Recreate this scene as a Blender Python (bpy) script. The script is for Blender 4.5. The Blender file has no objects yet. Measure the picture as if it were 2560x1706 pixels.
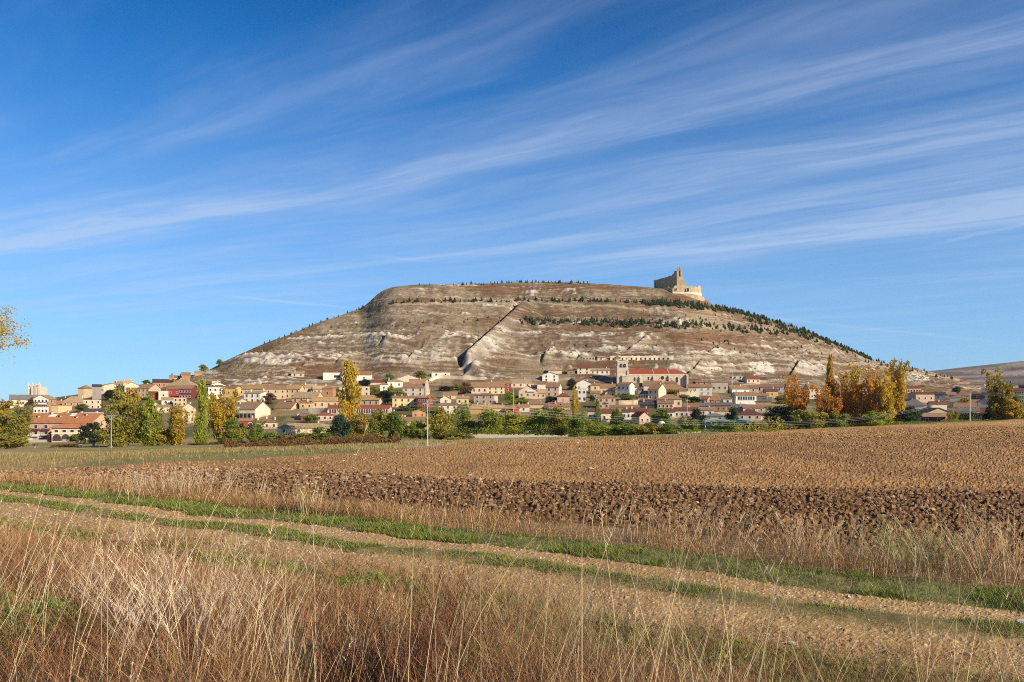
import bpy, bmesh, math, random
import numpy as np
from mathutils import Vector, Matrix
R = math.radians
rnd = random.Random(7)
rng = np.random.default_rng(11)
SC = bpy.context.scene
COL = SC.collection
# ------------------------------------------------------------------ camera
CZ, HOR, F = 2.4, 1030.0, 1991.0      # eye height, horizon row and focal length of the 2560 px photograph
cam = bpy.data.objects.new('camera', bpy.data.cameras.new('camera'))
COL.objects.link(cam)
cam.location = (0, 0, CZ); cam.rotation_euler = (R(90), 0, 0)
cam.data.sensor_width = 36; cam.data.lens = 36 * F / 2560
cam.data.shift_y = (HOR - 853) / 2560
cam.data.clip_start = 0.1; cam.data.clip_end = 30000
SC.camera = cam
# ------------------------------------------------------------------ light
SUN_EL = R(27.0)
SUN_AZ = R(127.0)                       # clockwise from +Y (the view direction)
sd = Vector((math.sin(SUN_AZ) * math.cos(SUN_EL), math.cos(SUN_AZ) * math.cos(SUN_EL), math.sin(SUN_EL)))
sun = bpy.data.objects.new('sun', bpy.data.lights.new('sun', 'SUN'))
sun.data.energy = 5.0; sun.data.angle = R(0.5); sun.data.color = (1.0, 0.87, 0.68)
sun.rotation_euler = sd.to_track_quat('Z', 'Y').to_euler()
COL.objects.link(sun)
SC.view_settings.view_transform = 'Standard'; SC.view_settings.look = 'None'
SC.view_settings.exposure = 0.46; SC.view_settings.gamma = 1
try:
    SC.cycles.max_bounces = 5; SC.cycles.diffuse_bounces = 3; SC.cycles.transparent_max_bounces = 6
    SC.cycles.use_adaptive_sampling = True; SC.cycles.adaptive_threshold = 0.015; SC.cycles.use_denoising = False
    SC.cycles.volume_bounces = 0; SC.cycles.pixel_filter_type = 'BLACKMAN_HARRIS'; SC.cycles.filter_width = 1.05
except Exception: pass

# ---- node helper
class NT:
    def __init__(s, tree): s.t = tree; tree.nodes.clear(); s.L = tree.links
    def n(s, typ, inputs=None, **props):
        nd = s.t.nodes.new(typ)
        for k, v in props.items(): setattr(nd, k, v)
        for k, v in (inputs or {}).items():
            if isinstance(v, bpy.types.NodeSocket): s.L.new(v, nd.inputs[k])
            else: nd.inputs[k].default_value = v
        return nd
    def m(s, op, a, b=0.0, c=0.0):
        return s.n('ShaderNodeMath', {0: a, 1: b, 2: c}, operation=op).outputs[0]
    def vm(s, op, a, b=(0, 0, 0)):
        nd = s.n('ShaderNodeVectorMath', {0: a, 1: b}, operation=op)
        return nd.outputs['Value'] if op in ('DOT_PRODUCT', 'LENGTH', 'DISTANCE') else nd.outputs[0]
    def mr(s, v, a, b, c=0.0, d=1.0, smooth=True):
        return s.n('ShaderNodeMapRange', {'Value': v, 'From Min': a, 'From Max': b, 'To Min': c, 'To Max': d},
                   interpolation_type='SMOOTHSTEP' if smooth else 'LINEAR').outputs[0]
    def mix(s, f, a, b, typ='MIX'):
        nd = s.n('ShaderNodeMix', data_type='RGBA', blend_type=typ)
        for k, v in ((0, f), (6, a), (7, b)):
            if isinstance(v, bpy.types.NodeSocket): s.L.new(v, nd.inputs[k])
            else: nd.inputs[k].default_value = v if k == 0 else (tuple(v) + (1,))[:4]
        return nd.outputs[2]
    def noise(s, vec, scale, detail=4, rough=0.55, w=None):
        i = {'Vector': vec, 'Scale': scale, 'Detail': detail, 'Roughness': rough}
        return s.n('ShaderNodeTexNoise', i).outputs['Fac']

# ---- world: clear sky with cirrus streaks
W = bpy.data.worlds.new('World'); SC.world = W; W.use_nodes = True
T = NT(W.node_tree)
sky = T.n('ShaderNodeTexSky', sky_type='NISHITA', sun_disc=False, sun_elevation=SUN_EL, sun_rotation=SUN_AZ,
          altitude=800, air_density=1.0, dust_density=0.3, ozone_density=2.5).outputs[0]
dirv = T.n('ShaderNodeTexCoord').outputs['Generated']
sep = T.n('ShaderNodeSeparateXYZ', {0: dirv})
zc = T.m('MAXIMUM', sep.outputs[2], 0.02)
px_, py_ = T.m('DIVIDE', sep.outputs[0], zc), T.m('DIVIDE', sep.outputs[1], zc)
# streak axis on the cloud layer: along a, across c
al = T.m('ADD', T.m('MULTIPLY', px_, -0.89), T.m('MULTIPLY', py_, 0.456))
cr = T.m('ADD', T.m('MULTIPLY', px_, 0.456), T.m('MULTIPLY', py_, 0.89))
def vec(x, y, z=0.0): return T.n('ShaderNodeCombineXYZ', {0: x, 1: y, 2: z}).outputs[0]
warp = T.m('SUBTRACT', T.noise(vec(T.m('MULTIPLY', al, 0.35), T.m('MULTIPLY', cr, 0.9)), 1.0, 2), 0.5)
c2 = T.m('ADD', T.m('SUBTRACT', cr, T.m('MULTIPLY', T.m('MINIMUM', al, 3.0), 0.15)), T.m('MULTIPLY', warp, 0.75))
def gauss(x, c, w):
    d = T.m('DIVIDE', T.m('SUBTRACT', x, c), w)
    return T.m('POWER', 2.718, T.m('MULTIPLY', T.m('MULTIPLY', d, d), -1.0))
broad = T.noise(vec(T.m('MULTIPLY', al, 0.22), T.m('MULTIPLY', c2, 1.3), 3.1), 1.0, 3, 0.5)
fine = T.noise(vec(T.m('MULTIPLY', al, 1.1), T.m('MULTIPLY', c2, 6.0), 8.0), 1.0, 6, 0.62)
veil = T.noise(vec(T.m('MULTIPLY', al, 0.5), T.m('MULTIPLY', c2, 2.2), 5.0), 1.0, 4, 0.6)
bands = T.m('ADD', T.m('MULTIPLY', gauss(c2, 2.45, 0.30), T.mr(al, 0.2, 3.5, 0.62, 1.35)), T.m('MULTIPLY', gauss(c2, 3.25, 0.36), T.mr(al, 0.4, 3.0, 0.68, 0.30)))
bands = T.m('ADD', bands, T.m('MULTIPLY', gauss(c2, 4.55, 0.62), T.mr(al, -.6, 3.4, 1.15, 0.30)))
bands = T.m('ADD', bands, T.m('MULTIPLY', gauss(c2, 3.9, 0.16), 0.35))
bands = T.m('ADD', bands, T.m('MULTIPLY', gauss(c2, 7.0, 1.0), T.mr(al, -6.5, 1.0, 0.55, 0.15)))
bands = T.m('ADD', bands, T.m('MULTIPLY', gauss(c2, 1.70, 0.18), 0.16))
bands = T.m('ADD', bands, T.m('MULTIPLY', gauss(c2, 2.05, 0.09), 0.22))
dens = T.m('MULTIPLY', bands, T.mr(fine, 0.28, 0.70, 0.42, 1.08))
dens = T.m('MULTIPLY', dens, T.mr(broad, 0.32, 0.60, 0.40, 1.1))
dens = T.m('ADD', dens, T.m('MULTIPLY', T.m('MULTIPLY', T.mr(veil, 0.40, 0.72), T.mr(fine, .30, .68, .45, 1)), 0.30))
def pixdir(x, y):
    return Vector(((x - 1280) / F, 1.0, (HOR - y) / F)).normalized()
def contrail(x0, y0, x1, y1, w, k):
    a, b = pixdir(x0, y0), pixdir(x1, y1); n = a.cross(b).normalized(); e = (b - a); L = e.length; e.normalize()
    dist = T.m('ADD', T.vm('DOT_PRODUCT', dirv, tuple(n)), T.m('MULTIPLY', T.m('SUBTRACT', T.noise(dirv, 25, 3), 0.5), 0.004))
    s_ = T.m('SUBTRACT', T.vm('DOT_PRODUCT', dirv, tuple(e)), a.dot(e))
    g = gauss(dist, 0.0, w)
    ends = T.m('MULTIPLY', T.mr(s_, 0.0, 0.05), T.mr(s_, L, L - 0.04))
    return T.m('MULTIPLY', T.m('MULTIPLY', g, ends), T.m('MULTIPLY', T.mr(T.noise(dirv, 60, 3), 0.25, 0.6, .5, 1), k))
for a_ in ((520, 736, 900, 772, 0.0014, .55), (1800, 782, 2550, 862, 0.0015, .32), (2290, 622, 2700, 528, 0.002, .38),
           (880, 632, 1120, 660, 0.0016, .22)):
    dens = T.m('ADD', dens, contrail(*a_))
dens = T.m('MINIMUM', T.m('MAXIMUM', T.m('MULTIPLY', dens, .92), 0.0), 0.85)
dens = T.m('MULTIPLY', dens, T.mr(sep.outputs[2], 0.03, 0.10))
tuned = T.mix(1.0, sky, (0.60, 0.95, 1.30), 'MULTIPLY')
elev = T.mr(sep.outputs[2], 0.0, 0.42)
tuned = T.mix(T.m('MULTIPLY', T.m('SUBTRACT', 1.0, elev), 0.5), tuned, (4.6, 6.6, 9.2))
tuned = T.mix(T.mr(sep.outputs[2], 0.36, 0.66), tuned, T.mix(1.0, tuned, (0.28, 0.33, 0.44), 'MULTIPLY'))
hs = T.n('ShaderNodeHueSaturation', {'Hue': 0.5, 'Saturation': 1.13, 'Value': 1.0, 'Fac': 1.0, 'Color': tuned}).outputs[0]
cloud = T.mix(T.m('MULTIPLY', dens, 0.62), hs, (5.5, 6.5, 8.3))
bg = T.n('ShaderNodeBackground', {'Color': cloud, 'Strength': 0.078})
T.n('ShaderNodeOutputWorld', {'Surface': bg.outputs[0]})

# ------------------------------------------------------------------ general helpers
def tag(o, label=None, cat=None, group=None, kind=None):
    if label: o['label'] = label
    if cat: o['category'] = cat
    if group: o['group'] = group
    if kind: o['kind'] = kind
    return o
def mesh_np(name, V, Q=None, T3=None, attrs=None, smooth=False):
    me = bpy.data.meshes.new(name)
    V = np.asarray(V, np.float32).reshape(-1, 3)
    me.vertices.add(len(V)); me.vertices.foreach_set('co', V.ravel())
    parts, starts, n = [], [], 0
    if Q is not None and len(Q):
        Q = np.asarray(Q, np.int32); parts.append(Q.ravel()); starts.append(np.arange(len(Q)) * 4); n = len(Q) * 4
    if T3 is not None and len(T3):
        T3 = np.asarray(T3, np.int32); parts.append(T3.ravel()); starts.append(n + np.arange(len(T3)) * 3)
    li = np.concatenate(parts); st = np.concatenate(starts).astype(np.int32)
    me.loops.add(len(li)); me.loops.foreach_set('vertex_index', li)
    me.polygons.add(len(st)); me.polygons.foreach_set('loop_start', st)
    me.polygons.foreach_set('use_smooth', np.full(len(st), smooth))
    me.update(calc_edges=True)
    for k, v in (attrs or {}).items():
        v = np.asarray(v, np.float32)
        if v.ndim == 1:
            a = me.attributes.new(k, 'FLOAT', 'POINT'); a.data.foreach_set('value', v)
        else:
            a = me.attributes.new(k, 'FLOAT_COLOR', 'POINT')
            a.data.foreach_set('color', np.concatenate([v, np.ones((len(v), 1), np.float32)], 1).ravel())
    return me
def obj(name, me, mat=None, parent=None):
    o = bpy.data.objects.new(name, me); COL.objects.link(o)
    if mat is not None and not len(me.materials):
        for m_ in (mat if isinstance(mat, (list, tuple)) else [mat]): me.materials.append(m_)
    if parent: o.parent = parent
    return o
def empty(name, loc=(0, 0, 0), rz=0.0):
    o = bpy.data.objects.new(name, None); COL.objects.link(o); o.location = loc; o.rotation_euler = (0, 0, rz)
    o.empty_display_size = 0.5
    return o
class MB:                                 # gathers faces for one mesh
    def __init__(s): s.v = []; s.f = []; s.mi = []
    def poly(s, pts, mi=0):
        i = len(s.v); s.v += [tuple(p) for p in pts]; s.f.append(tuple(range(i, i + len(pts)))); s.mi.append(mi)
    def box(s, x0, x1, y0, y1, z0, z1, mi=0):
        c = [(x0, y0, z0), (x1, y0, z0), (x1, y1, z0), (x0, y1, z0), (x0, y0, z1), (x1, y0, z1), (x1, y1, z1), (x0, y1, z1)]
        i = len(s.v); s.v += c
        for q in ((0, 3, 2, 1), (4, 5, 6, 7), (0, 1, 5, 4), (1, 2, 6, 5), (2, 3, 7, 6), (3, 0, 4, 7)):
            s.f.append(tuple(i + k for k in q)); s.mi.append(mi)
    def slab(s, quad, th, mi=0):          # quad (ccw seen from above) thickened downwards
        i = len(s.v); n = len(quad); s.v += [tuple(p) for p in quad] + [(p[0], p[1], p[2] - th) for p in quad]
        s.f.append(tuple(range(i, i + n))); s.f.append(tuple(range(i + 2 * n - 1, i + n - 1, -1))); s.mi += [mi, mi]
        for k in range(n):
            k2 = (k + 1) % n; s.f.append((i + k, i + n + k, i + n + k2, i + k2)); s.mi.append(mi)
    def prism(s, outline, y0, y1, mi=0):  # outline in x,z  (ccw seen from the front, -y)
        i = len(s.v); n = len(outline)
        s.v += [(p[0], y0, p[1]) for p in outline] + [(p[0], y1, p[1]) for p in outline]
        s.f.append(tuple(range(i, i + n))); s.f.append(tuple(range(i + 2 * n - 1, i + n - 1, -1))); s.mi += [mi, mi]
        for k in range(n):
            k2 = (k + 1) % n; s.f.append((i + k, i + n + k, i + n + k2, i + k2)); s.mi.append(mi)
    def cyl(s, p0, p1, r0, r1=None, n=6, mi=0):
        r1 = r0 if r1 is None else r1
        p0, p1 = Vector(p0), Vector(p1); d = (p1 - p0).normalized()
        a = d.orthogonal().normalized(); b = d.cross(a); i = len(s.v)
        for p, r in ((p0, r0), (p1, r1)):
            for k in range(n):
                t = 2 * math.pi * k / n; s.v.append(tuple(p + a * (r * math.cos(t)) + b * (r * math.sin(t))))
        for k in range(n):
            k2 = (k + 1) % n; s.f.append((i + k, i + k2, i + n + k2, i + n + k)); s.mi.append(mi)
        s.f.append(tuple(range(i + n - 1, i - 1, -1))); s.f.append(tuple(range(i + n, i + 2 * n))); s.mi += [mi, mi]
    def build(s, name, mats, parent=None, smooth=False):
        me = bpy.data.meshes.new(name); me.from_pydata(s.v, [], s.f)
        for m_ in (mats if isinstance(mats, (list, tuple)) else [mats]): me.materials.append(m_)
        me.polygons.foreach_set('material_index', s.mi)
        if smooth: me.polygons.foreach_set('use_smooth', [True] * len(s.f))
        me.update(); o = bpy.data.objects.new(name, me); COL.objects.link(o)
        if parent: o.parent = parent
        return o
# ---- numpy noise
_P = rng.permutation(65536).astype(np.int64)
def _h(ix, iy, s): return _P[(_P[(ix + s * 131) & 65535] + iy * 7 + s) & 65535] / 65536.0
def vn(x, y, s=0):
    ix, iy = np.floor(x).astype(np.int64), np.floor(y).astype(np.int64); fx, fy = x - ix, y - iy
    fx, fy = fx * fx * (3 - 2 * fx), fy * fy * (3 - 2 * fy)
    a, b, c, d = _h(ix, iy, s), _h(ix + 1, iy, s), _h(ix, iy + 1, s), _h(ix + 1, iy + 1, s)
    return (a * (1 - fx) + b * fx) * (1 - fy) + (c * (1 - fx) + d * fx) * fy
def fbm(x, y, s=0, o=4, g=0.5):
    t, a, n = 0.0, 1.0, 0.0
    for k in range(o):
        t = t + a * vn(x * 2 ** k + 17.3 * k, y * 2 ** k - 9.1 * k, s + k); n += a; a *= g
    return t / n
def worley(x, y, s=0):                    # distance to the nearest jittered point and that point's random value
    ix, iy = np.floor(x).astype(np.int64), np.floor(y).astype(np.int64)
    best = np.full(x.shape, 9.0); val = np.zeros(x.shape)
    for dx in (-1, 0, 1):
        for dy in (-1, 0, 1):
            jx, jy = ix + dx, iy + dy
            ddx = jx + _h(jx, jy, s) - x; ddy = jy + _h(jx, jy, s + 5) - y
            d = ddx * ddx + ddy * ddy; m_ = d < best
            best = np.where(m_, d, best); val = np.where(m_, _h(jx, jy, s + 9), val)
    return np.sqrt(best), val
def sstep(x, a, b):
    t = np.clip((x - a) / (b - a), 0, 1); return t * t * (3 - 2 * t)
def lerp3(a, b, t): return np.asarray(a)[None, :] * (1 - t[:, None]) + np.asarray(b)[None, :] * t[:, None]

# ---- materials
def principled(T, col, rough=0.9, normal=None, spec=0.2):
    i = {'Base Color': col if isinstance(col, bpy.types.NodeSocket) else tuple(col) + (1,), 'Roughness': rough, 'Specular IOR Level': spec}
    if normal is not None: i['Normal'] = normal
    b = T.n('ShaderNodeBsdfPrincipled', i); T.n('ShaderNodeOutputMaterial', {'Surface': b.outputs[0]}); return b
def new_mat(name):
    m_ = bpy.data.materials.new(name); m_.use_nodes = True; return m_, NT(m_.node_tree)
def attr_mat(name, scale=3.0, amt=0.35, bump=0.0, bscale=8.0, bdist=0.05, rough=0.95, aniso=None):
    m_, T = new_mat(name)
    a = T.n('ShaderNodeAttribute', attribute_name='col').outputs['Color']
    p = T.n('ShaderNodeNewGeometry').outputs['Position']
    if aniso: p = T.vm('MULTIPLY', p, aniso)
    n = T.noise(p, scale, 5, 0.6)
    c = T.mix(1.0, a, T.n('ShaderNodeCombineColor', {i: T.mr(n, 0.25, 0.75, 1 - amt, 1 + amt, False) for i in range(3)}).outputs[0], 'MULTIPLY')
    nr = None
    if bump: nr = T.n('ShaderNodeBump', {'Strength': bump, 'Distance': bdist, 'Height': T.noise(p, bscale, 5, 0.65)}).outputs[0]
    principled(T, c, rough, nr); return m_
def wall_mat(name, col, amt=0.18, sc=0.45):
    m_, T = new_mat(name); p = T.n('ShaderNodeNewGeometry').outputs['Position']
    n = T.noise(p, sc, 5, 0.7); n2 = T.noise(T.vm('MULTIPLY', p, (3.0, 3.0, 0.5)), 1.0, 3, 0.6)
    rr = T.n('ShaderNodeObjectInfo').outputs['Random']
    k = T.m('MULTIPLY', T.m('MULTIPLY', T.mr(n, 0.3, 0.7, 1 - amt, 1 + amt * 0.6, False), T.mr(n2, 0.3, 0.7, 0.93, 1.05, False)), T.mr(rr, 0, 1, 0.90, 1.1, False))
    c = T.mix(1.0, col, T.n('ShaderNodeCombineColor', {0: k, 1: k, 2: k}).outputs[0], 'MULTIPLY')
    principled(T, c, 0.9, T.n('ShaderNodeBump', {'Strength': 0.3, 'Distance': 0.03, 'Height': T.noise(p, 4.0, 4, 0.6)}).outputs[0]); return m_
def roof_mat(name, col):
    m_, T = new_mat(name); g = T.n('ShaderNodeTexCoord').outputs['Object']
    sx = T.n('ShaderNodeSeparateXYZ', {0: g})
    tile = T.m('ABSOLUTE', T.m('SINE', T.m('MULTIPLY', sx.outputs[0], 13.0)))
    n = T.noise(g, 0.7, 5, 0.75); n2 = T.noise(g, 3.5, 3, 0.7)
    rr = T.n('ShaderNodeObjectInfo').outputs['Random']
    k = T.m('MULTIPLY', T.m('MULTIPLY', T.mr(n, 0.3, 0.7, 0.72, 1.2, False), T.mr(n2, 0.3, 0.7, 0.75, 1.25, False)), T.mr(rr, 0, 1, 0.85, 1.15, False))
    c = T.mix(1.0, col, T.n('ShaderNodeCombineColor', {0: k, 1: k, 2: k}).outputs[0], 'MULTIPLY')
    principled(T, c, 0.9, T.n('ShaderNodeBump', {'Strength': 0.6, 'Distance': 0.08, 'Height': T.m('ADD', tile, n2)}).outputs[0]); return m_
def plain(name, col, rough=0.7, spec=0.3):
    m_, T = new_mat(name); p = T.n('ShaderNodeTexCoord').outputs['Object']
    k = T.mr(T.noise(p, 3.0, 3), 0.3, 0.7, 0.88, 1.1, False)
    principled(T, T.mix(1.0, col, T.n('ShaderNodeCombineColor', {0: k, 1: k, 2: k}).outputs[0], 'MULTIPLY'), rough, None, spec); return m_
def leaf_mat(name, a, b, transl=0.45):
    m_, T = new_mat(name); f = T.n('ShaderNodeAttribute', attribute_name='tint').outputs['Fac']
    rr = T.n('ShaderNodeObjectInfo').outputs['Random']
    f2 = T.m('MINIMUM', T.m('MAXIMUM', T.m('ADD', f, T.mr(rr, 0, 1, -0.15, 0.15, False)), 0), 1)
    c = T.mix(f2, a, b)
    d = T.n('ShaderNodeBsdfPrincipled', {'Base Color': c, 'Roughness': 0.75, 'Specular IOR Level': 0.2})
    tr = T.n('ShaderNodeBsdfTranslucent', {'Color': c})
    mx = T.n('ShaderNodeMixShader', {0: transl, 1: d.outputs[0], 2: tr.outputs[0]})
    T.n('ShaderNodeOutputMaterial', {'Surface': mx.outputs[0]}); return m_
def blade_mat(name, transl=0.25):
    m_, T = new_mat(name); c = T.n('ShaderNodeAttribute', attribute_name='col').outputs['Color']
    d = T.n('ShaderNodeBsdfPrincipled', {'Base Color': c, 'Roughness': 0.7, 'Specular IOR Level': 0.2})
    tr = T.n('ShaderNodeBsdfTranslucent', {'Color': c})
    mx = T.n('ShaderNodeMixShader', {0: transl, 1: d.outputs[0], 2: tr.outputs[0]})
    T.n('ShaderNodeOutputMaterial', {'Surface': mx.outputs[0]}); return m_
# ------------------------------------------------------------------ terrain: one height field, cut into named sheets
PXC = np.concatenate([np.linspace(-1700, -540, 50, endpoint=False), np.linspace(-520, -70, 60, endpoint=False), np.arange(-70, 2630, 2.5), np.linspace(2632, 3080, 60), np.linspace(3100, 4260, 50)])
py_near = np.arange(1790, 1111, -2.3)
YR = np.concatenate([np.linspace(1.5, 6.2, 36, endpoint=False), CZ * F / (py_near - HOR),
                     np.geomspace(61, 330, 190), np.linspace(332, 608, 130), np.linspace(610, 985, 400), np.linspace(990, 1500, 50)])
def gsm(a, s):
    k = int(3 * s) + 1; w = np.exp(-0.5 * (np.arange(-k, k + 1) / s) ** 2); w /= w.sum()
    return np.convolve(np.pad(a, k, mode='edge'), w, 'valid')
TP = [-500, 0, 400, 800, 1200, 1600, 2000, 2400, 3000]
TAB = [(40, [1195, 1187, 1165, 1152, 1150, 1149, 1149, 1149, 1149]),
       (60, [1170, 1160, 1142, 1129, 1117, 1112, 1110, 1108, 1106]),
       (100, [1150, 1140, 1130, 1117, 1104, 1096, 1087, 1078, 1070]),
       (150, [1138, 1130, 1121, 1110, 1102, 1091, 1076, 1062, 1050]),
       (200, [1130, 1122, 1116, 1105, 1099, 1090, 1074, 1055, 1040]),
       (260, [1122, 1117, 1112, 1102, 1098, 1091, 1076, 1054, 1037]),
       (320, [1116, 1112, 1108, 1099, 1096, 1089, 1078, 1059, 1046]),
       (370, [1110, 1108, 1098, 1088, 1086, 1080, 1074, 1062, 1050]),
       (420, [1095, 1090, 1076, 1068, 1065, 1062, 1062, 1058, 1050]),
       (500, [1060, 1053, 1028, 1018, 1017, 1020, 1030, 1040, 1040]),
       (560, [1045, 1035, 1000, 992, 990, 998, 1008, 1025, 1030])]
def cv(xs, ys, s): return gsm(np.interp(PXC, xs, ys), s)
A_ = cv([-500, 0, 200, 350, 470, 600, 1000, 1600, 2000, 2200, 2400, 2560, 3000], [1040, 1020, 1000, 984, 972, 970, 968, 973, 984, 994, 1003, 1006, 1010], 14)
S_ = cv([-500, 0, 200, 350, 430, 500, 522, 609, 707, 816, 905, 920, 935, 955, 979, 1044, 1197, 1371, 1469, 1632, 1700, 1763, 1784, 1958, 2067, 2176, 2339, 2448, 2560, 3000],
        [1035, 1014, 985, 963, 950, 932, 925, 880, 842, 800, 771, 758, 743, 728, 719, 712, 709, 704, 708, 720, 730, 747, 764, 809, 851, 900, 934, 958, 970, 985], 2.0)
YC_ = cv([-500, 0, 350, 470, 700, 900, 940, 985, 1300, 1640, 1720, 1784, 2000, 2450, 2560, 3000], [690, 690, 700, 715, 780, 850, 850, 835, 850, 815, 800, 830, 880, 940, 950, 960], 10)
ncol, nrow = len(PXC), len(YR)
U = (PXC - 1280) / F
zt = lambda py, Y: CZ - (py - HOR) / F * Y
keysY = [np.full(ncol, 0.5), np.full(ncol, 26.0)] + [np.full(ncol, float(y)) for y, _ in TAB]
keysZ = [np.zeros(ncol), np.zeros(ncol)] + [zt(cv(TP, p, 60), y) for y, p in TAB]
YA = 612.0
def hillk(t, f):                         # t: how far back, f: how far up between town and skyline
    Y = YA + (YC_ - YA) * t; keysY.append(Y); keysZ.append(zt(A_ + (S_ - A_) * f, Y))
for t, f in ((0, 0), (.10, .10), (.22, .19), (.30, .30), (.38, .42), (.50, .53), (.57, .61), (.68, .70), (.78, .79), (.86, .865), (.95, .96), (1, 1)): hillk(t, f)
zc_ = keysZ[-1]
keysY.append(YC_ + 60); keysZ.append(zc_ + 1.0)
keysY.append(YC_ + 150); keysZ.append(zc_ * 0.93)
keysY.append(YC_ + 420); keysZ.append(np.minimum(zc_ * 0.2, 5) - 6)
keysY.append(np.full(ncol, 1600.0)); keysZ.append(np.full(ncol, -12.0))
KY, KZ = np.array(keysY), np.array(keysZ)
Z0 = np.empty((nrow, ncol))
for j in range(ncol):
    Z0[:, j] = np.interp(YR, KY[:, j], KZ[:, j])
def smooth_rows(Z, lo, hi, s):
    i0, i1 = np.searchsorted(YR, lo), np.searchsorted(YR, hi); k = int(3 * s)
    w = np.exp(-0.5 * (np.arange(-k, k + 1) / s) ** 2); w /= w.sum()
    seg = Z[i0 - k:i1 + k]; out = sum(w[m_] * seg[m_:m_ + (i1 - i0)] for m_ in range(2 * k + 1)); Z[i0:i1] = out
smooth_rows(Z0, 20, 300, 7); smooth_rows(Z0, 300, 600, 5); smooth_rows(Z0, 600, 800, 4)
Xg = U[None, :] * YR[:, None]; Yg = np.repeat(YR[:, None], ncol, 1)
PXg = np.repeat(PXC[None, :], nrow, 0)
Vv = Xg * 0.565 + (Yg - 13.8) * 0.825     # distance beyond the far edge of the track
Al = -Xg * 0.825 + (Yg - 13.8) * 0.565    # distance along it
wob = (fbm(Al * 0.35, Vv * 0.1, 3, 3) - 0.5)
Vw = Vv + wob * 0.7
PY0 = HOR - (Z0 - CZ) / Yg * F
# near bank on which the photographer stands
edge = Vw + 3.3
bank = sstep(-edge, 0.9, 5.2) * (Yg < 40)
Z = Z0 + bank * 0.90 + (fbm(Xg * 0.8, Yg * 0.8, 21, 3) - 0.5) * 0.25 * (edge < 0) * (Yg < 40)
Z -= 0.55 * np.exp(-(((Xg + 0.20 * Yg) / 0.5) ** 2 + ((Yg - 5.4) / 1.5) ** 2))      # hollow between the clumps
# field edges
FE = np.interp(PXC, [-520, 0, 100, 400, 560, 800, 1000, 1150, 1300, 1600, 1800, 2000, 2200, 2560, 3080],
               [1200, 1188, 1180, 1153, 1150, 1136, 1123, 1111, 1105, 1094, 1086, 1074, 1064, 1049, 1040])[None, :] + (fbm(PXg * .01, PXg * 0, 5, 3) - .5) * 6
field = (Vw > 3.0) & (Yg < 285) & ((PY0 > FE) | (Yg < 26))
track = (Vw < 0) & (Vw > -3.3)
hillm = Yg > 604
vb = 11.0 + 0.40 * np.maximum(0, Xg) + wob * 2 + (fbm(Xg * .3, Yg * .3, 8, 3) - .5) * 2
darkz = 1 - sstep(Vv, vb - 0.8, vb + 0.4)
darkz *= sstep(PXg, -60, 700) * 0.75 + 0.25
# ploughed soil relief
a_r, v_r = Al + wob * 1.2, Vv
d1, r1 = worley(a_r / 0.20, v_r / 0.14, 31); d2, r2 = worley(a_r / 0.12, v_r / 0.10, 37)
fur = np.sin(v_r * 2 * math.pi / 0.62 + (fbm(Al * .5, v_r * .5, 4, 2) - .5) * 3)
clod = np.maximum(0, 0.62 - d1) * (0.35 + r1) * 0.15 + np.maximum(0, .5 - d2) * 0.06 * (r2 > .3) + fur * 0.055
soft = np.maximum(0, 0.55 - d1) * (r1 > 0.45) * 0.075 + np.maximum(0, .5 - d2) * 0.055 + fur * 0.010 + (fbm(Al * 1.3, Vv * 1.3, 12, 3) - .5) * .07
fz = np.where(field, darkz * clod + (1 - darkz) * soft * (1 + 0.5 * sstep(Yg, 40, 110)), 0)
Z += fz * sstep(Vw, 3.0, 3.9)
# track: two worn wheel runs, gravel
near_ = Yg < 45
dg, rg = worley(Xg / 0.055, Yg / 0.055, 41); dg2, rg2 = worley(Xg / 0.13, Yg / 0.13, 43)
mid = np.exp(-((Vw + 1.27) / 0.36) ** 2)
peb = np.maximum(0, .48 - dg) * (rg > .35) * 0.024 + np.maximum(0, .42 - dg2) * (rg2 > .8) * 0.055
Z += np.where(near_, track * (mid * 0.06 + peb * (1 - mid) + (fbm(Xg * 2, Yg * 2, 9, 4) - .5) * 0.06), 0)
Z += np.where(near_ & (Vw >= 0) & (Vw < 3.7), (0.05 + (fbm(Xg * 3, Yg * 3, 10, 3) - .5) * .08) * sstep(Vw, 0, .35), 0)
Z += np.where((~field) & (~track) & (~near_) & (~hillm), (fbm(Xg * .12, Yg * .12, 14, 4) - .5) * 0.7, 0)
# ---- hill relief
hx = Xg; hz = Z0
t_up = np.clip((A_[None, :] - PY0) / np.maximum(A_ - S_, 4)[None, :], 0, 1.4)
on = sstep(Yg, 600, 640) * (1 - 0.0)
offc = np.clip((YC_[None, :] - Yg) / 30, -1, 1)
def bnd(c, w): return np.exp(-((hz - c) / w) ** 2)
wz = (fbm(hx * .008, Yg * .004, 50, 3) - .5) * 16
hzb = hz + wz
rockw = 1.0 * np.exp(-((hzb - 50) / 9) ** 2) + 0.62 * np.exp(-((hzb - 71) / 5) ** 2) + 0.42 * np.exp(-((hz - 123) / 9) ** 2) + 0.55 * np.exp(-((hzb - 26) / 8) ** 2) + .28 * np.exp(-((hzb - 96) / 9) ** 2)
slant = hx + 0.55 * (Yg - 700)
rib = fbm(slant * .035, Yg * .006, 52, 4, .55); ribs = 1 - np.abs(2 * fbm(slant * .055, Yg * .012, 54, 3) - 1)
ledge = fbm(hx * .020, hz * .55, 56, 3)
ledge2 = fbm(hx * .05, hz * 1.5, 57, 3)
patch = fbm(hx * .022 + hz * .01, hz * .07, 58, 4, .55)
spk = fbm(hx * .25, Yg * .22, 60, 3, .6)
OUT = np.zeros_like(Z0)                  # known cliffs and scars: centre and half size measured along the slope
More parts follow.
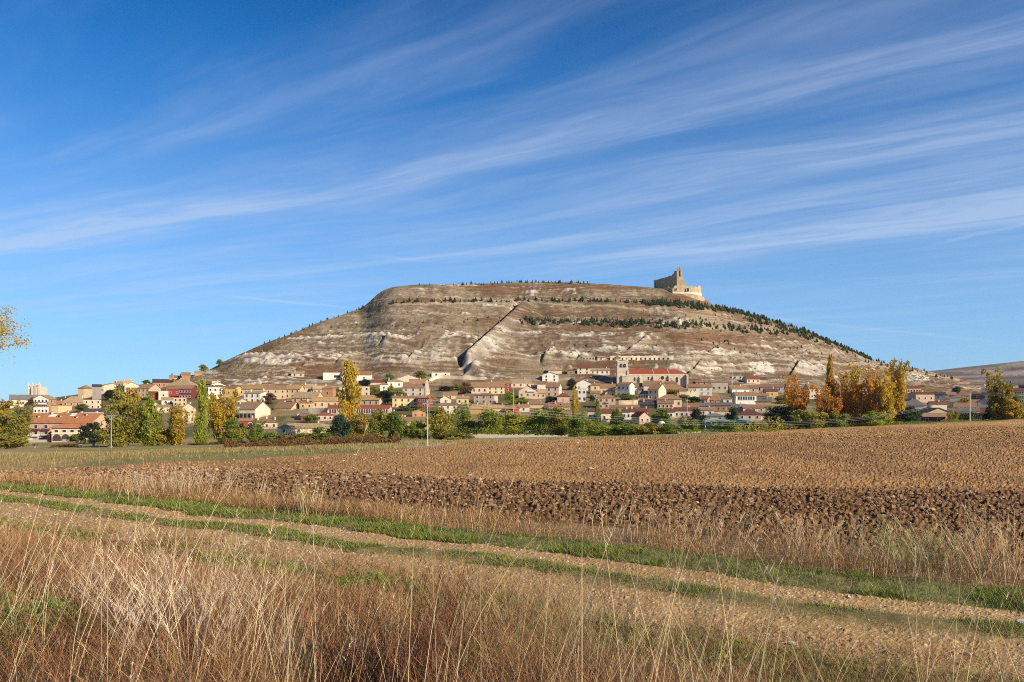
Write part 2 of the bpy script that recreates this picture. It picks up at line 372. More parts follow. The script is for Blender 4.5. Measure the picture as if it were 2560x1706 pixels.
for (x0, y0, x1, y1, k) in ((708, 843, 872, 855, 1), (878, 834, 991, 857, 1), (991, 829, 1056, 851, .7), (1095, 832, 1205, 854, .9), (560, 890, 770, 914, 1.1), (753, 888, 857, 902, .9), (925, 893, 1062, 908, .9),
        (1050, 874, 1158, 908, .9), (640, 930, 745, 968, .5), (840, 950, 880, 966, .6), (560, 950, 690, 966, .8), (1149, 912, 1205, 932, .8), (964, 722, 1092, 740, .6), (1082, 709, 1205, 715, .5), (1382, 829, 1565, 848, 1),
        (1290, 834, 1375, 846, .6), (1305, 868, 1400, 900, .9), (1390, 874, 1480, 900, 1), (1488, 864, 1570, 892, .8), (1708, 871, 1852, 897, 1.2), (1652, 880, 1700, 902, .8), (1394, 722, 1456, 734, .8), (1270, 728, 1350, 737, .6),
        (1400, 788, 1440, 796, .7), (1685, 798, 1850, 810, .4), (1480, 930, 1560, 950, .5), (1570, 840, 1650, 856, .5), (1985, 915, 2070, 940, .9), (2236, 934, 2325, 958, .7), (1872, 908, 1940, 940, .7), (1730, 915, 1800, 945, .4),
        (1160, 868, 1262, 915, .9), (1380, 905, 1520, 925, .4), (1600, 910, 1720, 935, .5), (1260, 940, 1400, 962, .4), (2060, 915, 2200, 950, .4), (1200, 935, 1260, 960, .6), (480, 925, 560, 950, .7), (1880, 850, 1990, 875, .3)):
    cx_, cy_, rx_, ry_ = (x0 + x1) / 2, (y0 + y1) / 2, (x1 - x0) / 2, (y1 - y0) / 2
    wv = (fbm(PXg * .02, PY0 * .02, 63, 3) - .5)
    d_ = np.abs((PXg - cx_) / rx_) ** 2.4 + np.abs((PY0 + wv * 14 - cy_) / ry_) ** 2.4
    OUT = np.maximum(OUT, k * (1 - sstep(d_, .35, 1.5)))
strata = fbm(hx * .010 + wz * .05, hzb * .85, 64, 3, .6); strata2 = fbm(hx * .03, hzb * 2.2, 65, 3, .6)
tex = (spk - .5) * .9 + (ribs - .62) * .4 + (patch - .5) * .6 + (strata - .5) * .5
rock = sstep(OUT * .62 + tex + (ledge - .5) * .5 + (strata2 - .5) * .5, .36, .62)
thin = .75 * sstep(strata + (strata2 - .5) * .5 + (patch - .5) * .55 + rockw * .10 + (spk - .5) * .3, .60, .70) * (.35 + .4 * np.clip(rockw, 0, 1))
rock = np.clip(np.maximum(rock, thin), 0, 1) * sstep(PXg, 440, 520)
relief = (rib - .5) * 6.5 + (ribs - .5) * 5 * np.clip(rockw, 0, 1) + (ledge - .5) * 2.8 + (ledge2 - .5) * 1.8 + (spk - .5) * (2.2 + 3.5 * rock)
# erosion gullies
def seg_mask(x0, y0, x1, y1, w):         # around a picture line lying on the slope
    dx, dy = x1 - x0, y1 - y0; L = math.hypot(dx, dy)
    s_ = ((PXg - x0) * dx + (PY0 - y0) * dy) / L; p_ = ((PXg - x0) * dy - (PY0 - y0) * dx) / L
    p_ = p_ + (fbm(s_ * .03, s_ * 0, 61, 3) - .5) * (3 if w > 15 else 7)
    e_ = sstep(s_, -8, 14) * (1 - sstep(s_, L - 14, L + 8))
    return s_ / L, p_ / w, e_
g_m0 = np.zeros_like(Z); g_add = np.zeros_like(Z); g_rock = np.zeros_like(Z)
for (x0, y0, x1, y1, w, dep, rk) in ((1318, 752, 1155, 914, 19, 17, .8), (1388, 862, 1352, 905, 9, 5, .8), (900, 880, 838, 906, 9, 4, .6), (760, 915, 640, 968, 9, 4.5, .0),
                                     (1755, 905, 1715, 935, 9, 4, .3), (980, 835, 950, 860, 8, 4, .5), (1190, 920, 1150, 945, 8, 3.5, .6), (1830, 855, 1770, 875, 8, 4, .6),
                                     (1490, 870, 1440, 900, 8, 3, .7), (1620, 845, 1560, 872, 8, 3, .5), (1060, 860, 1020, 900, 8, 3, .6), (2010, 900, 1975, 935, 8, 4, .4)):
    s_, p_, e_ = seg_mask(x0, y0, x1, y1, w)
    gr = (0.62 + 0.45 * s_)
    if w > 15: g_m0 = e_ * np.exp(-(p_ / 1.6) ** 2)
    g_add += e_ * dep * np.clip(gr, .3, 1.1) * (0.7 * sstep(p_, -.12, .22) * np.exp(-np.maximum(p_ - .3, 0) / 1.8) - 0.8 * np.exp(-((p_ + .32) / .42) ** 2))
    g_rock += e_ * rk * np.exp(-((p_ - 1.1) / .9) ** 2) * sstep(s_, .1, .7) * (patch > .38)
g_m = (Yg > 606) & (Yg < YC_[None, :])
rock = np.clip(rock + g_rock * g_m, 0, 1)
amp = on * np.clip(t_up * 3, 0, 1) * (0.15 + 0.85 * sstep(offc, 0.0, 1.0)) * (offc > -1)
Z += np.where(hillm, relief * 0.75 * amp * (1 - .85 * g_m0) + g_add * g_m * on, 0)
# terraces: pull heights toward steps
tz = np.where(hillm, 1.9 * np.sin((hz + wz * .3) * 2 * math.pi / 21.0) * amp * (1 - g_m0), 0); Z += tz

def px2col(px): return np.interp(px, PXC, np.arange(ncol))
def ground_z(x, y):
    i = np.interp(y, YR, np.arange(nrow)); j = px2col(1280 + F * x / max(y, .1))
    i0, j0 = int(min(i, nrow - 2)), int(min(j, ncol - 2)); fi, fj = i - i0, j - j0
    return float((Z[i0, j0] * (1 - fj) + Z[i0, j0 + 1] * fj) * (1 - fi) + (Z[i0 + 1, j0] * (1 - fj) + Z[i0 + 1, j0 + 1] * fj) * fi)
def ground_zv(x, y):
    i = np.interp(y, YR, np.arange(nrow)); j = px2col(1280 + F * x / np.maximum(y, .1))
    i0 = np.minimum(i.astype(int), nrow - 2); j0 = np.minimum(j.astype(int), ncol - 2); fi, fj = i - i0, j - j0
    return (Z[i0, j0] * (1 - fj) + Z[i0, j0 + 1] * fj) * (1 - fi) + (Z[i0 + 1, j0] * (1 - fj) + Z[i0 + 1, j0 + 1] * fj) * fi
def hit(px, py, ymin=330.0, ymax=1000.0):       # where the sight line through a picture point meets the ground
    j = int(round(float(px2col(px)))); c = HOR - (Z[:, j] - CZ) / YR * F
    i0, i1 = np.searchsorted(YR, ymin), np.searchsorted(YR, ymax)
    w = np.nonzero(c[i0:i1] <= py)[0]
    if len(w) == 0: return None
    i = i0 + w[0]
    if i == i0: return float(YR[i])
    a, b = c[i - 1], c[i]; return float(YR[i - 1] + (YR[i] - YR[i - 1]) * (a - py) / max(a - b, 1e-6))
def at(px, Y): return ((px - 1280) / F * Y, Y)

# ---- colours of the ground
C = np.zeros((nrow, ncol, 3))
def put(mask, col): C[mask] = np.asarray(col)[mask] if np.ndim(col) == 3 else col
def mix3(a, b, t): return np.asarray(a) * (1 - t[..., None]) + np.asarray(b) * t[..., None]
n1 = fbm(Xg * .05, Yg * .02, 70, 4); n2 = fbm(Xg * .5, Yg * .25, 72, 4); n3 = fbm(Xg * 3, Yg * 3, 74, 3)
# meadows beyond the field
mead = mix3((.33, .235, .10), (.21, .19, .06), sstep(n1 + (n2 - .5) * .5, .42, .62))
strip = np.exp(-((PY0 - np.interp(PXC, [0, 400, 900, 1000, 1300, 1500], [1136, 1140, 1118, 1112, 1106, 1102])[None, :]) / 5.0) ** 2) * (sstep(PXg, 850, 1000) + (1 - sstep(PXg, 60, 180)) * .8)
mead = mix3(mead, (.50, .40, .26), np.clip(strip, 0, 1))
town = mix3((.26, .19, .10), (.11, .10, .04), sstep(n1, .4, .6))
C[:] = mix3(mead, (.30, .22, .14), sstep(Yg, 330, 380)); C[Yg > 360] = town[Yg > 360]
# near: litter under the grass, verges
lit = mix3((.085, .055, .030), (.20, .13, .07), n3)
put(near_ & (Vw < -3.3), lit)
put(near_ & (Vw < -3.3) & ((((Xg + .20 * Yg) / 0.55) ** 2 + ((Yg - 5.4) / 1.6) ** 2) < 1), (.055, .042, .028))  # shade inside the hollow, put into the soil colour
put(near_ & (Vw >= 0) & (Vw < 1.3), mix3((.10, .12, .03), (.22, .17, .08), n3))
put(near_ & (Vw >= 1.3) & ~field, mix3((.20, .125, .06), (.30, .20, .10), n3))
grav = mix3((.35, .215, .085), (.46, .31, .14), n2); grav = mix3(grav, (.60, .50, .38), ((rg > .85) & (dg < .4)) * .6); grav = mix3(grav, (.26, .19, .13), ((rg < .18) & (dg < .4)) * .7)
grav = mix3(grav, (.14, .13, .045), mid * .8)
dirt = mix3(grav, (.30, .20, .11), sstep(Vw, -1.7, -3.2) * .45)
put(track, dirt)
soil = mix3((.235, .122, .046), (.37, .205, .075), sstep(n2 * .5 + n1 * .5 + (r2 - .5) * .25, .35, .65)); soil = mix3(soil, (.48, .33, .17), ((r2 > .95) * .6))
drk = mix3((.060, .031, .014), (.235, .125, .050), np.clip(sstep(d1, .55, .1) * .7 + r1 * .3, 0, 1)); drk = mix3(drk, (.40, .28, .17), (r2 > .95) * .6)
soil = mix3(soil, soil * np.array([1.22, 1.25, 1.15]), sstep(Yg, 40, 150))
put(field, mix3(soil, drk, darkz * .95))
# hill
hb = mix3((.165, .108, .064), (.275, .205, .130), sstep(fbm(hx * .03, Yg * .03, 80, 4) + (spk - .5) * .6, .35, .65))
hb = mix3(hb, (.155, .080, .038), sstep(fbm(hx * .012, hz * .09, 82, 4), .46, .62) * .8)
hb = hb * (.80 + .4 * sstep(strata2, .35, .65))[..., None]
hb = mix3(hb, (.115, .10, .045), sstep(fbm(hx * .06, Yg * .06, 84, 3), .66, .8) * .6)
rk = mix3((.32, .265, .20), (.57, .505, .405), sstep(ledge * .6 + spk * .4, .35, .65))
hc = mix3(hb, rk, rock)
def path(pts, w=1.6):
    pp = np.interp(PXC, [p[0] for p in pts], [p[1] for p in pts])[None, :]
    return np.exp(-((PY0 - pp) / w) ** 2) * (PXg > pts[0][0]) * (PXg < pts[-1][0])
for p_ in (path([(930, 765), (1300, 762), (1500, 766), (1650, 775), (1900, 812), (2000, 830)], 1.6), path([(1150, 903), (1400, 903), (1850, 900), (2000, 910), (2250, 925)], 1.6),
           path([(640, 935), (800, 908), (1000, 906), (1150, 905)], 1.4), path([(1300, 826), (1600, 828), (1900, 850)], 1.2), path([(1850, 893), (1950, 910), (2150, 916), (2400, 950)], 1.3)):
    hc = mix3(hc, (.42, .33, .22), np.clip(p_, 0, 1) * .8)
put(hillm, hc)

def sheet(name, mask, mat, smooth=False):
    q = mask[:-1, :-1]; ii, jj = np.nonzero(q)
    a = ii * ncol + jj; Q = np.stack([a, a + 1, a + ncol + 1, a + ncol], 1)
    used, inv = np.unique(Q.ravel(), return_inverse=True)
    V = np.stack([Xg.ravel()[used], Yg.ravel()[used], Z.ravel()[used]], 1)
    me = mesh_np(name, V, inv.reshape(-1, 4), attrs={'col': C.reshape(-1, 3)[used]}, smooth=smooth)
    o = obj(name, me, mat); o['kind'] = 'structure'; return o
M_ground = attr_mat('meadow_soil', 1.2, .30, .6, 3.0, .15)
M_soil = attr_mat('ploughed_soil', 14.0, .30, .8, 30.0, .03)
M_grav = attr_mat('gravel', 30.0, .28, .8, 70.0, .012)
M_hill = attr_mat('hillside', .8, .26, .9, .9, .7, aniso=(1, 1, 2.2))
sheet('hill', hillm, M_hill, True)
sheet('ploughed_field', field & ~hillm, M_soil, False)
sheet('dirt_track', track & ~field & ~hillm & near_, M_grav, False)
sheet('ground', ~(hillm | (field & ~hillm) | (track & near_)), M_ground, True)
# plain beyond and below everything, out to the horizon
pl = MB(); pl.poly([(-16000, -3000, -22), (16000, -3000, -22), (16000, 24000, -22), (-16000, 24000, -22)])
m_pl, T = new_mat('far_plain'); p = T.n('ShaderNodeNewGeometry').outputs['Position']
principled(T, T.mix(T.mr(T.noise(p, .004, 5), .4, .6), (.30, .23, .13), (.16, .14, .07)), .95)
o = pl.build('plain', m_pl); o['kind'] = 'structure'
# table mountain far to the right
fx = np.linspace(650, 3200, 420); fy = np.concatenate([np.linspace(1700, 2550, 150), np.linspace(2560, 3300, 20)])
FX, FY = np.meshgrid(fx, fy)
crestpx = 1280 + F * FX / 2500
cr_py = np.interp(crestpx, [1500, 2150, 2339, 2400, 2470, 2520, 2580, 2700, 2900, 3400], [1032, 985, 931, 925, 915, 905, 898, 896, 905, 960])
top = (HOR - cr_py) / F * 2500
rise = np.interp(FY, [1700, 1900, 2150, 2330, 2400, 2480, 2560, 3300], [0, .12, .42, .70, .84, .97, 1.0, .95])
rise = rise + 0.012 * np.sin(rise * 60)
FZ = -20 + (top + 20) * np.clip(rise + (fbm((FX + FY * .5) * .004, FY * .003, 90, 4) - .5) * .34 * np.sin(np.clip(rise, 0, 1) * math.pi), 0, 1.02)
nz = fbm(FX * .006, FZ * .12, 91, 4)
fc = mix3((.13, .095, .085), (.27, .215, .17), sstep(nz, .4, .62)); fc = mix3(fc, (.045, .045, .045), sstep(fbm(FX * .004, FZ * .06, 93, 4), .52, .60) * .7)
nr_, nc_ = FX.shape; a = (np.arange(nr_ - 1)[:, None] * nc_ + np.arange(nc_ - 1)[None, :]).ravel()
o = obj('far_hills', mesh_np('far_hills', np.stack([FX, FY, FZ], -1), np.stack([a, a + 1, a + nc_ + 1, a + nc_], 1), attrs={'col': fc.reshape(-1, 3)}, smooth=True), attr_mat('far_hillside', .03, .25, .6, .03, 8))
o['kind'] = 'structure'
# ------------------------------------------------------------------ town
WALL = {k: wall_mat('wall_' + k, v) for k, v in dict(
    cream=(.72, .59, .41), white=(.74, .69, .58), pink=(.62, .46, .335), tan=(.58, .44, .28), yellow=(.70, .54, .27), ochre=(.56, .38, .17),
    red=(.30, .055, .04), maroon=(.20, .045, .035), brick=(.42, .215, .115), orange=(.50, .28, .12), stone=(.50, .43, .32), grey=(.30, .27, .24),
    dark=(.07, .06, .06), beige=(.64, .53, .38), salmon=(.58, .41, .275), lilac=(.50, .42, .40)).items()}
ROOF = {k: roof_mat('roof_' + k, v) for k, v in dict(
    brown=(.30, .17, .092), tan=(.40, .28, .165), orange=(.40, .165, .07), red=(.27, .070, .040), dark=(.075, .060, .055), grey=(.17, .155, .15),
    maroon=(.17, .062, .038), ochre=(.42, .26, .12), rose=(.36, .18, .13)).items()}
GLASS = plain('dark_glass', (.03, .03, .035), .25, .5)
SHUT = {'b': plain('brown_shutter', (.13, .045, .025)), 'd': plain('dark_opening', (.035, .03, .03)), 'w': plain('white_frame', (.75, .73, .70)),
        'r': plain('red_shutter', (.33, .05, .02)), 'g': plain('grey_shutter', (.30, .30, .31))}
REG = {1: (0, 900, 1990 / 330), 2: (300, 880, 5.6), 3: (660, 880, 5.6), 4: (1020, 880, 5.6), 5: (1380, 880, 5.6), 6: (1740, 880, 5.6), 7: (2100, 860, 2353 / 460)}
def RX(r, x): return REG[r][0] + x / REG[r][2]
def RY(r, y): return REG[r][1] + y / REG[r][2]
_win = {}
def window_mesh(w, h, st):
    k = (round(w, 1), round(h, 1), st)
    if k not in _win:
        m = MB(); w, h = k[0], k[1]; f = .14
        fr = 1 if st in 'wdg' else 0
        m.box(-w / 2 - f, w / 2 + f, -.07, .02, h, h + f, 1); m.box(-w / 2 - f, w / 2 + f, -.12, .02, -f, 0, 1)
        m.box(-w / 2 - f, -w / 2, -.07, .02, 0, h, 1); m.box(w / 2, w / 2 + f, -.07, .02, 0, h, 1)
        m.box(-w / 2, w / 2, -.02, .02, 0, h, 0)
        if st in 'brg':
            m.box(-w / 2, -w * .04, -.05, -.021, 0.02, h - .02, 2); m.box(w * .04, w / 2, -.05, -.021, 0.02, h - .02, 2)
        me = bpy.data.meshes.new('window'); me.from_pydata(m.v, [], m.f)
        for q in (GLASS, SHUT['w'] if st == 'w' else WALL['beige'], SHUT.get(st, GLASS)): me.materials.append(q)
        me.polygons.foreach_set('material_index', m.mi); _win[k] = me
    return _win[k]
def add_window(root, x, z, w=1.0, h=1.3, st='b', side=None, W=0, y=0.0):
    o = bpy.data.objects.new('window', window_mesh(w, h, st)); COL.objects.link(o); o.parent = root
    if side is None: o.location = (x, y - .03, z)
    elif side == 'R': o.location = (W / 2 + .03, x, z); o.rotation_euler = (0, 0, math.pi / 2)
    else: o.location = (-W / 2 - .03, x, z); o.rotation_euler = (0, 0, -math.pi / 2)
    return o
_chim = {}
def add_chimney(roof, x, y, z, h=1.5, mat='beige'):
    if mat not in _chim:
        m = MB(); m.box(-.35, .35, -.35, .35, -1.2, 1.2, 0); m.box(-.45, .45, -.45, .45, 1.2, 1.35, 0); m.box(-.2, .2, -.2, .2, 1.35, 1.6, 1)
        me = bpy.data.meshes.new('chimney'); me.from_pydata(m.v, [], m.f); me.materials.append(WALL[mat]); me.materials.append(ROOF['dark'])
        me.polygons.foreach_set('material_index', m.mi); _chim[mat] = me
    o = bpy.data.objects.new('chimney', _chim[mat]); COL.objects.link(o); o.parent = roof; o.location = (x, y, z); o.scale = (1, 1, h / 1.5)
HOUSES = {}
def house(r, x0, x1, yr, ye, yb, typ, wall, roof, wins, label, xs=None, side='R', cat='house', name=None, D=None, group=None, chim=None, door=False, Y=None, over=.45, sidewall=None, zx=False):
    if not zx: x0, x1 = RX(r, x0), RX(r, x1); yr, ye, yb = RY(r, yr), RY(r, ye), RY(r, yb); xs = RX(r, xs) if xs else None
    fx0, fx1 = (x0, x1) if xs is None else ((x0, xs) if side == 'R' else (xs, x1))
    cx = (fx0 + fx1) / 2
    if Y is None:
        Y = hit(cx, yb, 330.0 if cx < 1850 else 300.0, 860) or 560.0
    k = Y / F; Wd = (fx1 - fx0) * k; phi = math.atan((cx - 1280) / F)
    if xs is None: th = 0.0; D = D or min(11, max(6, Wd * .8))
    else:
        sm = (x1 - xs if side == 'R' else xs - x0) * k
        D = D or min(15, max(8.0, sm / math.sin(R(26)))); th = math.asin(min(.55, sm / D)); Wd = Wd / math.cos(th)
        if side == 'L': th = -th
    rz = -phi - th
    X, Yp = at(cx, Y); base = ground_z(X, Yp); zt_ = CZ + (HOR - ye) * k; H = zt_ - base
    if H < 2.0: base = zt_ - 2.2; H = 2.2
    root = empty(name or cat.replace(' ', '_'), (X, Yp, base), rz); tag(root, label, cat, group)
    w2 = Wd / 2; dn = -3.5
    rz_ridge = lambda back: (CZ + (HOR - yr) * (Y + back) / F) - base
    wm = WALL[wall]; m = MB()
    if typ in 'gh': rr = min(max(rz_ridge(D / 2) - H, D * .11), D * .36)
    elif typ == 'f': rr = min(max(rz_ridge(0) - H, Wd * .10), Wd * .42)
    elif typ == 's': rr = min(max(rz_ridge(D) - H, .3), D * .4)
    else: rr = .25
    # walls
    m.box(-w2, w2, 0, D, dn, H)
    i = 0
    if typ == 'g':
        for sx in (-w2, w2): m.poly([(sx, 0, H), (sx, D, H), (sx, D / 2, H + rr)] if sx > 0 else [(sx, D, H), (sx, 0, H), (sx, D / 2, H + rr)], 0)
    elif typ == 'f':
        m.poly([(-w2, 0, H), (w2, 0, H), (0, 0, H + rr)]); m.poly([(w2, D, H), (-w2, D, H), (0, D, H + rr)])
    elif typ == 's':
        m.poly([(w2, 0, H), (w2, D, H), (w2, D, H + rr)]); m.poly([(-w2, D, H), (-w2, 0, H), (-w2, D, H + rr)])
        m.poly([(w2, D, H), (-w2, D, H), (-w2, D, H + rr), (w2, D, H + rr)])
    m.build('wall', wm, root)
    # roof
    m = MB(); o_, t = over, .18; e = .02
    sl = rr / (D / 2)
    if typ == 'g':
        z0 = H - o_ * sl + e + t
        m.slab([(-w2 - o_, -o_, z0), (w2 + o_, -o_, z0), (w2 + o_, D / 2, H + rr + e + t), (-w2 - o_, D / 2, H + rr + e + t)], t)
        m.slab([(-w2 - o_, D / 2 + .003, H + rr + e + t), (w2 + o_, D / 2 + .003, H + rr + e + t), (w2 + o_, D + o_, z0), (-w2 - o_, D + o_, z0)], t)
    elif typ == 'h':
        z0 = H - o_ * sl + e + t; zr = H + rr + e + t; rl = max(w2 - D * .5, w2 * .12)
        A, B, Cc, Dd = (-w2 - o_, -o_, z0), (w2 + o_, -o_, z0), (w2 + o_, D + o_, z0), (-w2 - o_, D + o_, z0)
        P, Q = (-rl, D / 2, zr), (rl, D / 2, zr)
        m.poly([A, B, Q, P]); m.poly([B, Cc, Q]); m.poly([Cc, Dd, P, Q]); m.poly([Dd, A, P])
        lo = [(p[0], p[1], p[2] - t) for p in (A, B, Cc, Dd)]; m.poly(lo[::-1])
        for a, b in ((0, 1), (1, 2), (2, 3), (3, 0)):
            up = (A, B, Cc, Dd); m.poly([lo[a], lo[b], up[b], up[a]])
    elif typ == 'f':
        s2 = rr / w2; z0 = H - o_ * s2 + e + t; zr = H + rr + e + t
        m.slab([(-w2 - o_, -o_, z0), (0, -o_, zr), (0, D + o_, zr), (-w2 - o_, D + o_, z0)], t)
        m.slab([(.003, -o_, zr), (w2 + o_, -o_, z0), (w2 + o_, D + o_, z0), (.003, D + o_, zr)], t)
    elif typ == 's':
        s2 = rr / D; z0 = H - o_ * s2 + e + t
        m.slab([(-w2 - o_, -o_, z0), (w2 + o_, -o_, z0), (w2 + o_, D + o_, H + rr + o_ * s2 + e + t), (-w2 - o_, D + o_, H + rr + o_ * s2 + e + t)], t)
    else: m.slab([(-w2 - .15, -.15, H + rr), (w2 + .15, -.15, H + rr), (w2 + .15, D + .15, H + rr), (-w2 - .15, D + .15, H + rr)], rr - e)
    rf = m.build('roof', ROOF[roof], root)
    if chim is None: chim = 1 if (typ != 't' and Wd > 7 and rnd.random() < .75) else 0
    for q in range(chim):
        cxm = (rnd.uniform(-.7, .7) if chim == 1 else -.8 + 1.6 * q / (chim - 1)) * w2
        add_chimney(rf, cxm, D * rnd.uniform(.42, .62), H + (rr * .9 if typ in 'ghs' else rr * (1 - abs(cxm) / w2)) + .3, rnd.uniform(1.0, 1.5), rnd.choice(['beige', 'cream', 'pink']))
    # windows
    if wins:
        nx, nz, st = int(wins.split('x')[0]), int(wins.split('x')[1][0]), wins.split('x')[1][1:] or 'b'
        big = 'l' in st; st = st.replace('l', '') or 'b'
        vis = min(H, (yb - ye) * k + .6); fh = vis / nz; hh = min(1.5, fh * .56) * (1.2 if big else 1); ww = min(1.15, Wd / nx * .5)
        for a in range(nx):
            for b in range(nz):
                x = -w2 + Wd * (a + .5) / nx; z = H - fh * (b + 1) + (fh - hh) * .5
                if z < .1 and b: continue
                add_window(root, x, z, ww, hh, st)
        if xs is not None and D > 6 and nz and sidewall is None:
            for a in range(2):
                add_window(root, D * (.3 + .4 * a), H - fh * .5 - hh * .5, .8, hh * .8, st, side, Wd)
    if door:
        m = MB(); m.box(-.5, .5, -.06, .0, 0, 2.1); m.box(-.6, .6, -.09, -.061, 2.1, 2.25, 1)
        d = m.build('door', [SHUT['b'], WALL['stone']], root); d.location = (w2 * .25, 0, 0)
    root['_w'] = 0; del root['_w']
    return dict(root=root, W=Wd, D=D, H=H, Y=Y, k=k, rr=rr, roof=rf)
def bx(h, name, x0, x1, y0, y1, z0, z1, mat, parent=None):
    m = MB(); m.box(x0, x1, y0, y1, z0, z1); return m.build(name, mat, parent or h['root'])
def arches(h, cs, w, z0, z1, mat=None, name='archway', proud=-.06):      # dark arched openings with a rim
    for c in cs:
        m = MB(); n = 8; r = w / 2; pts = [(c - r, z0), (c + r, z0)] + [(c + r * math.cos(a), z1 - r + r * math.sin(a)) for a in [math.pi * q / n for q in range(n + 1)]]
        m.prism(pts, proud, proud + .17)
        m.build(name, mat or SHUT['d'], h['root'])
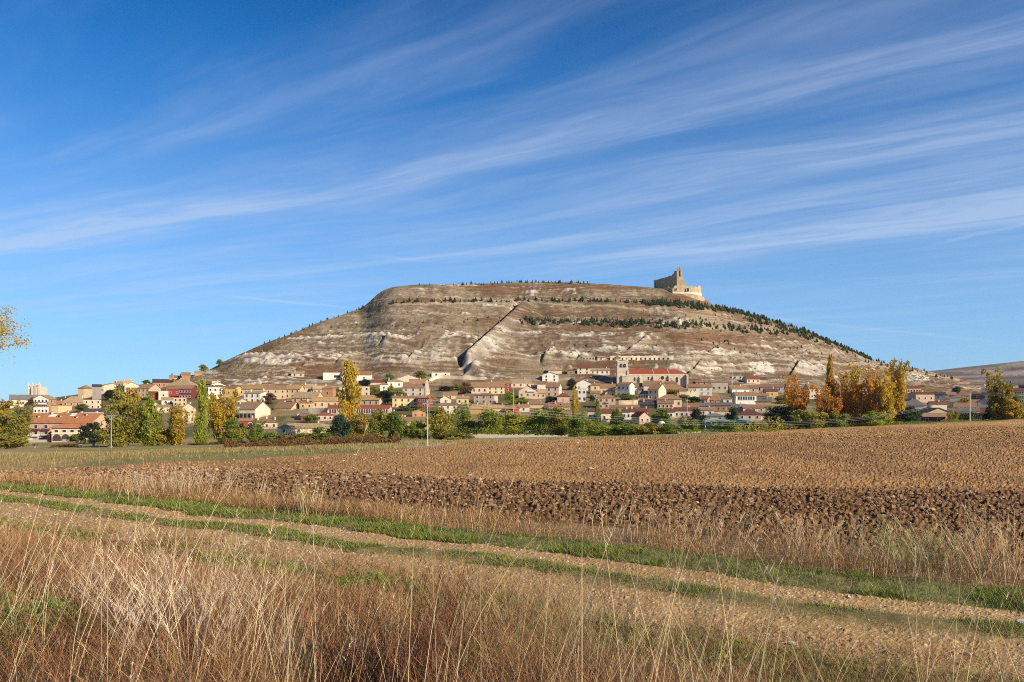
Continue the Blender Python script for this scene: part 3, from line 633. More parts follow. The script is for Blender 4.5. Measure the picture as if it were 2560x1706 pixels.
# reg, x0, x1, y ridge, y eave, y base (all in enlarged photo crops), roof type, wall, roof, windows, label, options
def hs(rows):
    for a in rows:
        kw = a[-1] if isinstance(a[-1], dict) else {}
        house(*(a[:-1] if kw else a), **kw)
hs([
 # --- left end
 (1, 185, 590, 530, 598, 700, 'g', 'beige', 'grey', '6x1d', 'long grey roofed building below the pale pinnacled tower', dict(cat='building')),
 (1, 25, 160, 622, 640, 700, 't', 'pink', 'brown', '3x1d', 'small flat pinkish house at the far end of the town, beyond the yellow trees'),
 (1, 1180, 1400, 385, 430, 590, 'h', 'tan', 'brown', '', 'tall tan block with one blank wall standing above the brown roofs', dict(xs=1256, sidewall=1, cat='building')),
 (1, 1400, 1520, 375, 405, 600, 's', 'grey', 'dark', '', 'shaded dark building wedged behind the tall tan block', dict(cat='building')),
 (1, 900, 1055, 575, 598, 640, 'h', 'dark', 'dark', '', 'dark navy rounded barn roof between the red house and the brown roofs', dict(cat='barn')),
 (1, 1525, 1740, 350, 385, 520, 's', 'cream', 'tan', '3x1d', 'cream stepped house beside the shaded building on the skyline', dict(xs=1560, sidewall=1)),
 (1, 1735, 1880, 325, 372, 500, 's', 'cream', 'tan', '2x2d', 'cream house with a slanting roof line above the yellowing tree tops'),
 (1, 1870, 1990, 300, 345, 500, 'g', 'cream', 'tan', '2x1d', 'pale house with two chimney pots on the skyline', dict(chim=2)),
 (1, 960, 1285, 555, 632, 700, 'h', 'brick', 'tan', '4x1w', 'low brick house with brown hipped roof and white window frames'),
 (1, 1275, 1512, 580, 604, 745, 't', 'pink', 'brown', '3x2w', 'flat roofed peach house with white balcony under the tall tan block'),
 (1, 820, 1015, 620, 664, 700, 'g', 'brick', 'orange', '', 'low orange roof beside the red and white house', dict(cat='outbuilding')),
 (1, 780, 1192, 672, 690, 810, 't', 'yellow', 'brown', '', 'plain mustard walled warehouse with a grey end wall', dict(xs=866, cat='warehouse')),
 (1, 1290, 1545, 738, 785, 830, 'g', 'white', 'dark', '', 'small white shed with dark roof behind the pink hotel', dict(cat='shed')),
 (2, 75, 258, 425, 470, 580, 'f', 'cream', 'tan', '1x1d', 'cream gable fronted house next to the brick house on the skyline'),
 (2, 95, 252, 505, 532, 620, 's', 'brick', 'brown', '2x1d', 'brown brick house tucked under the cream gable'),
 (2, 250, 595, 452, 512, 630, 'g', 'tan', 'brown', '3x2b', 'tan three window house with bright white gable end', dict(xs=402, sidewall=1)),
 (2, 410, 570, 560, 600, 670, 's', 'red', 'maroon', '', 'low red walled shed with a lean-to roof below the white gable', dict(cat='shed')),
 (2, 545, 672, 525, 548, 670, 't', 'beige', 'brown', '1x1w', 'small beige house beside the dark red terrace'),
 (2, 470, 700, 385, 428, 500, 'g', 'brick', 'dark', '4x1d', 'long dark roofed brick building climbing the skyline', dict(cat='building')),
 (2, 700, 872, 335, 362, 450, 's', 'salmon', 'brown', '', 'peach walled building with brick chimney tower and bell frame', dict(cat='building')),
 (2, 868, 978, 292, 322, 420, 's', 'brick', 'brown', '', 'orange brick hall at the top of the village', dict(cat='building')),
 (2, 1050, 1150, 268, 292, 330, 'g', 'orange', 'tan', '', 'small orange house highest on the slope beside the round tree'),
 (2, 665, 1100, 385, 470, 560, 'h', 'ochre', 'tan', '', 'big brown hipped roof over ochre walls above the red houses', dict(xs=985, sidewall=1)),
 (2, 668, 838, 488, 516, 620, 'g', 'red', 'brown', '2x1b', 'red house with a shaded gallery, left of the maroon house'),
 (2, 832, 1095, 468, 516, 660, 'g', 'maroon', 'brown', '4x2w', 'maroon house with tall white windows and mustard end wall', dict(xs=992, sidewall=1)),
 (2, 755, 925, 625, 645, 760, 't', 'salmon', 'ochre', '3x2d', 'peach house with small paired windows in front of the maroon house'),
 (2, 590, 760, 638, 672, 750, 'g', 'white', 'tan', '', 'low house with two white framed arches under an ochre roof', dict(chim=1)),
 (2, 450, 550, 700, 748, 790, 'f', 'yellow', 'tan', '', 'small yellow gable half hidden by the trees'),
 (2, 528, 705, 742, 770, 850, 'g', 'pink', 'brown', '2x1w', 'small pink cream house with two white windows behind the thin trees'),
 (2, 872, 1055, 720, 790, 1000, 'f', 'beige', 'tan', '2x2r', 'beige gable house with tall red shutters beside the tall poplar'),
 (2, 1290, 1402, 385, 402, 460, 'g', 'pink', 'brown', '', 'tiny pinkish hut at the foot of the white rocks', dict(cat='hut')),
 (2, 1245, 1500, 420, 476, 540, 'f', 'white', 'red', '', 'white gable with a thin red roof edge under the pink hut'),
 (2, 1240, 1432, 470, 490, 660, 's', 'white', 'brown', '3x2d', 'tall plain white house behind the orange autumn tree'),
 (2, 1432, 1700, 480, 505, 640, 'g', 'ochre', 'brown', '3x1b', 'brown fronted house with a mustard side wall', dict(xs=1615)),
 (2, 1675, 2095, 458, 520, 610, 'g', 'beige', 'ochre', '5x1d', 'long pale house with ochre tiles above the white block', dict(xs=1990)),
 (2, 1742, 2040, 552, 580, 718, 's', 'white', 'ochre', '3x2bl', 'white block with two rows of three tall brown windows', dict(xs=1962, sidewall=1)),
 (2, 1640, 1805, 655, 700, 760, 'f', 'yellow', 'tan', '', 'little yellow gable behind the orange tree top'),
 (2, 1600, 1850, 712, 760, 810, 's', 'lilac', 'grey', '', 'grey blue sheet roof in front of the yellow gable', dict(cat='shed')),
 (2, 1675, 2145, 700, 800, 935, 'g', 'cream', 'brown', '', 'big cream barn with dark open bays under its brown roof', dict(xs=1885, cat='barn', D=16, sidewall=1)),
 (2, 1690, 1935, 930, 968, 1080, 'g', 'red', 'brown', '', 'low dark red building with one pale arch', dict(cat='building')),
 (2, 1910, 2198, 938, 986, 1080, 'h', 'pink', 'brown', '3x1w', 'single storey pink house with three chimneys and white corner stones', dict(chim=3)),
 # --- centre left
 (3, 20, 305, 472, 520, 665, 'g', 'tan', 'brown', '3x2b', 'tan house with two rows of arched windows'),
 (3, 298, 560, 458, 520, 650, 'g', 'tan', 'ochre', '3x2b', 'tan house with iron balconies beside the arched window house', dict(xs=500)),
 (3, 545, 700, 455, 500, 580, 's', 'salmon', 'tan', '1x1d', 'peach house with a patched tile roof'),
 (3, 690, 850, 458, 520, 590, 'g', 'tan', 'tan', '3x1b', 'house with dark attic openings under rough tan tiles'),
 (3, 815, 1010, 470, 512, 635, 'h', 'brick', 'brown', '1x1d', 'orange brick cube house with a white side wall', dict(xs=962, sidewall=1)),
 (3, 1060, 1160, 470, 492, 620, 's', 'cream', 'tan', '', 'narrow cream house just behind the tall golden poplar'),
 (3, 400, 830, 562, 640, 720, 'g', 'tan', 'tan', '4x1bl', 'broad ochre house with a red awning below the brick cube', dict(xs=735)),
 (3, 500, 680, 690, 715, 800, 's', 'ochre', 'brown', '2x1b', 'ochre annex with crooked walls next to the long stone house'),
 (3, 682, 1130, 635, 692, 785, 'g', 'tan', 'ochre', '5x1bl', 'long stone house with five tall brown doors under ochre tiles', dict(chim=0)),
 (3, 1130, 1720, 612, 672, 750, 'g', 'tan', 'ochre', '6x1b', 'long ochre house with a pale blank gable behind the poplar', dict(xs=1610, sidewall=1)),
 (3, 900, 1790, 745, 788, 880, 'g', 'salmon', 'red', '', 'long glazed gallery building with white mullions and red roof', dict(xs=1742, cat='building', sidewall=1)),
 (3, 150, 510, 702, 790, 820, 'g', 'tan', 'brown', '', 'low brown roofed barn between the cream barn and the stone house', dict(xs=375, cat='barn', sidewall=1)),
 (3, 470, 630, 792, 850, 935, 'h', 'beige', 'grey', '', 'small square shed with grey roof', dict(cat='shed')),
 (3, 515, 655, 872, 895, 955, 's', 'red', 'brown', '', 'low red brick lean-to beside the round green tree', dict(cat='shed')),
 (3, 740, 965, 850, 884, 965, 'h', 'salmon', 'red', '3x1w', 'small peach house with red hipped roof below the gallery building'),
 (3, 190, 990, 1003, 1065, 1145, 'h', 'cream', 'tan', '4x1b', 'long cream bungalow with pinkish tiled hip roof', dict(chim=1)),
 (3, 1100, 1515, 272, 318, 405, 'g', 'white', 'brown', '2x1w', 'white farmhouse with red brown roof high behind the poplar', dict(xs=1498, D=8)),
 (3, 385, 560, 278, 300, 350, 's', 'stone', 'tan', '2x1d', 'ruined stone hut on the slope above the village', dict(cat='ruin')),
 (3, 830, 1090, 278, 292, 390, 't', 'white', 'tan', '', 'whitewashed cave house front with garage opening', dict(name='cave_house')),
 (3, 1625, 1732, 428, 455, 545, 'h', 'white', 'brown', '1x1b', 'small white cube house left of the white villa'),
 (3, 1728, 1945, 388, 415, 500, 'h', 'white', 'tan', '2x1b', 'white villa among the dark garden trees', dict(chim=2)),
 (3, 1462, 1680, 393, 425, 460, 'g', 'pink', 'maroon', '', 'purple red roofed shed between two dark trees', dict(cat='shed')),
 (3, 1855, 2200, 318, 378, 420, 'f', 'cream', 'tan', '', 'wide cream gable with tan tiles above the white villa'),
 (3, 1940, 2300, 448, 502, 620, 'g', 'beige', 'brown', '3x2d', 'large beige manor with a tall ruined stone gable', dict(xs=2235, sidewall=1, D=14)),
 (3, 2040, 2290, 383, 445, 500, 'g', 'tan', 'brown', '1x1w', 'upper brown roof tier behind the beige manor'),
 (3, 1310, 1480, 462, 485, 620, 't', 'tan', 'tan', '2x2d', 'tan house with pale balcony just right of the golden poplar'),
 (3, 1800, 2158, 618, 645, 775, 'g', 'yellow', 'rose', '4x2b', 'yellow terrace with four white chimneys', dict(chim=4)),
 (4, 138, 345, 618, 645, 790, 'g', 'red', 'rose', '3x2b', 'bright red house at the end of the yellow terrace', dict(xs=300, D=8)),
 (3, 1740, 1950, 835, 868, 930, 'h', 'salmon', 'maroon', '1x1b', 'small peach house with dark red hip behind the olive bushes'),
 (3, 2078, 2262, 808, 840, 925, 'f', 'orange', 'tan', '2x1r', 'orange gable house with two red windows'),
 (3, 1860, 2370, 915, 965, 1080, 'g', 'salmon', 'brown', '3x1w', 'pink house with a wide brown roof half hidden by the hedge'),
 # --- centre
 (4, 330, 590, 268, 290, 350, 't', 'white', 'tan', '2x1d', 'whitewashed cave house above the long retaining wall', dict(name='cave_house')),
 (4, 498, 685, 570, 602, 660, 'g', 'pink', 'brown', '1x1b', 'small pink house with tan tiles under the scrub slope'),
 (4, 452, 605, 615, 660, 730, 'f', 'cream', 'tan', '1x1d', 'cream gable with an arched doorway beside the dark gap'),
 (4, 680, 850, 625, 652, 735, 'g', 'yellow', 'tan', '2x1d', 'yellowish house with roof terrace left of the pink block'),
 (4, 430, 690, 720, 748, 870, 'g', 'beige', 'brown', '3x2w', 'square beige house with white arched windows'),
 (4, 920, 1262, 580, 606, 725, 'h', 'pink', 'brown', '3x2w', 'plain pink block with three white windows and a thin eave', dict(xs=1206, D=9, sidewall=1)),
 (4, 888, 1112, 430, 490, 585, 'g', 'beige', 'brown', '3x1bl', 'pale house with three tall dark windows left of the yellow house'),
 (4, 1108, 1352, 420, 490, 590, 'g', 'yellow', 'brown', '3x2w', 'yellow house with a flowered balcony next to the narrow red house'),
 (4, 1350, 1445, 392, 442, 560, 'g', 'red', 'brown', '1x2w', 'narrow bright red house with white window surrounds', dict(chim=0)),
 (4, 1440, 1722, 382, 432, 500, 'g', 'cream', 'tan', '3x1b', 'long cream house to the right of the narrow red house'),
 (4, 1550, 1805, 470, 545, 660, 'f', 'pink', 'maroon', '3x1b', 'pink house with dark red gable and a recessed balcony', dict(cat='house')),
 (4, 1795, 1925, 530, 572, 655, 'g', 'salmon', 'tan', '2x1b', 'peach annex joined to the balcony house'),
 (4, 1810, 1935, 415, 450, 520, 's', 'cream', 'brown', '', 'cream wall and brown roof behind the balcony house'),
 (4, 1930, 2155, 440, 490, 625, 'g', 'pink', 'brown', '2x2b', 'tall pink house with four windows and a white side wall', dict(xs=2112, sidewall=1)),
 (4, 1880, 2105, 285, 322, 415, 'f', 'white', 'tan', '2x2d', 'white chapel-like house alone on the slope'),
 (4, 1965, 2155, 232, 258, 310, 's', 'cream', 'tan', '', 'cream cellar front behind the lone white gable house', dict(cat='cellar')),
 (4, 2090, 2260, 578, 622, 725, 'h', 'salmon', 'maroon', '1x1g', 'orange house with a glazed porch beside the yellow tree'),
 (4, 840, 1110, 745, 795, 870, 'g', 'orange', 'ochre', '', 'low bright orange house behind the green trees', dict(chim=3)),
 (4, 1110, 1345, 745, 790, 850, 'g', 'tan', 'ochre', '', 'low ochre roof between the orange house and the red wall', dict(chim=2)),
 (4, 1345, 1560, 760, 798, 860, 'g', 'red', 'ochre', '', 'low red house with an orange gable end', dict(xs=1478, sidewall=1)),
 (4, 1540, 1700, 738, 768, 840, 'g', 'cream', 'brown', '1x1w', 'cream house with two chimneys beside the orange gable', dict(chim=2)),
 (4, 1690, 1905, 690, 735, 790, 'g', 'tan', 'brown', '', 'rough brown roof under the dark trees', dict(cat='outbuilding')),
 (4, 1970, 2165, 715, 765, 810, 's', 'pink', 'rose', '', 'rose red sheet roof shed above the hedge', dict(cat='shed')),
 (5, 140, 250, 720, 765, 810, 'g', 'tan', 'brown', '', 'short brown roof beside the rose red shed', dict(cat='outbuilding')),
 # --- around the church
 (5, 355, 535, 183, 225, 312, 'g', 'cream', 'maroon', '2x2d', 'cream two storey farmhouse on the slope left of the church tower', dict(chim=0)),
 (5, 538, 805, 233, 260, 312, 'g', 'white', 'tan', '4x1b', 'long low white farm building beside the cream farmhouse', dict(cat='outbuilding')),
 (5, 215, 320, 240, 262, 315, 's', 'grey', 'brown', '1x1b', 'small grey stone hut left of the cream farmhouse', dict(cat='hut')),
 (5, 425, 600, 55, 72, 118, 't', 'stone', 'tan', '4x1d', 'stone cellar front at the left of the white cellar row', dict(cat='cellar', D=5)),
 (5, 635, 740, 60, 78, 118, 's', 'cream', 'tan', '1x1d', 'little cream cellar house beside the cellar row', dict(cat='cellar', D=5)),
 (5, 310, 588, 388, 455, 540, 'f', 'white', 'ochre', '2x1g', 'white house with an orange gable facing the town'),
 (5, 360, 480, 500, 520, 700, 't', 'white', 'tan', '2x2d', 'white lower wing under the orange gable'),
 (5, 540, 672, 440, 470, 545, 'g', 'yellow', 'brown', '1x1d', 'ochre house between the white wing and the yellow house'),
 (5, 675, 885, 450, 500, 605, 'g', 'yellow', 'brown', '2x1b', 'pale yellow house left of the church tower shadow'),
 (5, 788, 885, 470, 490, 560, 't', 'yellow', 'ochre', '1x1b', 'deep yellow tower room on the pale yellow house'),
 (5, 540, 672, 545, 580, 650, 'g', 'brick', 'brown', '1x1w', 'small brick house with a brown roof behind the cypress'),
 (5, 745, 885, 545, 572, 620, 'f', 'yellow', 'tan', '2x1b', 'little yellow gabled house above the brick villa'),
 (5, 645, 888, 600, 640, 800, 'h', 'salmon', 'brown', '3x2b', 'two storey brick villa with pyramid roof and central balcony'),
 (5, 910, 1155, 430, 460, 640, 'g', 'white', 'brown', '3x2b', 'white house with three brown windows below the church tower', dict(xs=1085, sidewall=1)),
 (5, 1150, 1260, 430, 490, 545, 'g', 'white', 'brown', '', 'narrow brown roofed house in the shade of the church', dict(D=8)),
 (5, 1285, 1535, 398, 470, 560, 'g', 'cream', 'brown', '', 'upper brown roof in front of the church nave', dict(D=10)),
 (5, 1545, 1745, 385, 442, 505, 'h', 'cream', 'brown', '2x1b', 'cream house with pyramid roof against the church wall'),
 (5, 1345, 1600, 450, 525, 680, 'g', 'cream', 'brown', '2x2b', 'tall cream house under the brown roofs by the church', dict(xs=1490)),
 (5, 1495, 1870, 450, 530, 620, 'h', 'tan', 'brown', '2x1b', 'wide brown hipped roof overgrown by ivy'),
 (5, 1785, 1885, 522, 545, 680, 's', 'cream', 'brown', '1x1w', 'cream lean-to at the right end of the ivy mound'),
 (5, 1210, 1342, 540, 588, 660, 'g', 'white', 'brown', '4x1w', 'small house with a white columned porch below the shaded wall'),
 (5, 1215, 1400, 650, 668, 720, 's', 'tan', 'brown', '', 'low tan shed roof above the dark barn', dict(cat='shed')),
 (5, 1475, 1815, 600, 660, 785, 'h', 'beige', 'brown', '4x1b', 'square beige house with a low pyramid roof'),
 (5, 1478, 1695, 672, 722, 800, 's', 'pink', 'brown', '4x1d', 'brown roofed porch in front of the square beige house', dict(cat='outbuilding')),
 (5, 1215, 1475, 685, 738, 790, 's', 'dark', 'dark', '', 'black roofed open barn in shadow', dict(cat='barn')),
 (5, 810, 1220, 745, 780, 840, 'g', 'tan', 'brown', '6x1b', 'long low brown roofed row behind the front houses', dict(chim=2)),
 (5, 690, 862, 800, 852, 985, 'g', 'cream', 'maroon', '2x1w', 'cream house with a yellow blind beside the round tree'),
 (5, 500, 692, 805, 832, 960, 'g', 'beige', 'maroon', '3x1b', 'row house with red posts behind the cypress', dict(chim=1)),
 (5, 985, 1100, 800, 838, 950, 'g', 'white', 'maroon', '2x1w', 'white front with tall white window right of the round tree', dict(chim=1)),
 (5, 1095, 1345, 798, 836, 945, 'g', 'cream', 'maroon', '4x1w', 'cream row house with many white window bars', dict(chim=2)),
 (5, 1500, 1722, 795, 838, 930, 'g', 'white', 'maroon', '2x1w', 'white walled row house left of the long pink one', dict(chim=1)),
 (5, 1715, 1995, 780, 820, 930, 'g', 'pink', 'maroon', '4x1w', 'long pink row house with four white blinds above the pale willow'),
 (5, 1110, 1375, 840, 905, 1010, 'f', 'salmon', 'red', '2x1w', 'red gabled chalet in front of the row houses', dict(xs=1225, side='L', sidewall=1)),
 (5, 1855, 2050, 725, 775, 820, 'g', 'cream', 'brown', '', 'brown roof with a cream parapet behind the pink row'),
 (5, 2055, 2235, 458, 492, 610, 'g', 'white', 'brown', '2x2g', 'white house with brown roof right of the ruined walls'),
 (5, 1905, 2060, 430, 492, 560, 'g', 'tan', 'brown', '', 'patched brown roof beside the church buttress', dict(cat='outbuilding')),
 (5, 2090, 2230, 622, 665, 730, 'g', 'brick', 'brown', '', 'brick barn with a dark gable end', dict(cat='barn', xs=2170, side='R')),
 # --- right of the church
 (6, 0, 160, 405, 425, 470, 'g', 'tan', 'brown', '2x1d', 'brown roofed house behind the cream ruin'),
 (6, 215, 445, 418, 432, 575, 't', 'beige', 'tan', '3x1d', 'plain beige house with tiny windows and a broken wall top'),
 (6, 510, 660, 322, 338, 380, 't', 'white', 'brown', '2x1d', 'low white house under the thin mast'),
 (6, 655, 895, 335, 378, 440, 'g', 'pink', 'maroon', '3x1d', 'pink house with a dark red roof highest on the right of town', dict(xs=715, side='L', sidewall=1)),
 (6, 890, 975, 362, 385, 430, 's', 'cream', 'maroon', '', 'small cream annex beside the highest pink house', dict(cat='outbuilding')),
 (6, 425, 740, 475, 520, 590, 'g', 'white', 'brown', '2x1w', 'white house with two windows and a shaded end wall', dict(xs=510, side='L', sidewall=1)),
 (6, 735, 875, 462, 500, 570, 'g', 'salmon', 'brown', '1x1w', 'brick fronted house joined to the white one'),
 (6, 500, 840, 565, 608, 735, 'g', 'white', 'brown', '', 'white house with a long glazed balcony', dict(xs=565, side='L', sidewall=1)),
 (6, 905, 1210, 452, 490, 560, 'g', 'lilac', 'brown', '3x1w', 'long lilac white house among the slope trees'),
 (6, 945, 1145, 515, 550, 640, 'g', 'ochre', 'maroon', '1x1b', 'ochre house with a dark shaded end', dict(xs=985, side='L', sidewall=1)),
 (6, 1180, 1310, 425, 455, 520, 'g', 'cream', 'brown', '1x1b', 'cream end house beside the orange tree top'),
 (6, 750, 1045, 640, 695, 740, 's', 'ochre', 'grey', '', 'grey lean-to roof on an ochre barn', dict(cat='barn')),
 (6, 830, 1010, 585, 615, 660, 'g', 'ochre', 'brown', '', 'ochre barn wall under a sagging brown roof', dict(cat='barn')),
 (6, 175, 335, 632, 672, 730, 'g', 'brick', 'brown', '1x1b', 'small brick house with one dark window', dict(xs=210, side='L', sidewall=1)),
 (6, 385, 505, 632, 655, 730, 's', 'white', 'brown', '1x1d', 'white lean-to right of the small brick house'),
 (6, 218, 490, 712, 748, 840, 'g', 'brick', 'grey', '4x1b', 'long orange brick house with a grey roof', dict(chim=0)),
 (6, 60, 245, 782, 815, 890, 'g', 'white', 'brown', '2x1w', 'white walled house left of the long brick one'),
 (6, 0, 210, 712, 755, 800, 'g', 'tan', 'grey', '', 'dark roof with solar panels above the long pink row house'),
 (6, 240, 480, 825, 842, 880, 't', 'cream', 'maroon', '', 'dark red garage roof below the long brick house', dict(cat='garage')),
 (6, 495, 680, 738, 782, 840, 's', 'grey', 'grey', '', 'blue grey sheet roof beside the brick house', dict(cat='shed')),
 (6, 665, 960, 745, 782, 860, 'g', 'cream', 'rose', '3x1w', 'cream house with a long rose roof behind the chalet roof'),
 (6, 600, 905, 808, 872, 960, 'h', 'pink', 'maroon', '3x1w', 'pink villa with a dark red pyramid roof and dormer', dict(chim=1)),
 (6, 880, 1010, 830, 860, 960, 's', 'cream', 'tan', '', 'cream wall wing right of the pink villa', dict(cat='outbuilding')),
 (6, 115, 405, 865, 902, 975, 'h', 'salmon', 'grey', '2x1d', 'low peach house with grey roof behind the green canopy'),
 (6, 1515, 1740, 448, 508, 660, 'g', 'pink', 'brown', '2x2w', 'shaded tall house with white loggia between the autumn trees', dict(xs=1592, side='L', sidewall=1)),
 # --- right end
 (7, 820, 1028, 540, 562, 640, 'g', 'yellow', 'red', '6x1d', 'pale yellow house with a bright red roof edge', dict(xs=838, side='L', D=8, sidewall=1)),
 (7, 895, 1195, 618, 642, 750, 'g', 'salmon', 'maroon', '3x1w', 'peach brick house with three small windows', dict(xs=985, side='L', sidewall=1)),
 (7, 1190, 1335, 618, 645, 720, 'g', 'grey', 'dark', '1x1w', 'dark grey house joined to the peach brick one'),
 (7, 1100, 1190, 605, 628, 650, 'g', 'white', 'brown', '', 'small white gable above the peach brick house'),
 (7, 1325, 1400, 605, 640, 690, 'g', 'tan', 'tan', '', 'tan roofed cottage behind the flat white wall'),
 (7, 1395, 1475, 622, 650, 700, 'g', 'pink', 'rose', '', 'rose roofed cottage behind the flat white wall'),
 (7, 1420, 1555, 678, 692, 750, 't', 'cream', 'brown', '', 'flat cream block left of the bright green shrub'),
 (7, 1560, 1670, 625, 655, 740, 'g', 'beige', 'brown', '1x1w', 'beige house beside the concrete pole'),
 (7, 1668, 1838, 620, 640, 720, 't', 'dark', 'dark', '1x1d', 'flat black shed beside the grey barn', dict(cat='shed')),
 (7, 1820, 1985, 545, 620, 700, 's', 'grey', 'grey', '', 'plain grey barn with a slanting roof', dict(cat='barn')),
 (7, 2188, 2365, 570, 598, 760, 'g', 'yellow', 'red', '7x3w', 'three storey yellow apartment house with white balconies', dict(cat='building')),
 (7, 2100, 2200, 535, 560, 700, 's', 'yellow', 'ochre', '', 'small yellow house behind the tall autumn tree'),
 (7, 2110, 2205, 712, 745, 830, 'g', 'pink', 'rose', '1x1w', 'pink cottage left of the yellow apartments'),
 (7, 2280, 2365, 760, 790, 850, 'g', 'tan', 'maroon', '', 'dark roof in front of the yellow apartments'),
 (7, 815, 1080, 712, 785, 830, 'h', 'white', 'grey', '', 'grey roofed workshop with a white wall', dict(cat='workshop')),
 (7, 1130, 1355, 738, 772, 840, 'g', 'cream', 'maroon', '', 'blank cream wall under a dark red roof', dict(xs=1178, side='L', sidewall=1)),
 (7, 1338, 1462, 735, 768, 830, 'f', 'salmon', 'rose', '', 'peach gable with a dark doorway'),
 (7, 1475, 1720, 755, 812, 850, 'g', 'tan', 'brown', '', 'brown hipped roof with two chimneys', dict(chim=2)),
 (7, 1770, 1905, 700, 745, 810, 'f', 'lilac', 'grey', '', 'blue grey gable near the big autumn tree'),
 (7, 1690, 1775, 715, 750, 800, 'g', 'white', 'rose', '', 'tiny white house right of the concrete pole'),
 (7, 960, 1408, 820, 885, 1010, 'f', 'salmon', 'dark', '', 'big peach gabled workshop with a dark roof', dict(xs=1130, side='L', cat='workshop', D=18, sidewall=1)),
 (7, 1055, 1408, 888, 935, 1005, 'g', 'red', 'tan', '2x1w', 'small red brick house with two windows at the edge of the field', dict(xs=1325, D=9, sidewall=1, Y=305)),
 (7, 1400, 1755, 822, 858, 910, 'g', 'yellow', 'grey', '2x1d', 'low yellow house behind the dark hedge'),
 (7, 1695, 1940, 818, 885, 925, 'h', 'pink', 'maroon', '', 'dark red pyramid roof above the dark hedge'),
])
# --- larger buildings with their own features
h = house(1, 385, 1650, 808, 948, 1215, 'g', 'salmon', 'orange', '', 'long pink hotel with a big orange tiled roof and skylights', xs=1305, cat='hotel', D=17, chim=5)
W_, H_ = h['W'], h['H']
for b_ in range(2):
    for a_ in range(7):
        x = -W_ / 2 + W_ * (a_ + .5) / 7
        if a_ in (1, 2):
            bx(h, 'balcony', x - 1.9, x + 1.9, -.9, 0, H_ - 3.6 - 2.9 * b_, H_ - 2.7 - 2.9 * b_, WALL['maroon'] if b_ == 0 else WALL['white'])
            add_window(h['root'], x, H_ - 2.6 - 2.9 * b_, 1.6, 1.5, 'w')
        else: add_window(h['root'], x, H_ - 2.5 - 2.9 * b_, 1.2, 1.4, 'g')
for x in (-W_ * .38, -W_ * .2): bx(h, 'door', x - 1.5, x + 1.5, -.08, 0, 0, 2.6, SHUT['w' if x < -W_ * .3 else 'd'])
for q in (3.4, 8, 13): add_window(h['root'], q, H_ - 1.6, .9, 2.2, 'd', 'R', W_)
sl_ = h['rr'] / (h['D'] / 2)
for fx_, up in ((-.36, .5), (-.05, .55), (.2, .45), (.30, .7)):
    yb_ = h['D'] / 2 * up; zb = H_ + sl_ * yb_ + .25
    m = MB(); m.box(-.8, .8, 0, 1.6, -.3, .9); m.slab([(-1, -.2, 1.0), (1, -.2, 1.0), (1, 2.2, 1.15), (-1, 2.2, 1.15)], .12, 1); m.box(-.55, .55, -.03, 0.0, .05, .75, 2)
    d = m.build('dormer', [WALL['cream'], ROOF['orange'], GLASS], h['roof']); d.location = (fx_ * W_, yb_, zb - .2)
for fx_, up, w_ in ((-.16, .72, 3.6), (.12, .8, 2.6)):
    y0_ = h['D'] / 2 * (up - .12); y1_ = h['D'] / 2 * (up + .14)
    m = MB(); m.slab([(-w_ / 2, y0_, H_ + sl_ * y0_ + .30), (w_ / 2, y0_, H_ + sl_ * y0_ + .30), (w_ / 2, y1_, H_ + sl_ * y1_ + .30), (-w_ / 2, y1_, H_ + sl_ * y1_ + .30)], .08)
    d = m.build('skylight', SHUT['w'], h['roof']); d.location = (fx_ * W_, 0, 0)
h = house(1, 825, 1430, 965, 1018, 1224, 'h', 'salmon', 'orange', '', 'arcaded brick wing in front of the pink hotel', cat='restaurant', D=9, chim=0, over=.9)
W_, H_ = h['W'], h['H']
arches(h, [-W_ / 2 + W_ * f for f in (.11, .30, .50, .69)], 3.4, .1, H_ * .50)
for f in (.1, .27, .44, .6, .78, .92): add_window(h['root'], -W_ / 2 + W_ * f, H_ * .64, 1.5, 1.2, 'w')
bx(h, 'cornice', -W_ / 2 - .3, W_ / 2 + .3, -.35, 0, H_ * .53, H_ * .57, WALL['cream'])
h = house(1, 1440, 1710, 1030, 1088, 1240, 'h', 'stone', 'orange', '', 'low stone garage with an orange hipped roof at the end of the arcade', cat='garage', D=8, chim=0, over=.9)
bx(h, 'door', -h['W'] / 2 + .5, -h['W'] / 2 + 3.6, -.06, 0, 0, 2.4, SHUT['b'])
h = house(1, 520, 822, 530, 586, 805, 'f', 'white', 'tan', '', 'red and white house with white bay windows and a low gable', xs=716, D=12, chim=0)
W_, H_ = h['W'], h['H']
bx(h, 'facade', -W_ / 2 + .05, W_ / 2 - .05, -.10, 0, H_ * .42, H_ * .80, WALL['maroon'])
bx(h, 'balcony', -W_ / 2 + 1, W_ / 2 - 1, -1.2, -.1, H_ * .60, H_ * .70, SHUT['w'])
for zf in (.08, .45, .76):
    for xf in (-.36, -.12, .12, .36): add_window(h['root'], xf * W_, zf * H_, 1.1, 1.6, 'w', y=-.1)
bx(h, 'side_facade', W_ / 2, W_ / 2 + .1, .1, h['D'] - .1, -1, H_ - .3, WALL['orange'])
for yy in (4, 8): add_window(h['root'], yy, H_ - 2.6, 1.8, 1.6, 'w', 'R', W_ + .2)
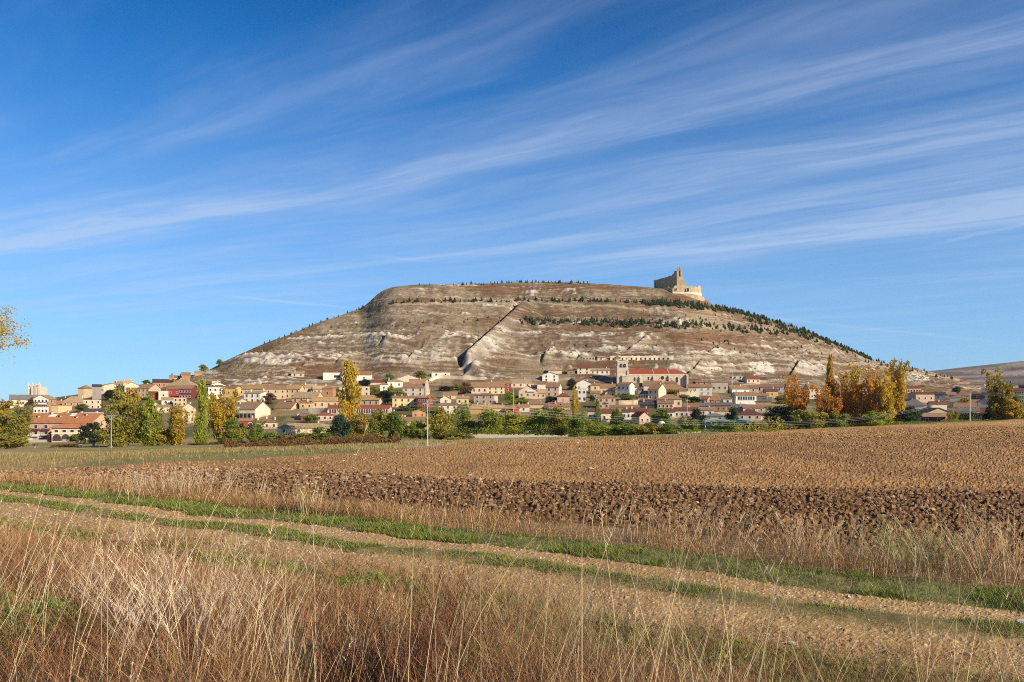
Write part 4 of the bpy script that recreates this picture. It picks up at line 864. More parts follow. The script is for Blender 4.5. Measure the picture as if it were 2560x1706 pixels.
# gallery details
def find(lbl): return next(o for o in COL.objects if o.get('label') == lbl)
def dims(o):
    w = [c for c in o.children if c.name.startswith('wall')][0]; v = [q.co for q in w.data.vertices]
    return max(a.x for a in v) * 2, max(a.y for a in v), max(v[i].z for i in range(8))
def mullions(lbl, n, zf0, zf1, x0f=-.48, x1f=.48, glass=GLASS, frame='w', alt=None):
    o = find(lbl); W_, D_, H_ = dims(o); m = MB()
    x0, x1 = x0f * W_, x1f * W_; m.box(x0, x1, -.05, 0, zf0, zf1, 0)
    for i in range(n + 1):
        x = x0 + (x1 - x0) * i / n; m.box(x - .14, x + .14, -.14, -.051, zf0, zf1, 1)
    m.box(x0, x1, -.16, -.141, zf1 - .12, zf1 + .15, 1); m.box(x0, x1, -.2, -.141, zf0 - .25, zf0, 1)
    m.build('gallery', [glass, SHUT[frame]], o); return o, W_, D_, H_
H_ = dims(find('long glazed gallery building with white mullions and red roof'))[2]
mullions('long glazed gallery building with white mullions and red roof', 24, H_ - 3.2, H_ - .5, glass=SHUT['b'])
H_ = dims(find('white house with a long glazed balcony'))[2]
mullions('white house with a long glazed balcony', 7, H_ - 3.2, H_ - .6, -.42, .42)
o = find('big cream barn with dark open bays under its brown roof'); W_, D_, H_ = dims(o)
for i in range(4):
    m = MB(); x = -W_ / 2 + W_ * (i + .5) / 4; m.box(x - W_ * .1, x + W_ * .1, -.06, 0, .0, 3.0); m.build('doorway', SHUT['d'], o)
for lbl, cs in (('low house with two white framed arches under an ochre roof', (-.2, .22)), ('low dark red building with one pale arch', (.05,))):
    o = find(lbl); W_, D_, H_ = dims(o)
    for c in cs: arches({'root': o}, [c * W_], W_ * .24, H_ - 2.9, H_ - .5, SHUT['w'], 'arch_surround', -.05); arches({'root': o}, [c * W_], W_ * .19, H_ - 2.9, H_ - .75, SHUT['d'], 'archway', -.09)
o = find('whitewashed cave house front with garage opening'); W_, D_, H_ = dims(o)
bx({'root': o}, 'doorway', W_ * .08, W_ * .38, -.06, 0, H_ - 4, H_ - 2, SHUT['d'])
o = find('peach walled building with brick chimney tower and bell frame'); W_, D_, H_ = dims(o)
bx({'root': o}, 'chimney', -W_ / 2 - .2, -W_ / 2 + 3.2, -.4, 3, -3, H_ + 1.2, WALL['brick'])
m = MB(); [m.cyl((-W_ / 2 + 1.4 + dx, 1, H_ + 1.2), (-W_ / 2 + 1.4 + dx, 1, H_ + 3.6), .07) for dx in (0, .9)]; m.cyl((-W_ / 2 + 1.2, 1, H_ + 3.4), (-W_ / 2 + 2.6, 1, H_ + 3.4), .06); m.cyl((-W_ / 2 + 1.85, 1, H_ + 2.3), (-W_ / 2 + 1.85, 1, H_ + 3.2), .4, .15)
m.build('bell_frame', SHUT['d'], o)
o = find('pink house with dark red gable and a recessed balcony'); W_, D_, H_ = dims(o)
bx({'root': o}, 'balcony', -W_ * .05, W_ * .42, -.9, 0, H_ - .6, H_ + .3, SHUT['w'])
o = find('two storey brick villa with pyramid roof and central balcony'); W_, D_, H_ = dims(o)
bx({'root': o}, 'balcony', -W_ * .12, W_ * .12, -.8, 0, H_ * .5, H_ * .5 + .9, SHUT['g'])
o = find('broad ochre house with a red awning below the brick cube'); W_, D_, H_ = dims(o)
m = MB(); m.slab([(-1.6, -1.6, H_ - 2.6), (1.6, -1.6, H_ - 2.6), (1.6, -.02, H_ - 1.6), (-1.6, -.02, H_ - 1.6)], .08); m.build('awning', SHUT['r'], o)
o = find('cream house with a yellow blind beside the round tree'); W_, D_, H_ = dims(o)
m = MB(); m.slab([(-1, -1.8, H_ - 3.2), (2.4, -1.8, H_ - 3.2), (2.4, -.02, H_ - 2.0), (-1, -.02, H_ - 2.0)], .08); m.build('awning', WALL['yellow'], o)
# ruined tall stone gable of the manor
o = find('large beige manor with a tall ruined stone gable'); W_, D_, H_ = dims(o)
m = MB(); y1_ = D_
pts = [(0, -3), (y1_, -3), (y1_, H_ - 1.5), (y1_ * .85, H_ - .5), (y1_ * .72, H_ + 1.0), (y1_ * .6, H_ + 3.3), (y1_ * .45, H_ + 5.6), (y1_ * .3, H_ + 4.5), (y1_ * .12, H_ + 2), (0, H_)]
m.prism(pts, 0, 1.0); g = m.build('gable_ruin', WALL['stone'], o); g.rotation_euler = (0, 0, math.pi / 2); g.location = (W_ / 2 + 1.5, 0, 0)
# ---- walls
def wall_strip(name, pts, tops, bots, th, mat, label=None, cat='wall', parent=None, coping=None, n=1):
    P = [Vector((p[0], p[1], 0)) for p in pts]; m = MB(); N = len(P); nor = []
    for i in range(N):
        d = (P[min(i + 1, N - 1)] - P[max(i - 1, 0)]).normalized(); nor.append(Vector((-d.y, d.x, 0)))
    f = [P[i] for i in range(N)]; b = [P[i] + nor[i] * th for i in range(N)]
    V = []
    for i in range(N):
        V += [(f[i].x, f[i].y, bots[i]), (f[i].x, f[i].y, tops[i]), (b[i].x, b[i].y, tops[i]), (b[i].x, b[i].y, bots[i])]
    m.v = V
    for i in range(N - 1):
        a, c = 4 * i, 4 * i + 4
        for q in ((a, c, c + 1, a + 1), (a + 1, c + 1, c + 2, a + 2), (a + 2, c + 2, c + 3, a + 3)): m.f.append(q); m.mi.append(0)
    m.f += [(0, 1, 2, 3), (4 * N - 1, 4 * N - 2, 4 * N - 3, 4 * N - 4)]; m.mi += [0, 0]
    o = m.build(name, mat, parent)
    if label: tag(o, label, cat)
    return o
def pixwall(name, pix, h_above, th, mat, label, ymin=330, down=1.5, cat='wall', Y=None, jag=0.0):
    pts, tops, bots = [], [], []
    n = max(2, int(abs(pix[-1][0] - pix[0][0]) / 3))
    for i in range(n + 1):
        px = pix[0][0] + (pix[-1][0] - pix[0][0]) * i / n; py = np.interp(px, [p[0] for p in pix], [p[1] for p in pix])
        y = Y or hit(px, py, ymin) or 560; x, _ = at(px, y); z = CZ + (HOR - py) * y / F
        pts.append((x, y)); tops.append(z + h_above + rnd.uniform(-jag, jag)); bots.append(min(z, ground_z(x, y)) - down)
    global LASTW
    ys = [p[1] for p in pts]; ys = [sum(ys[max(0, i - 3):i + 4]) / len(ys[max(0, i - 3):i + 4]) for i in range(len(ys))]
    pts = [((px_ / y_) * ys[i], ys[i]) for i, (px_, y_) in enumerate(pts)]
    LASTW = pts
    return wall_strip(name, pts, tops, bots, th, mat, label, cat)
W4 = lambda r, l: [(RX(r, x), RY(r, y)) for x, y in l]
pixwall('retaining_wall', W4(4, [(300, 425), (440, 362), (700, 385), (1080, 398)]), 2.6, .6, WALL['cream'], 'long cream retaining wall curving across the slope above the village')
pixwall('garden_wall', W4(1, [(400, 1268), (1050, 1262)]), 1.9, .4, WALL['stone'], 'low pale stone wall in front of the hotel car park', Y=362)
pixwall('garden_wall', W4(1, [(1055, 1245), (1600, 1248)]), 2.1, .4, WALL['stone'], 'low pale stone wall in front of the arcade hedge', Y=366)
pixwall('stone_wall', W4(3, [(620, 868), (900, 872)]), 3.4, .6, WALL['stone'], 'rough stone wall under the long stone house', jag=.25)
pixwall('stone_wall', W4(5, [(935, 745), (1215, 742), (1220, 720)]), 3.0, .6, WALL['tan'], 'curved tan garden wall above the front row houses', jag=.1)
pixwall('ruined_wall', W4(5, [(1885, 655), (1960, 650), (2060, 632)]), 5.5, .8, WALL['stone'], 'crumbling pale walls right of the church', jag=1.6, cat='ruin')
pixwall('dry_stone_wall', W4(5, [(1700, 1165), (1900, 1160), (2100, 1150)]), .9, .8, WALL['stone'], 'tumbled pale dry stone wall at the far edge of the field', Y=290, jag=.25)
pixwall('dry_stone_wall', W4(4, [(500, 1215), (900, 1180), (1500, 1190), (2240, 1200)]), .8, .6, WALL['stone'], 'pale rubble wall below the hedge behind the centre of the field', Y=300, jag=.3)
# row of cave cellars cut in the white rock
pts = []
h = dict(root=pixwall('cellar_row', W4(5, [(815, 116), (1250, 114), (1700, 112)]), 3.6, 1.2, WALL['cream'], 'long white row of cave cellar fronts cut into the rock band', ymin=600, jag=.35, cat='cellars', down=3))
for i in range(13):
    px = RX(5, 860 + i * 64); q_ = [1280 + F * a / b for a, b in LASTW]; x = float(np.interp(px, q_, [a for a, b in LASTW])); y = float(np.interp(px, q_, [b for a, b in LASTW])); z = CZ + (HOR - RY(5, 114)) * y / F
    m = MB(); m.box(-.6, .6, -.12, .0, -.4, 1.7); o = m.build('doorway', SHUT['d'], h['root']); o.location = (x, y, z + .2)
# green canopy along the field
def canopy():
    y = 330; x0, _ = at(RX(6, 118), y); x1, _ = at(RX(6, 800), y); z = CZ + (HOR - RY(6, 968)) * y / F; g = ground_z((x0 + x1) / 2, y) - .5
    r_ = empty('canopy', ((x0 + x1) / 2, y, g)); tag(r_, 'long low shelter with a pale green roof between field and villas', 'shelter')
    w = (x1 - x0) / 2; m = MB(); m.slab([(-w, 0, z - g), (w, 0, z - g), (w, 7, z - g + .9), (-w, 7, z - g + .9)], .25); m.build('roof', plain('green_sheet', (.22, .42, .34)), r_)
    for i in range(9):
        m = MB(); x = -w + .5 + i * (2 * w - 1) / 8; m.cyl((x, .5, -1), (x, .5, z - g - .24), .12); m.build('post', SHUT['w'], r_)
    m = MB(); m.box(-w, w, 5, 5.3, -1, z - g - .3); m.build('wall', WALL['stone'], r_)
canopy()
# dome tank
y = 335; x, _ = at(RX(5, 1532), y); zb = CZ + (HOR - RY(5, 1018)) * y / F; gz = min(zb, ground_z(x, y))
m = MB(); n = 16; rr_ = 60 / 5.6 * y / F * .9
prof = [(rr_, -3)] + [(rr_ * math.cos(a), rr_ * .95 * math.sin(a)) for a in [math.pi / 2 * q / 6 for q in range(7)]]
for (r0, z0), (r1, z1) in zip(prof, prof[1:]):
    for q in range(n):
        a0, a1 = 2 * math.pi * q / n, 2 * math.pi * (q + 1) / n
        m.poly([(r0 * math.cos(a0), r0 * math.sin(a0), z0), (r0 * math.cos(a1), r0 * math.sin(a1), z0), (r1 * math.cos(a1), r1 * math.sin(a1), z1), (r1 * math.cos(a0), r1 * math.sin(a0), z1)])
o = m.build('tank', WALL['white'], smooth=True); o.location = (x, y, zb); tag(o, 'white domed tank beside the red gabled chalet', 'tank')
# ------------------------------------------------------------------ church
STONE = wall_mat('church_stone', (.56, .47, .34), .2, .6); STONE2 = wall_mat('tower_stone', (.54, .46, .35), .25, .5)
def church():
    Y = hit(RX(5, 1200), RY(5, 470)) or 560; k = Y / F; X0, _ = at(RX(5, 1045), Y); X1, _ = at(RX(5, 1880), Y)
    g = ground_z((X0 + X1) / 2, Y) - 1; zz = lambda y: CZ + (HOR - RY(5, y)) * k - g
    r_ = empty('church', (X0, Y, g)); tag(r_, 'stone church with long red roof and square bell tower', 'church'); L = X1 - X0; D = 16
    px = lambda x: (RX(5, x) - RX(5, 1045)) * k
    m = MB(); He = zz(312)
    m.box(0, L, 0, D, -3, He); m.build('nave', STONE, r_)
    m = MB(); zr = CZ + (HOR - RY(5, 247)) * (Y + D / 2) / F - g; e, o_ = He + .25, .5
    Lr = L - D * .42
    m.poly([(-.3, -o_, e), (L + o_, -o_, e), (Lr, D / 2, zr), (-.3, D / 2, zr)]); m.poly([(L + o_, -o_, e), (L + o_, D + o_, e), (Lr, D / 2, zr)])
    m.poly([(L + o_, D + o_, e), (-.3, D + o_, e), (-.3, D / 2, zr), (Lr, D / 2, zr)]); m.poly([(-.3, D + o_, e), (-.3, -o_, e), (-.3, D / 2, zr)])
    m.poly([(-.3, -o_, e - .02), (-.3, D + o_, e - .02), (L + o_, D + o_, e - .02), (L + o_, -o_, e - .02)])
    rf = m.build('roof', roof_mat('church_tiles', (.32, .065, .033)), r_)
    for q in (1425, 1640):
        m = MB(); x = px(q); sl = (zr - e) / (D / 2 + o_); m.slab([(x - .22, -o_, e + .15), (x + .22, -o_, e + .15), (x + .22, D / 2, zr + .15), (x - .22, D / 2, zr + .15)], .2); m.build('verge_ridge', WALL['stone'], rf)
    m = MB(); m.box(-.2, L + .3, -.3, -.003, He - .5, He + .18); m.build('cornice', WALL['cream'], r_)
    for q, w, a, b in ((1158, 1.3, 410, 355), (1352, 1.1, 395, 350), (1748, 2.2, 432, 352)):
        x = px(q)
        arches({'root': r_}, [x], w * 1.5, zz(a) - .3, zz(b) + .4, WALL['cream'], 'window_surround', -.12); arches({'root': r_}, [x], w, zz(a), zz(b), SHUT['d'], 'window', -.17)
    m = MB(); m.cyl((px(1545), 0, zz(365)), (px(1545), -.18, zz(365)), 2.1, n=16); m.build('round_window', WALL['cream'], r_)
    m = MB(); m.cyl((px(1545), -.1, zz(365)), (px(1545), -.22, zz(365)), 1.5, n=16); m.build('round_window', SHUT['d'], r_)
    for q, t in ((1235, 345), (1425, 345), (1640, 330), (1885, 320)):
        x = px(q); d_ = 1.6 if q < 1880 else 3.2
        m = MB(); m.box(x - .7, x + .7, -d_, -.003, -3, zz(t) - 1); m.slab([(x - .75, -d_ - .05, zz(t) - 1), (x + .75, -d_ - .05, zz(t) - 1), (x + .75, -.01, zz(t) + .6), (x - .75, -.01, zz(t) + .6)], .5); m.build('buttress', STONE, r_)
    # tower
    tx0, tx1 = px(912), px(1062); tw = tx1 - tx0; ty = -1.5; tt = zz(138)
    m = MB(); m.box(tx0, tx1, ty, ty + tw, -4, tt); tb = m.build('tower', STONE2, r_)
    for z, pr in ((zz(135), .35), (zz(232), .28), (zz(330), .22)):
        m = MB(); m.box(tx0 - pr, tx1 + pr, ty - pr, ty + tw + pr, z - .3, z + .35); m.build('cornice', WALL['cream'], tb)
    for q in (962, 1012):
        arches({'root': tb}, [px(q)], 2.2, zz(222), zz(168), SHUT['d'], 'belfry_opening', ty - .12)
        m = MB(); m.cyl((px(q), ty - .35, zz(205)), (px(q), ty - .35, zz(190)), .55, .25, 8); m.build('bell', plain('bronze', (.12, .10, .05), .4), tb)
    for q in (.33, .66): arches({'root': tb}, [0], .1, 0, .2, SHUT['d'], 'slit', 0) if False else None
    m = MB(); m.slab([(tx0, ty, tt + .4), (tx1, ty, tt + .4), (tx1, ty + tw, tt + .4), (tx0, ty + tw, tt + .4)], .3); m.build('tower_roof', ROOF['tan'], tb)
    for cx in (tx0 + .5, tx1 - .5):
        for cy in (ty + .5, ty + tw - .5):
            m = MB(); m.box(cx - .45, cx + .45, cy - .45, cy + .45, tt + .3, tt + 1.7); m.cyl((cx, cy, tt + 1.7), (cx, cy, tt + 3.6), .42, .08, 6); m.build('pinnacle', STONE2, tb)
    m = MB(); m.box(tx0 - .5, tx0 + .9, ty - .8, ty + 1, -4, zz(200)); m.box(tx1 - .9, tx1 + .5, ty - .8, ty + 1, -4, zz(260)); m.build('buttress', STONE, tb)
    # stair turret / porch in shade between tower and nave
    m = MB(); m.box(px(975), px(1048), -3.2, -.5, -3, zz(340)); m.slab([(px(968), -3.5, zz(345)), (px(1052), -3.5, zz(345)), (px(1052), 0, zz(312)), (px(968), 0, zz(312))], .3); m.build('porch', STONE, r_)
church()
# pale tower with pinnacles beyond the left end of the town
def pinnacled():
    Y = 668; k = Y / F; x0, _ = at(RX(1, 415), Y); x1, _ = at(RX(1, 605), Y); zz = lambda y: CZ + (HOR - RY(1, y)) * k
    g = ground_z((x0 + x1) / 2, Y); r_ = empty('church_tower', ((x0 + x1) / 2, Y, g)); tag(r_, 'pale square tower with tall corner pinnacles rising behind the grey roof', 'tower')
    w = (x1 - x0) / 2; t = zz(412) - g; ms = wall_mat('pale_stone', (.62, .55, .44))
    m = MB(); m.box(-w * .98, w * .98, 0, 2 * w, -8, t); m.build('body', ms, r_)
    for f0, f1, tp in ((-1.0, -.78, 340), (-.40, -.12, 332), (.15, .42, 345), (.66, 1.0, 332)):
        m = MB(); m.box(f0 * w, f1 * w, -.8, 1.6, -8, zz(tp + 35) - g); c = (f0 + f1) / 2 * w; m.cyl((c, .4, zz(tp + 35) - g), (c, .4, zz(tp) - g), (f1 - f0) * w * .5, .05, 6); m.build('pinnacle', ms, r_)
    for f in (-.55,):
        m = MB(); m.box(f * w - .6, f * w + .6, -.1, -.003, 0, t - 1.5); m.build('opening', SHUT['d'], r_)
pinnacled()
# ------------------------------------------------------------------ ruined castle
def castle():
    Y = hit(1700, 733, 700) or 800; k = Y / F; Y += 1.0
    cs = wall_mat('castle_stone', (.46, .345, .215), .35, .35); PX = lambda x: 1550 + x / 7.84; PY = lambda y: 620 + y / 7.84
    X = lambda x, y_=Y: (PX(x) - 1280) / F * y_
    Zp = lambda y, d=Y: CZ + (HOR - PY(y)) * d / F
    g = ground_z(X(1300), Y); r_ = empty('castle', (0, 0, 0)); tag(r_, 'ruined stone castle with a broken keep on the hilltop', 'castle')
    low = lambda x, y: min(ground_z(x, y), Zp(880)) - 4
    # keep: tall broken slab, front lit
    prof = [(1113, 760), (1113, 452), (1128, 446), (1146, 452), (1140, 400), (1146, 378), (1156, 380), (1156, 455), (1158, 560), (1186, 575), (1186, 460), (1176, 376), (1188, 380), (1192, 430), (1212, 438), (1222, 470), (1222, 560), (1238, 600), (1250, 648), (1272, 676), (1290, 692), (1296, 740), (1300, 780)]
    m = MB(); kx = [(X(a), Zp(b)) for a, b in prof]
    out = [(kx[0][0], Zp(900))] + kx + [(X(1300), Zp(900))]
    # outline clockwise -> reverse for ccw
    m.prism(out[::-1], Y, Y + 3.2); m.build('keep_wall', cs, r_)
    m = MB(); m.prism([(X(1150), Zp(585)), (X(1190), Zp(585)), (X(1186), Zp(570)), (X(1158), Zp(556))], Y + .2, Y + 3); m.build('sill', cs, r_)
    m = MB(); m.box(X(1135), X(1195), Y + 2.2, Y + 2.9, Zp(575), Zp(440)); m.build('inner_wall', WALL['brick'], r_)
    # shaded flank running back to the left, with stepped ruin top
    a0, a1 = Vector((X(1113), Y + .4, 0)), Vector((X(700, Y + 24), Y + 24, 0)); n = 40; pts, tops, bots = [], [], []
    for i in range(n + 1):
        f = i / n; p = a0.lerp(a1, f); px_ = 1280 + F * p.x / p.y; zx_ = (px_ - 1550) * 7.84
        ty = np.interp(zx_, [690, 760, 780, 940, 960, 1020, 1026, 1062, 1064, 1100, 1113], [630, 615, 606, 566, 548, 545, 512, 500, 458, 452, 452])
        pts.append((p.x, p.y)); tops.append(CZ + (HOR - PY(ty)) * p.y / F + rnd.uniform(-.15, .15)); bots.append(low(p.x, p.y))
    wall_strip('flank_wall', [(p[0], p[1]) for p in pts][::-1], tops[::-1], bots[::-1], 2.6, cs, parent=r_)
    # round tower at the far left
    yy = Y + 25; cx, cy = X(722, yy), yy; m = MB(); rr_ = 50 / 7.84 * k * .98; m.cyl((cx, cy + rr_, Zp(900)), (cx, cy + rr_, CZ + (HOR - PY(628)) * yy / F), rr_ * 1.04, rr_, 14); m.build('round_tower', cs, r_)
    # lower outer wall in shade
    b0, b1 = Vector((X(1030), Y - 1.5, 0)), Vector((X(690, Y + 15), Y + 15, 0)); pts, tops, bots = [], [], []
    for i in range(21):
        p = b0.lerp(b1, i / 20); px_ = 1280 + F * p.x / p.y; zx_ = (px_ - 1550) * 7.84; ty = np.interp(zx_, [690, 750, 860, 930, 970, 1030], [840, 815, 772, 765, 785, 792])
        pts.append((p.x, p.y)); tops.append(CZ + (HOR - PY(ty)) * p.y / F + rnd.uniform(-.3, .3)); bots.append(low(p.x, p.y))
    wall_strip('outer_wall', pts[::-1], tops[::-1], bots[::-1], 1.5, cs, parent=r_)
    # lit curtain wall curving round the right
    cur = [(1030, -1.8), (1113, -1.6), (1200, -1.4), (1300, -1.0), (1400, -.6), (1480, .6), (1540, 2.6), (1575, 5.5), (1592, 9), (1588, 15)]
    pts, tops, bots = [], [], []
    for i in range(70):
        f = i / 69 * (len(cur) - 1); j = min(int(f), len(cur) - 2); t = f - j; zx_ = cur[j][0] * (1 - t) + cur[j + 1][0] * t; dy = cur[j][1] * (1 - t) + cur[j + 1][1] * t
        y_ = Y + dy; x_ = X(zx_, y_); ty = np.interp(zx_, [1030, 1060, 1065, 1080, 1113, 1290, 1300, 1420, 1436, 1440, 1448, 1520, 1530, 1545, 1580, 1595], [795, 770, 745, 738, 742, 738, 742, 755, 755, 732, 760, 762, 738, 742, 752, 770]) + rnd.uniform(-3, 3)
        pts.append((x_, y_)); tops.append(CZ + (HOR - PY(ty)) * y_ / F); bots.append(low(x_, y_))
    wall_strip('curtain_wall', pts, tops, bots, 1.6, cs, parent=r_)
    tops2 = [CZ + (HOR - PY(872 + 22 * sstep(np.float64(i / 69), .5, .85))) * pts[i][1] / F for i in range(70)]
    wall_strip('plinth', [(p[0] + .5 * max(0, (i - 45) / 24), p[1] - .7) for i, p in enumerate(pts)], tops2, bots, 1.0, WALL['cream'], parent=r_)
    pl_ = [(X(z_, Y + d_), Y + d_) for z_, d_ in ((1250, -3.2), (1400, -3.2), (1520, -1.8), (1600, 1.5), (1660, 6))]
    wall_strip('retaining_wall', pl_, [Zp(905), Zp(912), Zp(925), Zp(940), Zp(975)], [low(*p) for p in pl_], .8, cs, parent=r_)
    for q, b, t, w in ((1092, 842, 795, 1.6), (1322, 858, 790, 2.0)):
        arches({'root': r_}, [X(q)], w * 1.7, Zp(b) - .2, Zp(t) + .5, WALL['cream'], 'opening_surround', Y - 2.3); arches({'root': r_}, [X(q)], w, Zp(b), Zp(t), SHUT['d'], 'opening', Y - 2.45)
castle()
# ------------------------------------------------------------------ vegetation
LEAF = {k: leaf_mat('leaves_' + k, a, b) for k, (a, b) in dict(
    green=((0.13, 0.18, 0.028), (0.34, 0.38, 0.06)), olive=((0.20, 0.20, 0.035), (0.50, 0.41, 0.07)), gold=((0.3, 0.22, 0.025), (0.72, 0.46, 0.04)),
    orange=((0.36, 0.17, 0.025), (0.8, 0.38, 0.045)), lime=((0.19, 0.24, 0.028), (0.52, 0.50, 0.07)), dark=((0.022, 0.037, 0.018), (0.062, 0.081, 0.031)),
    pine=((0.045, 0.070, 0.028), (0.115, 0.145, 0.055)), rust=((0.163, 0.094, 0.037), (0.338, 0.188, 0.075)), pale=((0.375, 0.325, 0.163), (0.625, 0.550, 0.300)),
    blue=((0.044, 0.081, 0.044), (0.125, 0.163, 0.075)), mixed=((0.15, 0.17, 0.025), (0.66, 0.42, 0.045)), yellow=((0.350, 0.275, 0.037), (0.775, 0.525, 0.062))).items()}
BARK = plain('bark', (.16, .125, .09), .95, .1); BARKP = plain('pale_bark', (.34, .29, .22), .95, .1)
def leaf_quads(P, size, tint, up=0.0, seed=0):
    r = np.random.default_rng(seed); n = len(P)
    a = r.normal(size=(n, 3)); a /= np.linalg.norm(a, axis=1)[:, None]; b = np.cross(a, r.normal(size=(n, 3))); b /= np.linalg.norm(b, axis=1)[:, None]
    a[:, 2] += up; s = (size * (0.6 + 0.8 * r.random(n)))[:, None]
    c = np.stack([P - a * s * .5 , P + b * s * .32, P + a * s * .5, P - b * s * .32], 1)
    V = c.reshape(-1, 3); Q = np.arange(n * 4).reshape(-1, 4)
    return V, Q, np.repeat(tint, 4)
def crown_mesh(kind, seed, n=2600):
    """unit crown: height 1, half width about .5, base at z=0"""
    r = np.random.default_rng(seed); cl, cr_ = [], []
    if kind == 'poplar':
        for i in range(46):
            z = .05 + .93 * r.random(); w = .40 * (np.sin(np.clip(z, 0, 1) ** .8 * math.pi) ** .55) * (1 - .35 * z); t = r.random() * 6.283; q = w * np.sqrt(r.random())
            cl.append((q * np.cos(t), q * np.sin(t), z)); cr_.append((.13, .13, .10))
        cl += [(0, 0, z) for z in np.linspace(.1, .97, 14)]; cr_ += [(.16, .16, .08)] * 12 + [(.08, .08, .06), (.045, .045, .05)]
        size = .052
    elif kind == 'open':                  # several leaning, upright leaders
        for L in range(6):
            t = r.random() * 6.283; lean = .16 + .22 * r.random(); top = .70 + .32 * r.random() if L else 1.0; lean = lean if L else .05
            for i in range(15):
                f = i / 14; z = .06 + f * (top - .08); q = lean * f ** .8
                cl.append((q * np.cos(t) + r.normal() * .05, q * np.sin(t) + r.normal() * .05, z)); s = .125 * (1 - .62 * f) + .02; cr_.append((s, s, s * .9))
        for i in range(12):
            t = r.random() * 6.283; q = .35 * r.random() + .05; cl.append((q * np.cos(t), q * np.sin(t), .10 + .32 * r.random())); cr_.append((.12, .12, .07))
        size = .048
    elif kind == 'round':
        for i in range(34):
            v = r.normal(size=3); v /= np.linalg.norm(v); q = .34 * r.random() ** .33
            cl.append((v[0] * q, v[1] * q, max(.08, .50 + v[2] * q * 1.35))); s = .10 + .08 * r.random(); cr_.append((s, s, s * .8))
        size = .058
    else:                                 # bush: wide and ragged, to the ground
        for i in range(30):
            t = r.random() * 6.283; q = .42 * np.sqrt(r.random()); z = (.15 + .68 * r.random() * (1 - (q / .5) ** 2 * .6))
            cl.append((q * np.cos(t), q * np.sin(t), z)); s = .09 + .09 * r.random(); cr_.append((s, s, s * .9))
        size = .075
    cl, cr_ = np.array(cl), np.array(cr_); vol = cr_[:, 0] ** 1.6; idx = r.choice(len(cl), n, p=vol / vol.sum())
    d = r.normal(size=(n, 3)); d /= np.linalg.norm(d, axis=1)[:, None]; d *= (r.random(n) ** .45)[:, None]
    far = r.random(n) < .10; d[far] *= 1.5
    P = cl[idx] + d * cr_[idx]; P[:, 2] = np.clip(P[:, 2], 0.0, 1.03)
    ct = r.random(len(cl)); tint = np.clip(ct[idx] * .6 + r.random(n) * .5 - .05, 0, 1)
    V, Q, t4 = leaf_quads(P, size, tint, seed=seed + 1)
    return mesh_np('crown', V, Q, attrs={'tint': t4})
def trunk_mesh(kind, seed):
    r = random.Random(seed); m = MB()
    if kind == 'poplar':
        m.cyl((0, 0, -.05), (0, 0, .45), .030, .018, 7); m.cyl((0, 0, .44), (.01, 0, .93), .018, .004, 6)
        for i in range(14):
            z = .10 + i * .05; a = r.random() * 6.28; m.cyl((0, 0, z), (.17 * math.cos(a), .17 * math.sin(a), z + .20), .009, .003, 4)
    elif kind == 'open':
        m.cyl((0, 0, -.05), (0, 0, .14), .034, .026, 7)
        for L in range(6):
            a = r.random() * 6.28; q = .30 if L else .04; t = .75 if L else .95
            m.cyl((0, 0, .12), (q * .5 * math.cos(a), q * .5 * math.sin(a), .12 + t * .45), .016, .009, 5); m.cyl((q * .5 * math.cos(a), q * .5 * math.sin(a), .11 + t * .45), (q * math.cos(a), q * math.sin(a), t), .009, .002, 4)
    else:
        m.cyl((0, 0, -.06), (0, 0, .34), .040, .026, 7)
        for L in range(8):
            a = L * .8 + r.random(); m.cyl((0, 0, .2 + .02 * L), (.26 * math.cos(a), .26 * math.sin(a), .50 + .25 * r.random()), .016, .004, 4)
    me = bpy.data.meshes.new('trunk'); me.from_pydata(m.v, [], m.f); me.update(); return me
CR = {k: [crown_mesh(k, 100 + 7 * i + 31 * j, n) for i in range(3)] for j, (k, n) in enumerate((('poplar', 5200), ('open', 7000), ('round', 4200), ('bush', 2600)))}
TRK = {k: [trunk_mesh(k, 5 + i) for i in range(3)] for k in ('poplar', 'open', 'round', 'bush')}
def set_mat(o, mat):
    if not len(o.data.materials): o.data.materials.append(mat)
    o.material_slots[0].link = 'OBJECT'; o.material_slots[0].material = mat
def tree(px0, px1, top, base, kind, pal, label, Y=None, cat='tree', name=None, group=None, var=None, bark=None, lean=0.0, sink=.3):
    cx = (px0 + px1) / 2
    if Y is None: Y = hit(cx, base, 200.0 if cx < 1300 else 290.0) or 300.0
    x, y = at(cx, Y); gz = ground_z(x, y) - sink; H = CZ + (HOR - top) * Y / F - gz; w = (px1 - px0) * Y / F
    name = name or {'poplar': 'poplar_tree', 'open': 'autumn_tree', 'round': 'round_tree', 'bush': 'bush'}[kind]
    r_ = empty(name, (x, y, gz), rnd.random() * 6.28 if lean == 0 else 0); wf = {'poplar': 1.25, 'open': 1.55 if cx > 1900 else 1.3, 'round': 1.32, 'bush': 1.2}[kind]; r_.scale = (w * wf, w * wf, H); tag(r_, label, cat, group)
    v = rnd.randrange(3) if var is None else var
    c = obj('crown', CR[kind][v], None, r_); set_mat(c, LEAF[pal]); t = obj('trunk', TRK[kind][v], None, r_); set_mat(t, bark or BARK)
    return r_
def tr(rows):
    for a in rows:
        kw = a[-1] if isinstance(a[-1], dict) else {}; tree(*(a[:-1] if kw else a), **kw)
